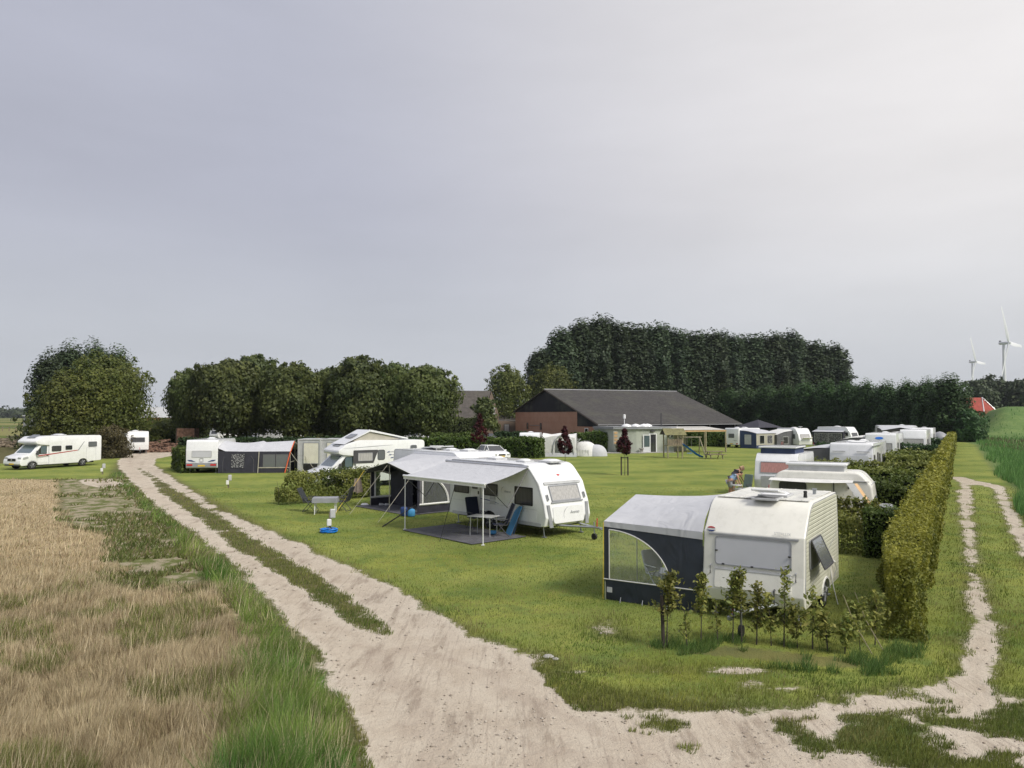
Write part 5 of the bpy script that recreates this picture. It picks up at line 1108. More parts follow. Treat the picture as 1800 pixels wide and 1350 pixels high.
# long verge grass beside the track
X,Y=scatter(170000,8.6,62,-.75,.1,1.7); v=sdf(VERGE,X,Y)+(fbm(X,Y,.8,51)-.5)*.9; d=dirt_sd(X,Y); k=(v>0)&(d<.05); X,Y,v,d=X[k],Y[k],v[k],d[k]
g=fbm(X,Y,1.1,53); g2=fbm(X,Y,.35,54); c=lerp((.085,.185,.036),(.27,.34,.080),np.clip((g-.25)*2,0,1))*(.7+.6*g2)[:,None]; dry=rng.random(len(X))<.08+.35*(g>.62); c[dry]=lerp((.32,.28,.15),(.42,.37,.23),rng.random(dry.sum()))
edge=np.clip((-d)/.7,.22,1); blades('verge_grass','long deep green grass between the track and the stubble',X,Y,(.16+.26*fbm(X,Y,.9,57))*edge*1.25,.013*np.clip(Y/12,1,3),c,.7,None,.5,.6)
# stubble and dry grass
X,Y=scatter(420000,8.6,70,-.85,-.05,1.8); f=sdf(FIELD,X,Y)+(fbm(X,Y,1.1,61)-.5)*1.8; k=(f>0); X,Y,f=X[k],Y[k],f[k]
rows=np.sin((X+.42*Y)*22); far_=np.clip((Y-17)/8,0,1); k=(rng.random(len(X))>far_*.55*(rows>-.1)); X,Y,far_=X[k],Y[k],far_[k]
g=fbm(X,Y,1.4,63); g2=fbm(X,Y,.4,64); c=lerp((.43,.35,.215),(.62,.53,.35),g2); gr=(1-far_)*(g>.55)*1.0; grm=rng.random(len(X))<gr*.75+.03; c[grm]=lerp((.13,.18,.04),(.28,.28,.10),rng.random(grm.sum())); dk=rng.random(len(X))<.18; c[dk]=(.29,.22,.14)
blades('dry_stubble','dry straw stubble and withered grass of the field',X,Y,(.11+.17*fbm(X,Y,1.2,66))*(1-.5*far_),.014*np.clip(Y/12,1,2.8),c,.55,None,.28,.9)
X,Y=scatter(14000,8.6,34,-.85,-.05,1.9); f=sdf(FIELD,X,Y)+sdf(VERGE,X,Y)*0; v=sdf(VERGE,X,Y); k=((f>-.2)|(v>.1))&(fbm(X,Y,.7,166)>.45)&(dirt_sd(X,Y)<-.15); X,Y=X[k],Y[k]
blades('dry_stalks','taller pale seed stalks standing out of the dry grass',X,Y,.42,.010*np.clip(Y/12,1,2.5),lerp((.50,.41,.25),(.72,.63,.44),rng.random(len(X))),.45)
# weeds on the bare corner
X,Y=scatter(60000,14,62,-.75,-.2,1.6); wv=sdf(WEED,X,Y); g=fbm(X,Y,1.6,71); k=(wv>-.3)&(g>.47); X,Y,g=X[k],Y[k],g[k]
c=lerp((.075,.12,.03),(.21,.22,.07),fbm(X,Y,.5,72)); dr=rng.random(len(X))<.2; c[dr]=(.24,.19,.11); blades('weeds','low weeds on the bare corner of the field',X,Y,.16,.05*np.clip(Y/25,1,2),c,1.2)
# denser grass on the strip between the wheel ruts and tufts on the dusty apron
X,Y=scatter(300000,8.5,60,-.6,.75,1.9); ru=sdf(RUGRASS,X,Y); st_s=sdf(STRIP,X,Y); d=dirt_sd(X,Y)
tuft=fbm(X,Y,.55,81)+.25*fbm(X,Y,2.4,83); ap=sdf(APRON,X,Y); k=((st_s>-.1)&(d<.12))|((ap>-.2)&(d<.04+.10*(tuft>.62))); X,Y=X[k],Y[k]
c=lerp((.10,.145,.028),(.21,.22,.07),fbm(X,Y,.7,84)); blades('tufts','grass tufts on the track strip and the dusty apron',X,Y,.07,.013*np.clip(Y/12,1,3),c,.8)
# reeds and nettles in the ditch on the right
X,Y=scatter(170000,12,175,.50,1.15,1.35); sd2=X-(.585*Y+5.0); lim=-3.0+.5*np.sin(Y*.31)
ok=(sd2>lim+1.0)&((Y<143)|(rng.random(len(X))<.12)); X,Y,sd2=X[ok],Y[ok],sd2[ok]; g=fbm(X,Y,2.5,91); g3=fbm(X,Y,9,93)
c=lerp((.085,.205,.055),(.17,.30,.09),np.clip(g*1.2-.1,0,1)); br=(g3>.52)&(Y>85)&(Y<135); c[br]=lerp((.12,.11,.06),(.18,.17,.09),rng.random(br.sum()))
blades('reeds','tall green reeds and nettles filling the ditch beside the mown track',X,Y,(.45+.35*g),.05*np.clip(Y/50,1,4),c,.5)
# long grass tufts around the sapling row
X,Y=scatter(40000,12.5,16.5,.15,.62,1.2); sl=sdf(SOIL,X,Y); k=(sl>-.35)&(fbm(X,Y,.5,95)>.56); X,Y=X[k],Y[k]
c=lerp((.06,.14,.035),(.16,.23,.06),fbm(X,Y,.4,96)); blades('rough_grass','rough uncut grass round the young hornbeams',X,Y,.17,.012,c,.9)
# loose stones and crumbs on the track
X,Y=scatter(16000,8.6,36,-.5,.75,2.2); d=dirt_sd(X,Y); k=(d>.0)&(rng.random(len(X))<.25+.75*(fbm(X,Y,1.3,141)>.55)); X,Y=X[k],Y[k]; n=len(X); s=(.006+.022*rng.random(n)**4)*np.clip(Y/11,1,2.2)
Zg=height(X,Y); o8=np.array([(1,0,0),(0,1,0),(-1,0,0),(0,-1,0),(0,0,.7),(0,0,-.3)]); V=(np.stack([X,Y,Zg+s*.2],1)[:,None,:]+o8[None]*s[:,None,None]*(.7+.6*rng.random((n,6,1)))).reshape(-1,3)
f8=np.array([(0,1,4),(1,2,4),(2,3,4),(3,0,4),(1,0,5),(2,1,5),(3,2,5),(0,3,5)]); F=(f8[None]+np.arange(n)[:,None,None]*6).reshape(-1,3)
c=np.repeat(lerp((.30,.24,.19),(.66,.60,.52),rng.random(n)**.5),6,0); o=npmesh('pebbles',V,F,M['blade'],None,c); tag(o,'loose pebbles and shell crumbs scattered on the dusty track',kind='stuff')
print('veg done')
# ---------------------------------------------------------------- tents and awnings
def frame_of(o,a,d):
    """matrix whose x runs along a (ground), y along d"""
    a=Vector(a).normalized(); d=Vector(d).normalized(); return a,d
def cloth_quad(name,pts,m,parent,nu=8,nv=4,sag=0,wave=0,seed=0,pockets=None):
    p00,p10,p11,p01=[Vector(p) for p in pts]; nrm=(p10-p00).cross(p01-p00).normalized(); rd=random.Random(seed); ph=rd.random()*6
    def fn(i,j):
        q=(p00*(1-i)+p10*i)*(1-j)+(p01*(1-i)+p11*i)*j
        q=q-V3(0,0,sag*4*i*(1-i)*(.35+.65*4*j*(1-j)))
        if wave: q=q+nrm*wave*math.sin(i*9+ph+2*j)*math.sin(j*3.1)+nrm*wave*.5*math.sin(i*23+ph)*j
        return q
    return MB().grid(fn,nu,nv).build(name,M[m],parent,smooth=60,recalc=False)
def arch_wall(parent,o,u,ht0,ht1,W,wx0,wz0,ww,wh,m='navy',film='film',edge='piping',et=.03,low=None):
    """vertical cloth wall from o along u; quarter-arch window with its square corner at (wx0,wz0)"""
    o=Vector(o);u=Vector(u).normalized(); n=u.cross(Z)
    top=lambda x: ht0+(ht1-ht0)*x/W
    pt=lambda x,z,off=0: o+u*x+Z*z+n*off
    sgn=1 if ww>0 else -1
    A=[(wx0+ww*math.sin(t*math.pi/2/18),wz0+wh*math.cos(t*math.pi/2/18)) for t in range(19)]
    b=MB(); xs=wx0
    vs=[];fs=[]
    for (x,z) in A: vs+= [pt(x,z),pt(x,top(x))]
    fs=[(2*i,2*i+2,2*i+3,2*i+1) for i in range(18)]; b.add(vs,fs)
    x1=wx0+ww; e0,e1=(0,W) if sgn>0 else (W,0)
    b.add([pt(e0,wz0),pt(wx0,wz0),pt(wx0,top(wx0)),pt(e0,top(e0))],[(0,1,2,3)]); b.add([pt(x1,wz0),pt(e1,wz0),pt(e1,top(e1)),pt(x1,top(x1))],[(0,1,2,3)])
    w=b.build('side_wall',M[m],parent,smooth=30)
    MB().grid(lambda i,j: pt(i*W,j*wz0,(.05*(1-j)*math.sin(i*19)*math.sin(j*3.1))-.06*(1-j)),16,5).build('lower_wall',M[low or m],parent,smooth=60)
    f=MB(); vs=[pt(wx0,wz0,.0)]; N_=18
    f.add([pt(wx0,wz0,-.01)]+[pt(x,z,-.01) for x,z in A],[(0,i,i+1) for i in range(1,19)]); wn=f.build('window',M[film],parent)
    t=MB(); t.tube([pt(x,z,.012) for x,z in A],et/2,5); t.tube([pt(wx0,wz0,.012),pt(wx0,wz0+wh,.012)],et/2,5); t.tube([pt(min(0,W),wz0,.012),pt(W,wz0,.012)],et/2,5)
    t.build('window_edging',M[edge],wn); return w
def sun_roof(parent,O,a,d,L,D,zc,zo,m='pcloth',nu=24,nv=10,name='roof',lip=.0,sag=.05):
    def fn(i,j):
        s=i*L; t=j; z=(1-t)*zc(s)+t*zo(s)-sag*math.sin(math.pi*t)*(1-.3*math.sin(3*i)); return O+a*s+d*(t*D)+Z*z
    return MB().grid(fn,nu,nv).build(name,M[m],parent,smooth=70,recalc=False)
def pole(parent,p0,p1,r=.014,m='alu',name='pole'): return MB().tube([p0,p1],r,6).build(name,M[m],parent)
# A: navy canopy on the cream caravan
def tent_root(label,O,cat='awning',name='awning',group=None): return thing(name,label,cat,(0,0,0),0,group)
aA=V3(.54,.842,0); dA=V3(-.842,.54,0); OA=V3(cA.x,cA.y,0)+dA*(W_A+.01)+aA*.10
ta=tent_root('navy and pale grey canopy with a clear arched window, attached to the cream caravan',OA)
zcA=lambda s:1.78+.66*min(1,(s/.75))**.6 if s<3.1 else 2.44-.66*max(0,(s-3.1)/.75)**1.6
zoA=lambda s:1.86+.48*(1-abs(s-1.95)/1.95)**1.0 if s<3.9 else 1.86
LA=3.8; DA=2.42
sun_roof(ta,OA,aA,dA,LA,DA,zcA,zoA,'pcloth')
# pale band at the top of the near wall, then navy wall with arch window
bd=MB().grid(lambda i,j:OA-aA*.012+dA*(i*DA)+Z*((1.80-.0*i)*(1-i)+1.86*i-.17*j*(1-i*.25)),12,2).build('roof_valance',M['pcloth'],ta,smooth=60)
arch_wall(ta,OA+dA*DA,-dA,1.83,1.76,DA,.14,.50,1.52,1.17,'navy')
for k in range(7):   # creases in the film towards its upper corner
    t=R(-12-11*k); q=OA+dA*(DA-.16)+Z*1.62; L_=.35+.12*(k%3)
    MB().tube([q-dA*.06*math.cos(t)+Z*.06*math.sin(t)-aA*.02,q-dA*L_*math.cos(t)+Z*L_*math.sin(t)-aA*.02],.005,3,.001).build('crease',M['gcloth'],ta)
pole(ta,OA+dA*(DA-.95)+aA*1.95,OA+dA*(DA-.95)+aA*1.95+Z*2.2,.014,'dgrey')
pole(ta,OA+dA*DA+aA*.02-dA*.02,OA+dA*DA+aA*.02+Z*1.84-dA*.02,.016,'alu'); pole(ta,OA+dA*DA+aA*1.95,OA+dA*DA+aA*1.95+Z*2.32,.014,'alu'); pole(ta,OA+dA*DA+aA*3.7,OA+dA*DA+aA*3.7+Z*1.85,.014,'alu')
pole(ta,OA+dA*(DA+.02)-aA*.03+Z*.02,OA+dA*DA-aA*.02+Z*1.84,.006,'orange' if False else 'plate','edge_cord')
MB().box((0,0,0),(.13,.012,.12),Matrix.Rotation(math.atan2(-dA.y,-dA.x),3,'Z')).build('label_patch',M['lgrey'],ta).location=OA+dA*(DA-.17)-aA*.07+Z*.27
for k in (.45,1.0,1.6): pole(ta,OA+dA*(DA-k)-aA*.10+Z*.0,OA+dA*(DA-k)-aA*.05+Z*.12,.01,'alu','ground_peg')
# D: charcoal and grey tent with open front
aD=-fC; dD=-wC; OD=Vector(FD)+aD*.15
td=tent_root('big grey and charcoal tent with an open peaked front beside the roll-out canopy',OD)
zcD=lambda s:2.46-.25*max(0,(.6-s)/.6)**2
zoD=lambda s:1.78+.42*(1-abs(s-2.0)/2.0) if s<4 else 1.78
LD=4.1; DD=2.5
sun_roof(td,OD,aD,dD,LD,DD+.35,zcD,zoD,'pcloth')
MB().grid(lambda i,j:OD+aD*(i*LD)+dD*(DD+.35-.18*j)+Z*(zoD(i*LD)-.02-.17*j),24,2).build('canopy_valance',M['charc'],td,smooth=40)
MB().tube([OD+aD*(i*LD/20)+dD*(DD+.36)+Z*(zoD(i*LD/20)-.0) for i in range(21)],.012,5).build('piping',M['piping'],td)
arch_wall(td,OD+dD*DD,-dD,1.80,2.05,DD,.20,.42,1.42,1.22,'gcloth','film','wcloth',.10,low='charc')
MB().box((0,0,0),(.10,.06,1.85)).build('front_wall_edge',M['charc'],td).location=OD+dD*DD+Z*.93
arch_wall(td,OD+aD*LD+dD*DD,-dD,1.80,2.2,DD,.25,.42,1.7,1.25,'charc','film','wcloth',.10)
MB().grid(lambda i,j:OD+aD*(i*LD)+dD*.06+Z*(j*2.3+.02),4,2).build('shade_sheet',M['charc'],td)  # dark sheet added to stand for shade at the tent's back
MB().grid(lambda i,j:OD+aD*(LD*.52+i*LD*.48)+dD*(DD*.55)+Z*(j*(1.55+.45*(1-i))+.02),4,2).build('partition',M['charc'],td)
pole(td,OD+aD*2.0+dD*(DD+.25),OD+aD*2.0+dD*(DD+.25)+Z*2.15,.02,'bcloth')
for s in (0.02,LD-.02): pole(td,OD+aD*s+dD*DD,OD+aD*s+dD*DD+Z*1.8,.02,'bcloth')
def rope(parent,p0,p1,m='bcloth',r=.009): return MB().tube([p0,p1],r,4).build('guy_rope',M[m],parent)
c1=OD+dD*(DD+.33)+Z*1.75
rope(td,c1,G(664,919)); rope(td,OD+aD*LD+dD*(DD+.33)+Z*1.75,G(590,902),'plate'); rope(td,OD+aD*(LD-.3)+dD*(DD+.33)+Z*1.78,G(585,890)); rope(td,OD+aD*2.0+dD*(DD+.36)+Z*2.1,OD+aD*2.0+dD*(DD+2.3))
MB().tube([G(672,926),G(672,926)+ (OD+dD*1.4+Z*1.0-G(672,926))*.55],.024,6).build('awning_strut',M['black'],td)
mt=MB().panel((0,0,0),(1,0,0),(0,1,0),LD+.5,DD+.9,.06,.012).build('floor_mat',M['rug']); mt.location=OD+aD*(LD/2+.1)+dD*(DD/2+.2)+Z*.02; mt.rotation_euler=(0,0,math.atan2(aD.y,aD.x)); tag(mt,'grey ground sheet spread under the open charcoal tent','ground sheet')
# C: roll-out canopy
tc_=tent_root('pale roll-out canopy on two thin white legs over the table and chairs',(0,0,0),'canopy','canopy')
oC=V3(cC.x,cC.y,0)+aD*.95; LC=5.0
rf_=MB().grid(lambda i,j:oC+aD*(i*(LC-.0)-.55*j)+dD*(.03+2.42*j)+Z*(2.47-.42*j-.05*math.sin(math.pi*j)),10,8).build('cloth',M['pcloth'],tc_,smooth=70,recalc=False)
o0=oC-aD*.55+dD*2.45+Z*2.05; o1=o0+aD*LC
MB().tube([o0,o1],.045,8).build('front_bar',M['white2'],tc_,smooth=60)
MB().box((0,0,0),(LC,.012,.12)).build('front_valance',M['wcloth'],tc_).location=(o0+o1)/2-Z*.06; tc_.children[-1].rotation_euler=(0,0,math.atan2(aD.y,aD.x))
MB().tube([oC+Z*2.50,oC+aD*LC+Z*2.50],.055,8).build('cassette',M['alu'],tc_,smooth=60)
for q in (o0+aD*.12,o1-aD*.12): pole(tc_,V3(q.x,q.y,0),q,.018,'white2','leg'); MB().box((q.x,q.y,.01),(.12,.1,.02)).build('foot',M['white2'],tc_)
for (q,r_) in ((o0,oC),(o1,oC+aD*LC)): MB().tube([q,(q+r_)/2+Z*.12,r_+Z*2.42],.016,5).build('folding_arm',M['dgrey'],tc_)
pole(tc_,G(773,952),oC+aD*3.1+dD*.9+Z*1.9,.010,'black','stay')
# I: left awning with porch
eI=V3(.995,.10,0); bI=V3(ic.x,ic.y,0)+V3(.02,0,0)+fI*.05
ti=tent_root('low grey-roofed charcoal awning with patterned curtains and orange trim',bI)
W1_,W2_,LI=2.95,2.35,3.9
def roofI(i,j):   # i outward, j along caravan
    x=i*(W1_+W2_); ez=1.62 if x>.6 else 1.62+.25*(1-x/.6); rz=2.36-.16*math.sin(math.pi*min(1,x/W1_))**1+(-.12 if x>W1_ else 0)+.12*max(0,(x-W1_)/W2_)
    t=1-abs(2*j-1); return bI+eI*x+fI*(j*LI)+Z*(ez+(rz-ez)*min(1,t*1.25))
MB().grid(roofI,26,12).build('roof',M['pcloth'],ti,smooth=60,recalc=False)
def wall(parent,o,u,w,h0,h1,m,name='wall'): return MB().grid(lambda i,j:Vector(o)+u*(i*w)+Z*(j*(h0*(1-i)+h1*i)),6,3).build(name,M[m],parent)
wall(ti,bI,eI,W1_,1.66,1.60,'charc'); wall(ti,bI+eI*W1_,eI,W2_,1.60,1.60,'charc'); wall(ti,bI+fI*LI,eI,W1_+W2_,1.9,1.7,'charc')
def panel_on(parent,o,u,x,z,w,h,m,edge='piping',t=.03,name='window'):
    n=Vector(u).cross(Z); f=MB().ring(Vector(o)+u*x+Z*z+n*.012,u,Z,w+2*t,h+2*t,.03,t,.012).build(name,M[edge],parent)
    MB().panel(Vector(o)+u*x+Z*z+n*.014,u,Z,w,h,.02,.004).build('pane',M[m],f); return f
panel_on(ti,bI,eI,.62+.38+.45,.92,.95,1.05,'pattern','charc'); MB().tube([bI+eI*.45+Z*1.25-fI*.02,bI+eI*.36+Z*.8-fI*.02,bI+eI*.36+Z*.05-fI*.02],.012,4).tube([bI+eI*2.4+Z*1.3-fI*.02,bI+eI*2.6+Z*1.0-fI*.02,bI+eI*2.6+Z*.05-fI*.02],.012,4).build('door_zip',M['gcloth'],ti)
panel_on(ti,bI,eI,W1_+.80,.92,.85,.90,'glassg','gcloth'); panel_on(ti,bI,eI,W1_+1.75,.92,.85,.90,'glassg','gcloth')
MB().panel(bI+eI*(W1_+1.15)+Z*.40-fI*.02,eI,Z,2.3,.07,.01,.01).build('trim_band',M['bcloth'],ti)
pole(ti,bI+eI*W1_-fI*.15,bI+eI*(W1_+.05)+Z*1.62,.035,'bcloth','storm_band')
xe=W1_+W2_
e0=bI+eI*xe
MB().tube([e0-fI*.18-eI*.35,e0+Z*1.55,bI+eI*xe+fI*(LI*.42)+Z*2.30],.045,6).build('storm_band',M['orange'],ti)
MB().tube([e0+fI*(LI+.1),e0+fI*LI+Z*1.3],.04,6).build('storm_band',M['orange'],ti)
for j in (0,.5,1): 
    h=2.28 if j==.5 else 1.58; pole(ti,e0+fI*(LI*j),e0+fI*(LI*j)+Z*h,.02,'bcloth')
MB().tube([e0+Z*.8,e0+fI*LI+Z*.8],.02,5).build('rail',M['bcloth'],ti)
for q,g in((e0+fI*LI*.5+Z*2.28,e0+eI*1.9+fI*.4),(e0+fI*LI*.5+Z*2.28,e0+eI*2.0+fI*3.4),(e0+Z*1.58,e0+eI*1.2-fI*.2),(e0+fI*LI+Z*1.58,e0+eI*1.3+fI*4.2)): rope(ti,q,g,'bcloth',.018)
wall(ti,e0+fI*LI*.5,fI,LI*.5,1.2,1.2,'charc')
# generic awning: closed box tent with windows
def awning(label,O,a,d,L,D,hc,ho,mw,mr,wins=(),mend=None,peak=0,open_front=False,over=.0,group=None):
    r=tent_root(label,O,group=group); O=Vector(O); a=Vector(a).normalized(); d=Vector(d).normalized()
    MB().grid(lambda i,j:O+a*(i*L)+d*(j*(D+over))+Z*(hc*(1-j)+(ho+peak*(1-abs(2*i-1)))*j+(.10*math.sin(math.pi*j)))-Z*(.18*(abs(2*i-1)**8)*(1-j)),14,8).build('roof',M[mr],r,smooth=60,recalc=False)
    wall(r,O,d,D,hc-.15,ho,mend or mw,'side_wall'); wall(r,O+a*L,d,D,hc-.15,ho,mend or mw,'side_wall')
    if not open_front: wall(r,O+d*D,a,L,ho,ho,mw,'front_wall')
    else: 
        for k in (0,.5,1): pole(r,O+d*D+a*L*k,O+d*D+a*L*k+Z*(ho+peak*(k==.5)),.02,'alu')
    for (wh,x,z,w_,h_,m) in wins:
        if wh=='front': 
            o,u=O+d*D,a
            if (a.cross(Z)).dot(d)<0: o,u,x=O+d*D+a*L,-a,L-x
        elif wh=='end0':
            o,u=O,d
            if (d.cross(Z)).dot(-a)<0: o,u,x=O+d*D,-d,D-x
        else:
            o,u=O+a*L,d
            if (d.cross(Z)).dot(a)<0: o,u,x=O+a*L+d*D,-d,D-x
        panel_on(r,o,u,x,z,w_,h_,m,'wcloth')
    return r
# W1's awning
oW=n1+f1*.35; dW=V3(.6,-.8,0)
awning('dark blue awning with a beige front and white window panels, before the low hedge',(oW.x,oW.y,0),f1,dW,4.3,2.55,2.5,1.95,'bcloth','pcloth',(('end0',1.25,1.15,.95,1.2,'lgrey'),('front',1.2,1.15,.95,1.05,'glass'),('front',2.9,1.15,1.1,1.05,'pattern')),mend='navy2',over=.1)
MB().grid(lambda i,j:oW+dW*2.56+f1*(i*4.3)+Z*(j*.42),4,2).build('front_skirt',M['navy2'],bpy.data.objects['awning.003'] if 'awning.003' in bpy.data.objects else None)
# W2's awning (to the left of the small caravan)
oW2=n2+V3(-.08,0,0)-f2*1.2
awning('pale awning roof stretched left of the small caravan with the bicycle',(oW2.x,oW2.y,0),-f2,V3(-.94,-.35,0),3.3,2.6,2.45,1.75,'gcloth','wcloth',(('end0',1.2,1.0,.8,.9,'dcurt'),))
# W3's awning with big patterned arched end
oW3=n3-f3*.9-V3(0,0,0)
w3d=V3(-.78,-.62,0)
r3=awning('rounded grey awning with large patterned curtain windows near the tall tree screen',(oW3.x-.1,oW3.y,0),-f3,w3d,4.6,2.7,2.6,2.0,'charc','pcloth',(('end0',.8,1.0,.55,1.2,'dcurt'),('end0',1.75,1.05,.9,1.25,'pattern'),('front',1.2,1.15,1.9,1.25,'pattern'),('front',3.3,1.15,1.9,1.25,'pattern')),over=.15)
# Q's awning
oQ=V3(qc.x,qc.y,0)-fP*.9
awning('large pale grey awning running left from the large white caravan',(oQ.x,oQ.y,0),-fP,-wP,4.6,2.7,2.45,1.95,'gcloth','pcloth',(('end0',1.6,1.0,1.2,.9,'glassg'),))
# S/T row awnings
oS_=V3(s_c.x,s_c.y,0)-fP*.8
awning('flat pale awning left of the far caravan behind the dark clipped hedge',(oS_.x,oS_.y,0),-fP,-wP,4.6,2.5,2.55,2.1,'gcloth','wcloth',())
oR_=V3(rc.x,rc.y,0)-fP*.8
awning('white awning roof between the large caravan and the one with the oval badge',(oR_.x,oR_.y,0),-fP,-wP,4.2,2.4,2.5,2.05,'gcloth','wcloth',())
# U's peaked awning
fU=V3(.97,-.22,0); oU=V3(Uu.location.x,Uu.location.y,0)+V3(-.22,-.97,0)*1.18-fU*3.4
rU=awning('long grey awning with a peaked open canopy and round dark window, before the tall screen',(oU.x,oU.y,0),fU,V3(-.22,-.97,0),5.2,2.6,2.6,2.0,'gcloth','pcloth',(('front',1.2,1.2,.9,.9,'dcurt'),('front',3.6,1.15,1.6,1.0,'dcurt')),peak=.45,over=.5)
# gazebo, grey dome
q=P(1333,775,140); gz_=thing('gazebo','black pyramid-roofed gazebo behind the caravans, right of the barn','gazebo',(q.x,q.y,0),.5)
b=MB(); b.add([(-3,-3,2.1),(3,-3,2.1),(3,3,2.1),(-3,3,2.1),(0,0,3.5)],[(0,1,4),(1,2,4),(2,3,4),(3,0,4),(3,2,1,0)]); b.build('roof',M['charc'],gz_)
for sx in(-1,1):
    for sy in(-1,1): MB().tube([(sx*2.8,sy*2.8,0),(sx*2.8,sy*2.8,2.1)],.05,6).build('post',M['dgrey'],gz_)
q=P(1652,768,112); b=MB().lathe([(1.25,0),(1.2,.9),(.9,1.5),(.4,1.85),(.02,1.95)],(0,0,0),'z',20); dm=b.build('dome_tent',M['greyp'],None,smooth=60); dm.location=(q.x,q.y,0); dm.scale=(1,1,1.0); tag(dm,'small grey dome-shaped tent at the far end of the hornbeam hedge','tent')
# N: white inflatable awning with small caravan, and the small dome tent
q=P(932,803,80); nC=V3(q.x,q.y,0); fN=V3(-.15,-.99,0)
Nn=caravan('small white caravan half hidden by the bushy hedge end',(nC.x+.1,nC.y+1.9,0),yaw_of(-.12,-.99),3.6,2.1,2.5,.4,body='white2',fwin=(1.35,.5,1.2,dict(glass='glassg')),hatches=((0,0,.5),))
tn=tent_root('white inflatable awning with a big rounded arch and clear front, left of the dome tent',(0,0,0))
aN=V3(.99,-.12,0); bN=V3(.12,.99,0); oN=nC+V3(1.25,.4,0)
def vault(root,o,a,b,L,W,H,m,n=18,name='shell',p=2.0):
    return MB().grid(lambda i,j:Vector(o)+a*(L*i)+b*(W*.5*(1-math.copysign(abs(math.cos(math.pi*j))**(2/p),math.cos(math.pi*j))))+Z*(H*math.sin(math.pi*j)**(.62)*(.97+.03*math.cos(12*i))),8,n).build(name,M[m],root,smooth=60)
vault(tn,oN,aN,bN,3.6,3.4,2.45,'wcloth',p=2.6)
# front face toward the camera side: panels
MB().grid(lambda i,j:oN+aN*(.15+3.3*i)-bN*.02+Z*(j*(1.95+.25*math.sin(math.pi*i))),10,6).build('front_wall',M['wcloth'],tn)
for k,(x,w_) in enumerate(((1.75,.62),(2.75,.62))): panel_on(tn,oN-bN*.04,aN,x,1.05,w_,1.25,'glassg','gcloth')
MB().tube([oN+aN*(1.15+1.15*(1-math.cos(t))*.95)-bN*.10+Z*(2.3*math.sin(t)**.7) for t in np.linspace(0,math.pi,19)],.07,6).build('air_beam',M['lgrey'],tn,smooth=60)
MB().grid(lambda i,j:oN+aN*(.05+3.6*i)-bN*(.06+.15*(1-j))+Z*(j*.4),10,2).build('mud_skirt',M['lgrey'],tn)
q=P(1015,800,82); dt=thing('dome_tent','low pale dome tent with a small arched porch, before the green hedge','tent',(q.x,q.y,0),R(-8))
def dome(cx,cy,rx,ry,h,m,nm,par): return MB().grid(lambda i,j:V3(cx+rx*math.cos(2*math.pi*i)*math.cos(j*math.pi/2)**.75,cy+ry*math.sin(2*math.pi*i)*math.cos(j*math.pi/2)**.75,h*math.sin(j*math.pi/2)),24,8).build(nm,M[m],par,smooth=60)
dome(.8,0,1.45,1.3,1.55,'wcloth','shell',dt); dome(1.95,-.1,1.25,1.0,1.22,'pcloth','porch',dt)
for a0 in (0,R(55)): MB().tube([(.9+1.27*math.cos(a0)*math.cos(t),1.22*math.sin(a0)*math.cos(t)-.02,1.64*math.sin(t)) for t in np.linspace(0.05,3.1,15)],.022,5).build('tent_pole',M['gcloth'],dt)
MB().tube([(1.35,-.95*math.cos(t)-.05,1.4*math.sin(t)) for t in np.linspace(0,3.14,13)],.03,5).build('tent_pole',M['gcloth'],dt)
for k in range(6): MB().tube([(-.2+.28*k,-1.25,0),(-.2+.28*k,-1.25,.72)],.02,4).build('windbreak_pole',M['lgrey'],dt)
MB().grid(lambda i,j:V3(-.25+1.5*i,-1.24,.05+.6*j),6,2).build('windbreak',M['wcloth'],dt)
dm_=thing('drying_rack','spidery white clothes drying rack between the white awning and the dome tent','drying rack',tuple(P(1008,800,81).xy)+(0,),0)
MB().tube([(0,0,0),(0,0,1.75)],.03,6).build('mast',M['white2'],dm_)
for k in range(4): a0=k*math.pi/2+.4; MB().tube([(0,0,1.1),(.9*math.cos(a0),.9*math.sin(a0),1.85)],.018,5).build('arm',M['white2'],dm_)
for r_ in(.4,.6,.85): MB().tube([(r_*math.cos(k*math.pi/2+.4),r_*math.sin(k*math.pi/2+.4),1.1+.75*r_/.9) for k in range(5)],.008,3).build('line',M['white2'],dm_)
# O: cream touring caravan with rounded ends, pop-top and angular sun sail
o_c=P(1446,900,29.8); fO=V3(.88,-.475,0); LO=3.85
Er=thing('caravan','cream rounded caravan with a raised white lid roof and an angular white sun sail','caravan',(o_c.x,o_c.y,0),yaw_of(fO.x,fO.y)); fe=LO/2
profE=arch(-.1,.42,.40)+[(fe-.22,.42),(fe-.02,.95),(fe-.12,1.78),(fe-.50,2.25),(-fe+.50,2.25),(-fe+.12,1.78),(-fe+.02,.95),(-fe+.22,.42)]
body_prism('body',profE,[0]*8+[.1,.3,.35,.45,.45,.35,.3,.1],1.95,M['ivory'],Er,.22,6,smooth=40)
lid=MB().box((-.15,0,2.50),(2.2,1.35,.08)).build('lifting_roof',M['white2'],Er,bevel=.03,smooth=40); MB().box((-.15,0,2.33),(2.0,1.2,.30)).build('tent_wall',M['gcloth' if False else 'lgrey'],lid)
MB().tube([(-fe+.18,-.99,1.93),(fe-.2,-.99,1.93)],.016,5).tube([(fe-.16,-.9,1.80),(fe-.12,.9,1.80)],.016,5).build('gutter',M['greyp'],Er)
for x,w_ in((-.95,1.0),): swin(Er,'R',x,1.58,w_,.50,1.97,glass='dcurt',frame='dgrey',r=.12)
o,u=sframe('R',.15,1.15,1.96); MB().panel(o,u,Z,.62,1.35,.08,.01).build('door',M['cream'],Er); MB().box(o+V3(.36,-.01,0),(.03,.02,1.4)).build('door_post',M['dgrey'],Er)
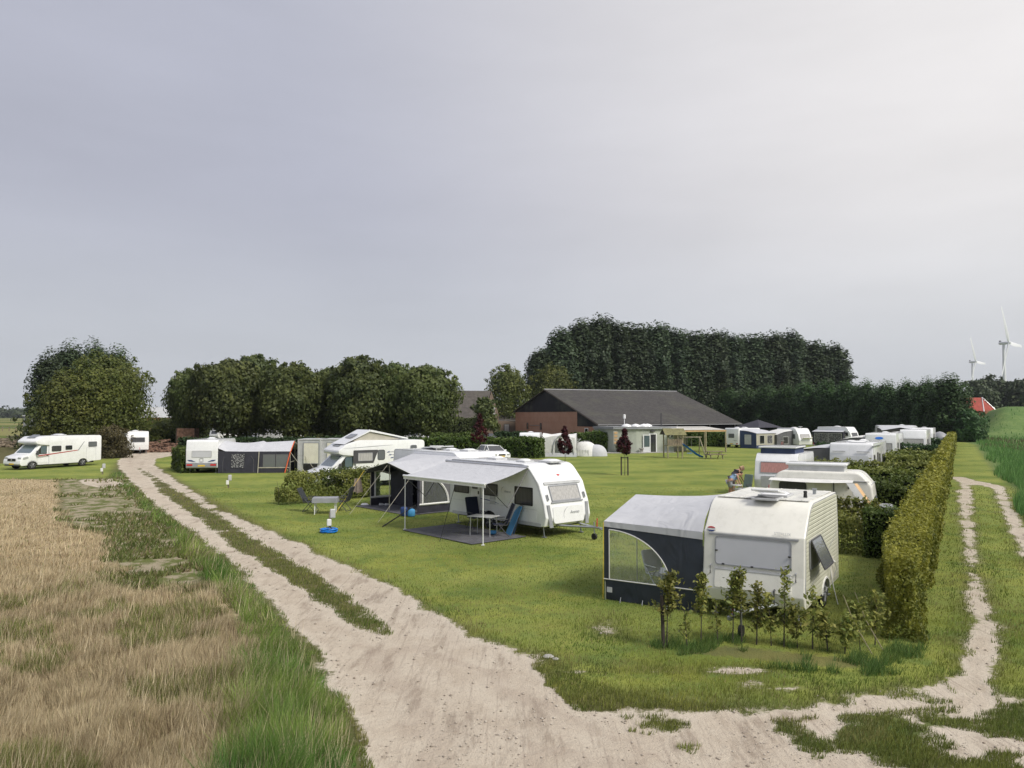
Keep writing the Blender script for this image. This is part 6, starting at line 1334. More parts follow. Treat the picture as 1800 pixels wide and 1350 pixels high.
for s,xw in ((1,fe-.10),(-1,-fe+.10)):
    v=V3(-.18*s,0,.77).normalized(); window(Er,V3(xw+s*.01,0,1.38),(0,s,0),v,1.25,.5,glass='glassg',frame='greyp',r=.12,t=.03,name='end_window')
for s in(-1,1): wheel(Er,-.1,s*.86,.31,.18,out=s)
MB().box((0,0,.42),(LO-.8,1.4,.1)).build('chassis',M['black'],Er); MB().panel((fe-.9,-.985,1.7),(1,0,0),Z,.05,.12,.02,.03).build('marker_light',M['dgrey'],Er)
cv=MB().box((fe+.28,.1,.72),(.55,.9,.62)).build('drawbar_cover',M['greyp'],Er,bevel=.12,smooth=50); MB().tube([(fe-.2,0,.5),(fe+.95,0,.45)],.04,6).build('drawbar',M['galv'],Er)
# sun sail
se=thing('sun_sail','angular white sun sail on slim poles in front of the round cream caravan','sun sail',(o_c.x,o_c.y,0),yaw_of(fO.x,fO.y))
MB().grid(lambda i,j:V3(-1.75+2.95*i,-.99-.50*j,1.97-.05*j-.05*math.sin(math.pi*i)*j),10,4).build('cloth',M['wcloth'],se,smooth=60)
MB().grid(lambda i,j:V3(.98+.26*j+1.05*i,-1.5-.45*i,1.90-1.55*i),10,2).build('side_strip',M['wcloth'],se,smooth=60)
MB().grid(lambda i,j:V3(1.25+1.05*i+.10*j,-1.48-.45*i+.16*j,1.89-1.55*i),10,1).build('wooden_edge',M['pale_wood'],se,smooth=60)
MB().add([(-1.78,-1.5,.6),(-1.25,-1.5,.6),(-1.25,-1.5,1.5)],[(0,1,2)]).add([(-1.78,-1.5,.6),(-1.78,-1.5,.1),(-1.25,-1.5,.1),(-1.25,-1.5,.6)],[(0,1,2,3)]).build('orange_panel',M['orange'],se)
for x in(-.35,-.25,-.15): MB().tube([(-.25,-1.70,1.66),(x*2+.25,-1.75,0)],.012,5).build('pole',M['alu'],se)
MB().tube([(1.22,-1.72,1.62),(1.3,-1.8,0)],.012,5).build('pole',M['alu'],se)
fb=MB().box((0,0,0),(1.5,.30,.04),Matrix.Rotation(R(38),3,'Y')).build('board',M['pale_wood']); fb.location=P(1508,900,27.6); tag(fb,'pale wooden board leaning into the young hornbeams behind the cream caravan','board'); fb.location.z=.55
# ---------------------------------------------------------------- barn
rb=V3(math.cos(R(25)),math.sin(R(25)),0); db=V3(math.sin(R(25)),-math.cos(R(25)),0)
B0=V3(6.7,150,0)
barn=thing('barn','long low barn with a huge weathered grey roof and brick gable with black boarding','barn',(B0.x,B0.y,0),R(25))
# local: x along the ridge, y = -db
LB=31.2; rz=9.25; tn_=(rz-2.75)/19.6
def bl(x,w,z): return V3(x,-w,z)          # w measured toward the camera
zr=lambda w: rz-abs(w)*tn_ if w>=0 else rz+w*(4.3/14.4)
b=MB()
for (wa,wb) in((0,20.0),(0,-14.8)):
    b.add([bl(-.35,wa,zr(wa)),bl(LB+.3,wa,zr(wa)),bl(LB+.3,wb,zr(wb)),bl(-.35,wb,zr(wb)),bl(-.35,wa,zr(wa)+.16),bl(LB+.3,wa,zr(wa)+.16),bl(LB+.3,wb,zr(wb)+.16),bl(-.35,wb,zr(wb)+.16)],[(0,1,2,3),(4,5,6,7),(0,1,5,4),(1,2,6,5),(2,3,7,6),(3,0,4,7)])
rf=b.build('roof',M['roofb'],barn)
MB().tube([bl(-.4,0,rz+.14),bl(LB+.35,0,rz+.14)],.12,6).build('ridge_cap',M['greyp'],rf)
for (wa,wb) in((0,20.0),(0,-14.8)): MB().tube([bl(-.4,wa,zr(wa)+.02),bl(-.4,wb,zr(wb)+.02)],.11,4).build('barge_board',M['dwood'],rf)
MB().tube([bl(-.4,20.05,2.62),bl(LB+.3,20.05,2.62)],.07,6).build('gutter',M['greyp'],rf)
zg=4.95
g=MB(); g.add([bl(0,-14.1,0),bl(0,12.3,0),bl(0,12.3,zg),bl(0,-14.1,zg)],[(0,1,2,3)]); g.add([bl(0,12.3,0),bl(0,19.2,0),bl(0,19.2,2.3),bl(0,12.3,2.3)],[(0,1,2,3)])
g.build('brick_wall',M['brick'],barn)
b=MB(); b.add([bl(-.05,-14.3,zg),bl(-.05,12.3,zg),bl(-.05,0,rz-.05)],[(0,1,2)]); b.add([bl(-.05,12.3,2.3),bl(-.05,19.3,2.3),bl(-.05,19.3,2.75),bl(-.05,12.3,5.05)],[(0,1,2,3)]); b.build('gable_boarding',M['dclad'],barn)
MB().add([bl(0,19.1,0),bl(LB,19.1,0),bl(LB,19.1,2.9),bl(0,19.1,2.9)],[(0,1,2,3)]).add([bl(LB,19.1,0),bl(LB,-14,0),bl(LB,-14,4.9),bl(LB,0,rz-.1),bl(LB,19.1,2.9)],[(0,1,2,3,4)]).add([bl(0,-14,0),bl(LB,-14,0),bl(LB,-14,4.8),bl(0,-14,4.8)],[(0,1,2,3)]).build('black_boarding',M['dclad'],barn)
for w_,hgt in((-8.2,1.5),(-2.2,1.5)): 
    f=window(barn,bl(-.06,w_,2.1),(0,-1,0),Z,.8,1.3,glass='glass',frame='dgrey',t=.09,r=.01)
window(barn,bl(-.06,15.6,1.3),(0,-1,0),Z,1.3,1.5,glass='glass',frame='white',t=.16,r=.01)
MB().panel(bl(-.05,-5.0,2.25),(0,-1,0),Z,4.2,.10,.01,.04).build('wall_pipe',M['galv'],barn)
for x in (2,9.5,17,24.5,30.5): MB().tube([bl(x,19.25,0),bl(x,19.25,2.6)],.08,6).build('downpipe',M['lgrey'],barn)
# ---------------------------------------------------------------- flat roofed cabin with porch
c0=P(1119,797,88.5); c0.z=0
aC=V3(.93,.37,0).normalized(); bC=V3(-.37,.93,0).normalized()
cab=thing('cabin','flat-roofed pale green cabin with open white door and white domes on its roof','cabin',(c0.x,c0.y,0),math.atan2(aC.y,aC.x))
hC=2.75; LcX=5.1; LcL=2.5
# right face along +x, left face runs back-left
lf=V3(-.86,.50,0)
P0=V3(0,0,0); P1=V3(LcX,0,0); PL=V3(-LcL*.93,LcL*.42,0)
b=MB(); b.add([P0,P1,P1+V3(0,5,0),PL+V3(0,5,0),PL]+[p+Z*hC for p in(P0,P1,P1+V3(0,5,0),PL+V3(0,5,0),PL)],[(0,1,6,5),(1,2,7,6),(2,3,8,7),(3,4,9,8),(4,0,5,9)]); b.build('wall',M['panelw'],cab)
b=MB(); ex=[P0+V3(.0,-.25,0),P1+V3(.2,-.25,0),P1+V3(.2,5,0),PL+V3(-.2,5,0),PL+V3(-.25,-.2,0)]; b.add([p+Z*(hC-.02) for p in ex]+[p+Z*(hC+.22) for p in ex],[(0,1,2,3,4),(5,6,7,8,9),(0,1,6,5),(1,2,7,6),(2,3,8,7),(3,4,9,8),(4,0,5,9)]); rc_=b.build('roof',M['greyp'],cab)
MB().add([p+Z*(hC+.22) for p in ex],[(0,1,2,3,4)]).add([p*1.004+Z*(hC+.26) for p in ex],[(0,1,2,3,4)]).build('roof_edge',M['alu'],rc_)
for (x,y,s) in((-.5,1.4,.62),(.8,1.5,.58),(1.8,1.3,.62),(2.6,1.8,.6)): MB().lathe([(s,.0),(s*.92,.12),(s*.55,.27),(.02,.34)],(x,y,hC+.25),'z',18).build('roof_dome',M['white2'],rc_,smooth=50)
MB().tube([(-.2,2.4,hC+.2),(-.2,2.4,hC+1.3)],.05,6).lathe([(.16,0),(.16,.45),(.05,.5)],(-.2,2.4,hC+1.2),'z',10).build('flue',M['white2'],rc_,smooth=40)
MB().tube([(4.9,2.4,hC),(4.9,2.4,hC+1.9)],.07,6).build('flue',M['dgrey'],rc_)
dr=MB().box((2.15,-.012,1.05),(.82,.02,2.1)).build('doorway',M['glass'],cab); MB().ring((2.15,-.03,1.08),(1,0,0),Z,1.05,2.25,.01,.10,.05).build('door_frame',M['white2'],dr)
for k in range(4): MB().box((1.86+k*.19,-.04,1.05),(.015,.01,2.0)).build('strip_curtain',M['greyp'],dr)
do=MB().ring((1.18,-.32,1.05),V3(.88,-.47,0)*-1*-1,Z,.88,2.1,.02,.12,.05).build('open_door',M['white2'],cab); MB().panel(V3(1.18,-.33,1.35),(.88,-.47,0),Z,.66,1.3,.02,.02).build('pane',M['glassb'],do); MB().panel(V3(1.18,-.33,.38),(.88,-.47,0),Z,.7,.55,.02,.03).build('kick_panel',M['white2'],do)
MB().box((2.1,-.5,.03),(5,1.3,.06)).build('door_step',M['conc'],cab)
MB().box((2.1,-.15,2.5),(.5,.25,.14)).build('wall_lamp',M['dgrey'],cab)
sgn=MB().panel(PL*.94+Z*1.75+V3(-.04,-.10,0),V3(.93,-.37,0)*1,Z,.55,1.6,.02,.03).build('menu_board',M['bcloth'],cab)
for k in range(4): MB().prism([(.21*math.cos(R(a)),.13*math.sin(R(a))) for a in range(0,360,30)],PL*.94+Z*(1.15+.38*k)+V3(-.055,-.135,0),V3(.93,-.37,0),Z,V3(-.37,-.93,0),.02).build('painted_dish',M['pale_wood'],sgn)
for k in range(3): MB().box((4.35+.25*k,-.03,1.95),(.18,.02,.42),Matrix.Rotation(R(20),3,'Y')).build('poster',M['wcloth' if k%2 else 'charc'],cab)
mk_tree('s','grey-leaved shrub against the left wall of the pale green cabin',tuple((c0+V3(-1.6,-.2,0)).xy)+(0,),1.25,1.9,1400,.12,'lf_mid',.0,8,'dome',seed=301,name='shrub',cat='shrub')
pc=thing('porch','timber porch with a pale corrugated roof at the right end of the cabin','porch',(c0.x,c0.y,0),math.atan2(aC.y,aC.x))
MB().grid(lambda i,j:V3(4.4+6.3*i,1.8-4.4*j,2.98-.35*j),6,3).build('roof',M['polyr'],pc)
MB().box((7.55,-2.5,2.52),(6.3,.09,.18)).build('beam',M['pale_wood'],pc); MB().box((7.55,1.7,2.7),(6.3,.09,.18)).build('beam',M['pale_wood'],pc)
for x in (4.6,7.8,10.6): MB().box((x,-2.5,1.25),(.13,.13,2.5)).build('post',M['woodg'],pc)
MB().box((10.6,1.6,1.3),(.13,.13,2.6)).build('post',M['woodg'],pc); MB().box((10.6,-.4,2.55),(.09,4.2,.16)).build('beam',M['woodg'],pc)
MB().box((6.4,1.9,1.3),(3.4,.08,2.6)).build('back_wall',M['bcloth'],pc)
tag(MB().box((0,0,0),(7.5,2.2,.04)).build('terrace',M['conc']),kind='structure').location=(c0.x-3.0,c0.y-.6,.03)
pl=thing('planter','small stone planter beside the open cabin door','planter',tuple((c0+aC*.35-bC*.5).xy)+(0,),0); MB().lathe([(.16,0),(.12,.25),(.3,.5),(.28,.55)],(0,0,0),'z',14).build('pot',M['conc'],pl)
# ---------------------------------------------------------------- brown house, other far buildings
h_=P(818,770,158); hy=R(14)
hs=thing('house','brown brick house with a steep dark tiled roof, between the big trees','house',(h_.x,h_.y,0),hy)
# gable faces right-front, ridge runs to the left
gx=3.0; gw=7.2; gz_h=9.4
def hbx(x,y,z): return V3(x,y,z)
b=MB(); b.add([(-12,-4.5,0),(gx,-4.5,0),(gx,-4.5,3.9),(-12,-4.5,3.9)],[(0,1,2,3)]); b.add([(gx,-4.5,0),(gx+5.2,5.0,0),(gx+5.2,5.0,4.6),(gx+2.6,.4,gz_h-.1),(gx,-4.5,3.9)],[(0,1,2,3,4)]); b.add([(gx+5.2,5,0),(gx+13,5.0,0),(gx+13,5,3.0),(gx+5.2,5,3.0)],[(0,1,2,3)])
b.build('wall',M['bbrick'],hs)
b=MB(); b.add([(-12,-4.9,3.75),(gx-.2,-4.9,3.75),(gx+2.5,.4,gz_h),(-12,.4,gz_h)],[(0,1,2,3)]).add([(-12,.4,gz_h),(gx+2.5,.4,gz_h),(gx+5.2,5.6,4.4),(-12,5.6,4.4)],[(0,1,2,3)]).add([(gx+4,5.2,3.0),(gx+13.5,4.6,3.0),(gx+13.5,9,5.4),(gx+5,9,5.4)],[(0,1,2,3)]).build('roof',M['tiles'],hs)
MB().box((-4.5,-4.9,3.7),(15,.18,.18)).build('gutter',M['dgrey'],hs)
ug=V3(5.2,9.5,0).normalized()
window(hs,V3(gx,-4.5,0)+ug*7.0+Z*5.2+ug.cross(Z)*.06,ug,Z,1.8,1.4,frame='white',t=.14,r=.01); MB().box(V3(gx,-4.5,0)+ug*7.0+Z*5.2+ug.cross(Z)*.1,(.1,.1,1.3)).build('mullion',M['white'],hs)
for (x,z,w_,h2) in((-.7,1.7,1.2,2.2),(-3.6,1.2,1.6,2.0),(-8.8,1.6,1.7,2.2)): window(hs,(x,-4.56,z),(1,0,0),Z,w_,h2,frame='dgrey' if x>-2 else 'white',t=.14,r=.01,glass='glass' if x<-2 else 'curt')
MB().box((-6.3,-4.6,1.6),(2.6,.1,3.0)).build('shutter_door',M['dclad'],hs)
for x in(8,11): window(hs,(gx+x-1,4.93,1.5),(1,0,0),Z,1.2,1.8,frame='dgrey',glass='curt',t=.12,r=.01)
q=P(55,780,104); sh=thing('shed','blank grey corrugated shed wall at the left edge behind the poplars','shed',(q.x,q.y,0),R(10))
MB().box((1.5,3,2.1),(5.5,5,4.2)).build('wall',M['greyp'],sh); MB().box((1.5,3,4.26),(5.9,5.4,.15)).build('roof',M['lgrey'],sh)
q=P(293,755,190); b2=thing('outbuilding','low red brick outbuilding with pale roof between the left tree groups','outbuilding',(q.x,q.y,0),0)
MB().box((0,0,1.9),(13,5,3.8)).build('wall',M['brick'],b2); MB().add([(-6.8,-2.8,3.7),(6.8,-2.8,3.7),(6.8,0,6.3),(-6.8,0,6.3),(-6.8,2.8,3.7),(6.8,2.8,3.7)],[(0,1,2,3),(3,2,5,4),(0,3,4),(1,5,2)]).build('roof',M['lgrey'],b2)
q=P(1716,722,260); q.z=0; rh=thing('house','red-roofed house with white gable edges beyond the green dyke','house',(q.x,q.y,0),R(-6))
gy=5.6; L2=9
MB().box((-.3,3,3),(L2,6,6)).build('wall',M['brick'],rh); b=MB().add([(-L2/2-.5,-.5,gy),(L2/2-2.2,-.5,gy),(L2/2-1.2,3,10.3),(-L2/2-.5,3,10.3),(-L2/2-.5,6.5,gy),(L2/2+2.6,6.5,gy)],[(0,1,2,3),(3,2,5,4)]).build('roof',M['redroof'],rh)
MB().add([(L2/2-2.2,-.4,gy),(L2/2+2.6,1.0,gy),(L2/2-1.2,2.9,10.2)],[(0,1,2)]).build('gable',M['redroof'],rh)
MB().tube([(L2/2-2.3,-.6,gy-.1),(L2/2-1.2,2.8,10.35),(L2/2+2.7,.9,gy-.1)],.2,4).build('gable_edge',M['white2'],rh)
MB().box((-2.8,3,10.6),(1.0,.9,1.2)).build('chimney',M['conc'],rh)
# ---------------------------------------------------------------- wind turbines
M['turb']=mat('turbine_grey',(.72,.73,.75),.5,var=.03)
def turbine(label,px,hub_y,Y,blade):
    p=P(px,hub_y,Y); t=thing('wind_turbine',label,'wind turbine',(p.x,p.y,0),0,'wind turbines'); H=p.z; s=blade/50
    MB().lathe([(2.6*s,-2),(2.2*s,H*.4),(1.5*s,H-1.5)],(0,0,0),'z',16).build('tower',M['turb'],t,smooth=60)
    n=MB().lathe([(1.2*s,-5.5*s),(2.1*s,-4.5*s),(2.3*s,2*s),(1.5*s,4.5*s)],(0,0,H),'x',14).build('nacelle',M['turb'],t,smooth=50); n.rotation_euler=(0,0,0)
    MB().box((-4.0*s,0,H+2.6*s),(2.2*s,1.4*s,1.6*s)).build('cooler',M['dgrey'],n)
    hub=V3(6.0*s,0,H); MB().lathe([(1.6*s,-1.6*s),(2.0*s,0),(1.3*s,2*s),(.2*s,3*s)],hub,'x',14).build('hub',M['turb'],t,smooth=50)
    # rotor disc seen obliquely: axis turned from the x direction toward the viewer
    for ang in (28,148,268):
        b=MB(); k=12; rings=[]
        for i in range(k+1):
            f=i/k; r=blade*f; c=(2.0+3.4*math.sin(min(1,f*4)*math.pi/2)*(1-f)**.8+.3)*s; th=.9*(1-f)**1.3*s+.12*s; tw=R(22)*(1-f)
            rings.append((r,c,th,tw))
        vs=[];
        A=Matrix.Rotation(R(ang),3,'X')
        for r,c,th,tw in rings:
            for (u_1,w_1) in((c*.7,0),(0,th),(-c*.5,0),(0,-th)):
                y=u_1*math.cos(tw)-w_1*math.sin(tw); x=u_1*math.sin(tw)+w_1*math.cos(tw)
                vs.append(A@V3(x,y,r+1.2*s)+hub)
        b.add(vs,[(i*4+j,i*4+(j+1)%4,(i+1)*4+(j+1)%4,(i+1)*4+j) for i in range(k) for j in range(4)]+[(0,1,2,3),tuple(k*4+j for j in range(4))]); b.build('blade',M['turb'],t,smooth=50)
    return t
t1=turbine('nearer wind turbine, its blade rising highest at the right edge',1764,603,620,31)
t2=turbine('farther, smaller wind turbine left of the bigger one',1709,636,820,28)
for t in (t1,t2): t.rotation_euler=(0,0,R(-50))
# ---------------------------------------------------------------- camp furniture and small things
def chair(label,p,yaw,fr='dgrey',cu='mesh',tilt=18,hgt=1.12,group='folding camping chairs',legs='x'):
    t=thing('camping_chair',label,'chair',(p[0],p[1],0),yaw,group); w_=.27
    a=R(tilt); bx=-.22; bz=.44; tx=bx-math.sin(a)*(hgt-bz); tz=bz+math.cos(a)*(hgt-bz)
    for s in(-1,1):
        MB().tube([(.25,s*w_,.44),(bx,s*w_,.44),(tx,s*w_,tz)],.016,6).build('side_frame',M[fr],t)
        MB().tube([(-.28,s*(w_+.03),.02),(.22,s*(w_+.03),.62)],.014,6).build('leg',M[fr],t); MB().tube([(.30,s*(w_+.03),.02),(-.20,s*(w_+.03),.60)],.014,6).build('leg',M[fr],t)
        MB().box((0,s*(w_+.05),.65),(.46,.05,.03)).build('armrest',M[fr],t,bevel=.01)
    MB().grid(lambda i,j:V3(.25-.47*i,(j-.5)*2*w_,.455-.03*math.sin(math.pi*j)+.0),6,4).add([(.25,-w_,.44),(.25,w_,.44),(-.22,w_,.44),(-.22,-w_,.44)],[(0,1,2,3)]).build('seat',M[cu],t,smooth=50)
    MB().box(((bx+tx)/2,0,(bz+tz)/2+.03),(.05,2*w_-.01,(hgt-bz)*1.0),Matrix.Rotation(-a,3,'Y')).build('backrest',M[cu],t,bevel=.02)
    MB().tube([(-.28,-w_-.03,.03),(-.28,w_+.03,.03)],.012,5).tube([(.30,-w_-.03,.03),(.30,w_+.03,.03)],.012,5).build('floor_bar',M[fr],t)
    return t
def table(label,p,yaw,L=1.1,W=.7,h=.72,top='lgrey',leg='white2',name='camping_table',cloth=None):
    t=thing(name,label,'table',(p[0],p[1],0),yaw)
    MB().box((0,0,h),(L,W,.03)).build('tabletop',M[top],t,bevel=.01)
    for sx in(-1,1):
        for sy in(-1,1): MB().tube([(sx*(L/2-.08),sy*(W/2-.08),0),(sx*(L/2-.1),sy*(W/2-.1),h-.02)],.02,6).build('leg',M[leg],t)
    if cloth:
        b=MB().box((0,0,h+.019),(L+.04,W+.04,.006))
        for s in(-1,1): b.grid(lambda i,j:V3((i-.5)*(L+.05),s*(W/2+.025+.02*math.sin(i*14)*j),h+.02-.20*j),12,3); b.grid(lambda i,j:V3(s*(L/2+.025+.02*math.sin(i*14)*j),(i-.5)*(W+.05),h+.02-.20*j),8,3)
        b.build('table_cover',M[cloth],t,smooth=50)
    return t
q=G(572,903); table('grey covered camping table between two dark folding chairs on the lawn',(q.x,q.y),R(8),1.05,.75,.70,cloth='greyp')
q=G(546,899); chair('dark folding chair left of the covered table, reclined toward the hedge',(q.x,q.y),R(-5),tilt=28)
q=G(603,898); chair('dark folding chair right of the covered table, with a towel line above',(q.x,q.y),R(172),tilt=20)
tw=MB().grid(lambda i,j:V3(.32*(i-.5)*(1+.4*j)+.05*math.sin(i*8)*j,.03*math.sin(i*11),-.75*j*(1-.25*abs(i-.5))),8,8).build('towel',M['tarp'],None,smooth=60); q=P(629,841,38.3); tw.location=q; tag(tw,'brown striped towel hanging from the tent guy line before the hedge','towel')
# service posts
def spost(label,x,y,hgt=.85,hose=False):
    q=G(x,y); t=thing('service_post',label,'service post',(q.x,q.y,0),R(20),'power and water posts on the lawn')
    MB().box((0,0,hgt*.42),(.09,.09,hgt*.84)).build('post',M['woodg'],t,bevel=.01); MB().box((.09,-.03,hgt-.18),(.20,.14,.34)).build('socket_box',M['lgrey'],t,bevel=.03); MB().box((-.04,-.05,.34),(.17,.12,.26)).build('junction_box',M['white'],t,bevel=.03)
    MB().tube([(.0,-.06,.2),(.06,-.08,.12),(.05,-.1,.0)],.012,5).build('cable',M['black'],t)
    return t
spost('grey power post on the lawn ringed by a coiled blue hose',580,934); spost('small grey power post on the grass left of the curving track',180,834,.8); spost('small grey power post between the track and the charcoal awning',401,858,.8)
q=G(578,936); hz_=MB()
for k in range(4): hz_.tube([((.27+.05*(k%2))*math.cos(t),(.24+.05*(k%2))*math.sin(t),.025+.035*k+.012*math.sin(t*3+k)) for t in np.linspace(0,6.29,24)],.022,6)
hh2=hz_.build('hose_coil',M['hose'] if 'hose' in M else M['blue'],None,smooth=60); hh2.location=(q.x,q.y,0); tag(hh2,'bright blue hose coiled round the foot of the power post','hose')
# grass cable reels etc. under the canopy
axC=aD; 
mt2=MB().panel((0,0,0),(1,0,0),(0,1,0),4.3,2.5,.05,.012).build('floor_mat',M['rug']); m_=oC+aD*2.0+dD*1.45; mt2.location=(m_.x,m_.y,.02); mt2.rotation_euler=(0,0,math.atan2(aD.y,aD.x)); tag(mt2,'dark grey ground mat laid under the roll-out canopy','ground mat')
q=G(850,942); tyw=math.atan2(aD.y,aD.x); table('grey topped camping table under the roll-out canopy between the navy chairs',(q.x,q.y),tyw+.35,1.0,.68,.72,top='lgrey',leg='alu')
q=G(838,930); chair('navy cushioned folding chair behind the table, facing the lawn',(q.x,q.y),R(-55),cu='cnavy',tilt=15,hgt=1.2)
q=G(879,943); chair('navy cushioned folding chair beside the light blue loungers',(q.x,q.y),R(190),cu='cnavy',tilt=22,hgt=1.2)
def lounger(label,p,yaw,tl):
    t=thing('sun_lounger',label,'sun lounger',(p[0],p[1],0),yaw,'folded light blue loungers'); Mx=Matrix.Rotation(R(tl),3,'Y')
    MB().box(Mx@V3(0,0,.58),(.035,.56,1.12),Mx).build('fabric',M['lblue'],t,bevel=.01)
    for s in(-1,1): MB().tube([Mx@V3(0,s*.29,.0),Mx@V3(0,s*.29,1.18)],.014,6).build('side_frame',M['dgrey'],t)
    MB().tube([Mx@V3(0,-.29,1.18),Mx@V3(0,.29,1.18)],.014,6).build('head_bar',M['dgrey'],t); return t
q=G(893,941); lounger('folded light blue lounger leaning, nearer to the navy chair',(q.x,q.y),R(200),-24); q=G(900,938); lounger('second folded light blue lounger, leaning against the caravan side',(q.x,q.y),R(195),-17)
def bucket(label,x,y,z,r,h,m,name,cat,kind='can'):
    q=G(x,y); t=thing(name,label,cat,(q.x,q.y,z),0); MB().lathe([(r*.9,0),(r,h*.1),(r,h*.75),(r*.8,h*.86),(r*.3,h*.92),(r*.28,h)],(0,0,0),'z',18).build('body',M[m],t,smooth=50)
    MB().lathe([(r*.32,h),(r*.32,h*1.07),(.01,h*1.08)],(0,0,0),'z',12).build('cap',M['white' if m!='lgrey' else 'blue'],t); MB().tube([(-r*.5,0,h*.92),(0,0,h*1.15),(r*.5,0,h*.92)],.012,5).build('handle',M['dgrey'],t)
bucket('round bright blue water container on the mat inside the charcoal tent',708,886,.02,.21,.50,'blue','water_container','container')
q=G(722,880); bx=thing('cool_box','large blue cool box with pale lid inside the charcoal tent','cool box',(q.x,q.y,.02),R(-40)); MB().box((0,0,.25),(.62,.4,.5)).build('body',M['blue'],bx,bevel=.03); MB().box((0,0,.53),(.64,.42,.07)).build('lid',M['lblue'],bx,bevel=.02); MB().tube([(-.32,0,.4),(-.34,0,.6),(.34,0,.6),(.32,0,.4)],.015,5).build('handle',M['lgrey'],bx)
q=G(710,908); bg_=thing('rucksack','small dark blue bag standing at the tent corner','bag',(q.x,q.y,0.02),0); MB().box((0,0,.2),(.3,.2,.4)).build('body',M['dblue'],bg_,bevel=.07); MB().tube([(-.08,0,.4),(0,0,.5),(.08,0,.4)],.015,5).build('handle',M['black'],bg_)
bucket('pale turquoise water can standing by the tent corner',723,908,.02,.16,.34,'lblue','water_can','water can')
q=G(671,889)
for k in range(2):
    s=thing('shoe','%s white shoe on the tent mat'%('left of the two' if k==0 else 'right of the two'),'shoe',(q.x+.28*k,q.y,.03),R(40)); MB().prism(fillet([(-.14,0),(.14,0),(.14,.04),(.02,.09),(-.10,.10),(-.14,.06)],.02,2),(0,.05,0),(1,0,0),(0,0,1),(0,-1,0),.1).build('upper',M['white2'],s,bevel=.02); MB().box((0,0,.008),(.29,.105,.018)).build('sole',M['lgrey'],s)
q=G(867,941); dbx=MB().lathe([(.055,-.12),(.075,-.1),(.075,.1),(.055,.12)],(0,0,.08),'x',14).build('food_tub',M['lblue'],None,smooth=40); dbx.location=(q.x,q.y,.03); tag(dbx,'small bright blue tub lying on the dark ground mat','tub')
# inside the navy canopy
qa=OA+dA*1.25+aA*1.25; table('small white folding table inside the navy canopy',(qa.x,qa.y),math.atan2(aA.y,aA.x)+.3,.75,.55,.58,top='white2',leg='white2')
qb=OA+dA*1.62+aA*1.55; chair('white camping chair behind the table in the navy canopy',(qb.x,qb.y),R(-60),fr='alu',cu='wcloth',tilt=20,hgt=.98)
qc_=OA+dA*.75+aA*1.75; chair('grey mesh chair partly hidden behind the navy cloth',(qc_.x,qc_.y),R(-100),fr='alu',cu='greyp',tilt=15,hgt=1.1)
pt=thing('flower_bowl','pale blue flowering plant in a bowl on the white table','potted plant',(qa.x,qa.y,.60),0); MB().lathe([(.10,0),(.13,.08),(.12,.1)],(0,0,0),'z',14).build('bowl',M['lgrey'],pt)
st=rng; rng=np.random.default_rng(9); Pt,nr,h=crown_points([(0,0,.22,.16)],500,.5); V,F,C=leaves(Pt,nr,.045,.8,1.1,h); M['petal']=leafmat('pale_blue_petals',(.16,.26,.62),(.42,.52,.85),.2,.1); npmesh('flowers',V,F,M['petal'],pt,C); rng=st
# white stone at the tent, bucket at containers, stones at the track
for i,(x,y,s,lb,m) in enumerate(((641,889,.16,'white stone holding down the mat corner of the charcoal tent','white'),(964,1157,.085,'pale broken stone lying at the grass edge of the dusty track','conc'),(977,1160,.05,'small pale stone right beside the broken one','conc'))):
    q=G(x,y); b=MB().lathe([(s*.8,0),(s,s*.35),(s*.6,s*.75),(.01,s*.85)],(0,0,0),'z',9); o=b.build('stone',M[m],None,smooth=50); o.location=(q.x,q.y,0); o.scale=(1.3,.9,1); tag(o,lb,'stone')
# toilet units
def unit(label,px,py,Y,yaw,w_=1.75):
    q=P(px,830,Y); t=thing('sanitary_cabin',label,'cabin',(q.x,q.y,0),yaw,'pair of pale sanitary cabins')
    MB().box((0,0,1.22),(w_,2.2,2.44)).build('wall',M['lgrey'],t); MB().box((0,0,2.47),(w_+.08,2.28,.07)).build('roof',M['lgrey'],t)
    MB().panel((.16,-1.11,1.42),(1,0,0),Z,1.15,1.55,.02,.04).build('door',M['cream'],t); MB().ring((.16,-1.11,1.42),(1,0,0),Z,1.25,1.66,.02,.05,.05).build('door_frame',M['greyp'],t)
    MB().panel((.1,-1.11,.34),(1,0,0),Z,1.1,.55,.01,.03).build('base_panel',M['black'],t)
    for s in(-1,1): MB().box((s*(w_/2-.02),-1.1,1.22),(.10,.08,2.46)).build('corner_post',M['lgrey'],t)
unit('left of the two pale sanitary cabins, beside the orange trimmed awning',551,833,60.5,R(-3)); unit('right of the two pale sanitary cabins, partly behind the motorhome',591,833,61.0,R(-3))
# play frame
q=P(1183,806,78); ps=thing('play_frame','wooden play tower with green felt roof and swing beam','play frame',(q.x,q.y,0),R(6))
for x in(-.75,.75):
    for y in(-.7,.7): MB().box((x,y,1.25),(.11,.11,2.5)).build('post',M['woodg'],ps)
MB().box((0,0,1.25),(1.6,1.5,.08)).build('platform',M['woodg'],ps)
for k in range(9): MB().box((-.7+.175*k,-.76,1.62),(.13,.03,.62)).build('railing_board',M['wood'],ps)
for k in range(5): MB().box((.78,-.6+.3*k if k!=2 else .0,1.62),(.03,.13,.62)).build('railing_board',M['wood'],ps)
MB().add([(-1.1,-1.0,2.35),(1.15,-1.0,2.35),(1.15,0,3.0),(-1.1,0,3.0),(-1.1,1.0,2.35),(1.15,1.0,2.35)],[(0,1,2,3),(3,2,5,4)]).build('roof',M['mossroof'] if 'mossroof' in M else M['woodg'],ps)
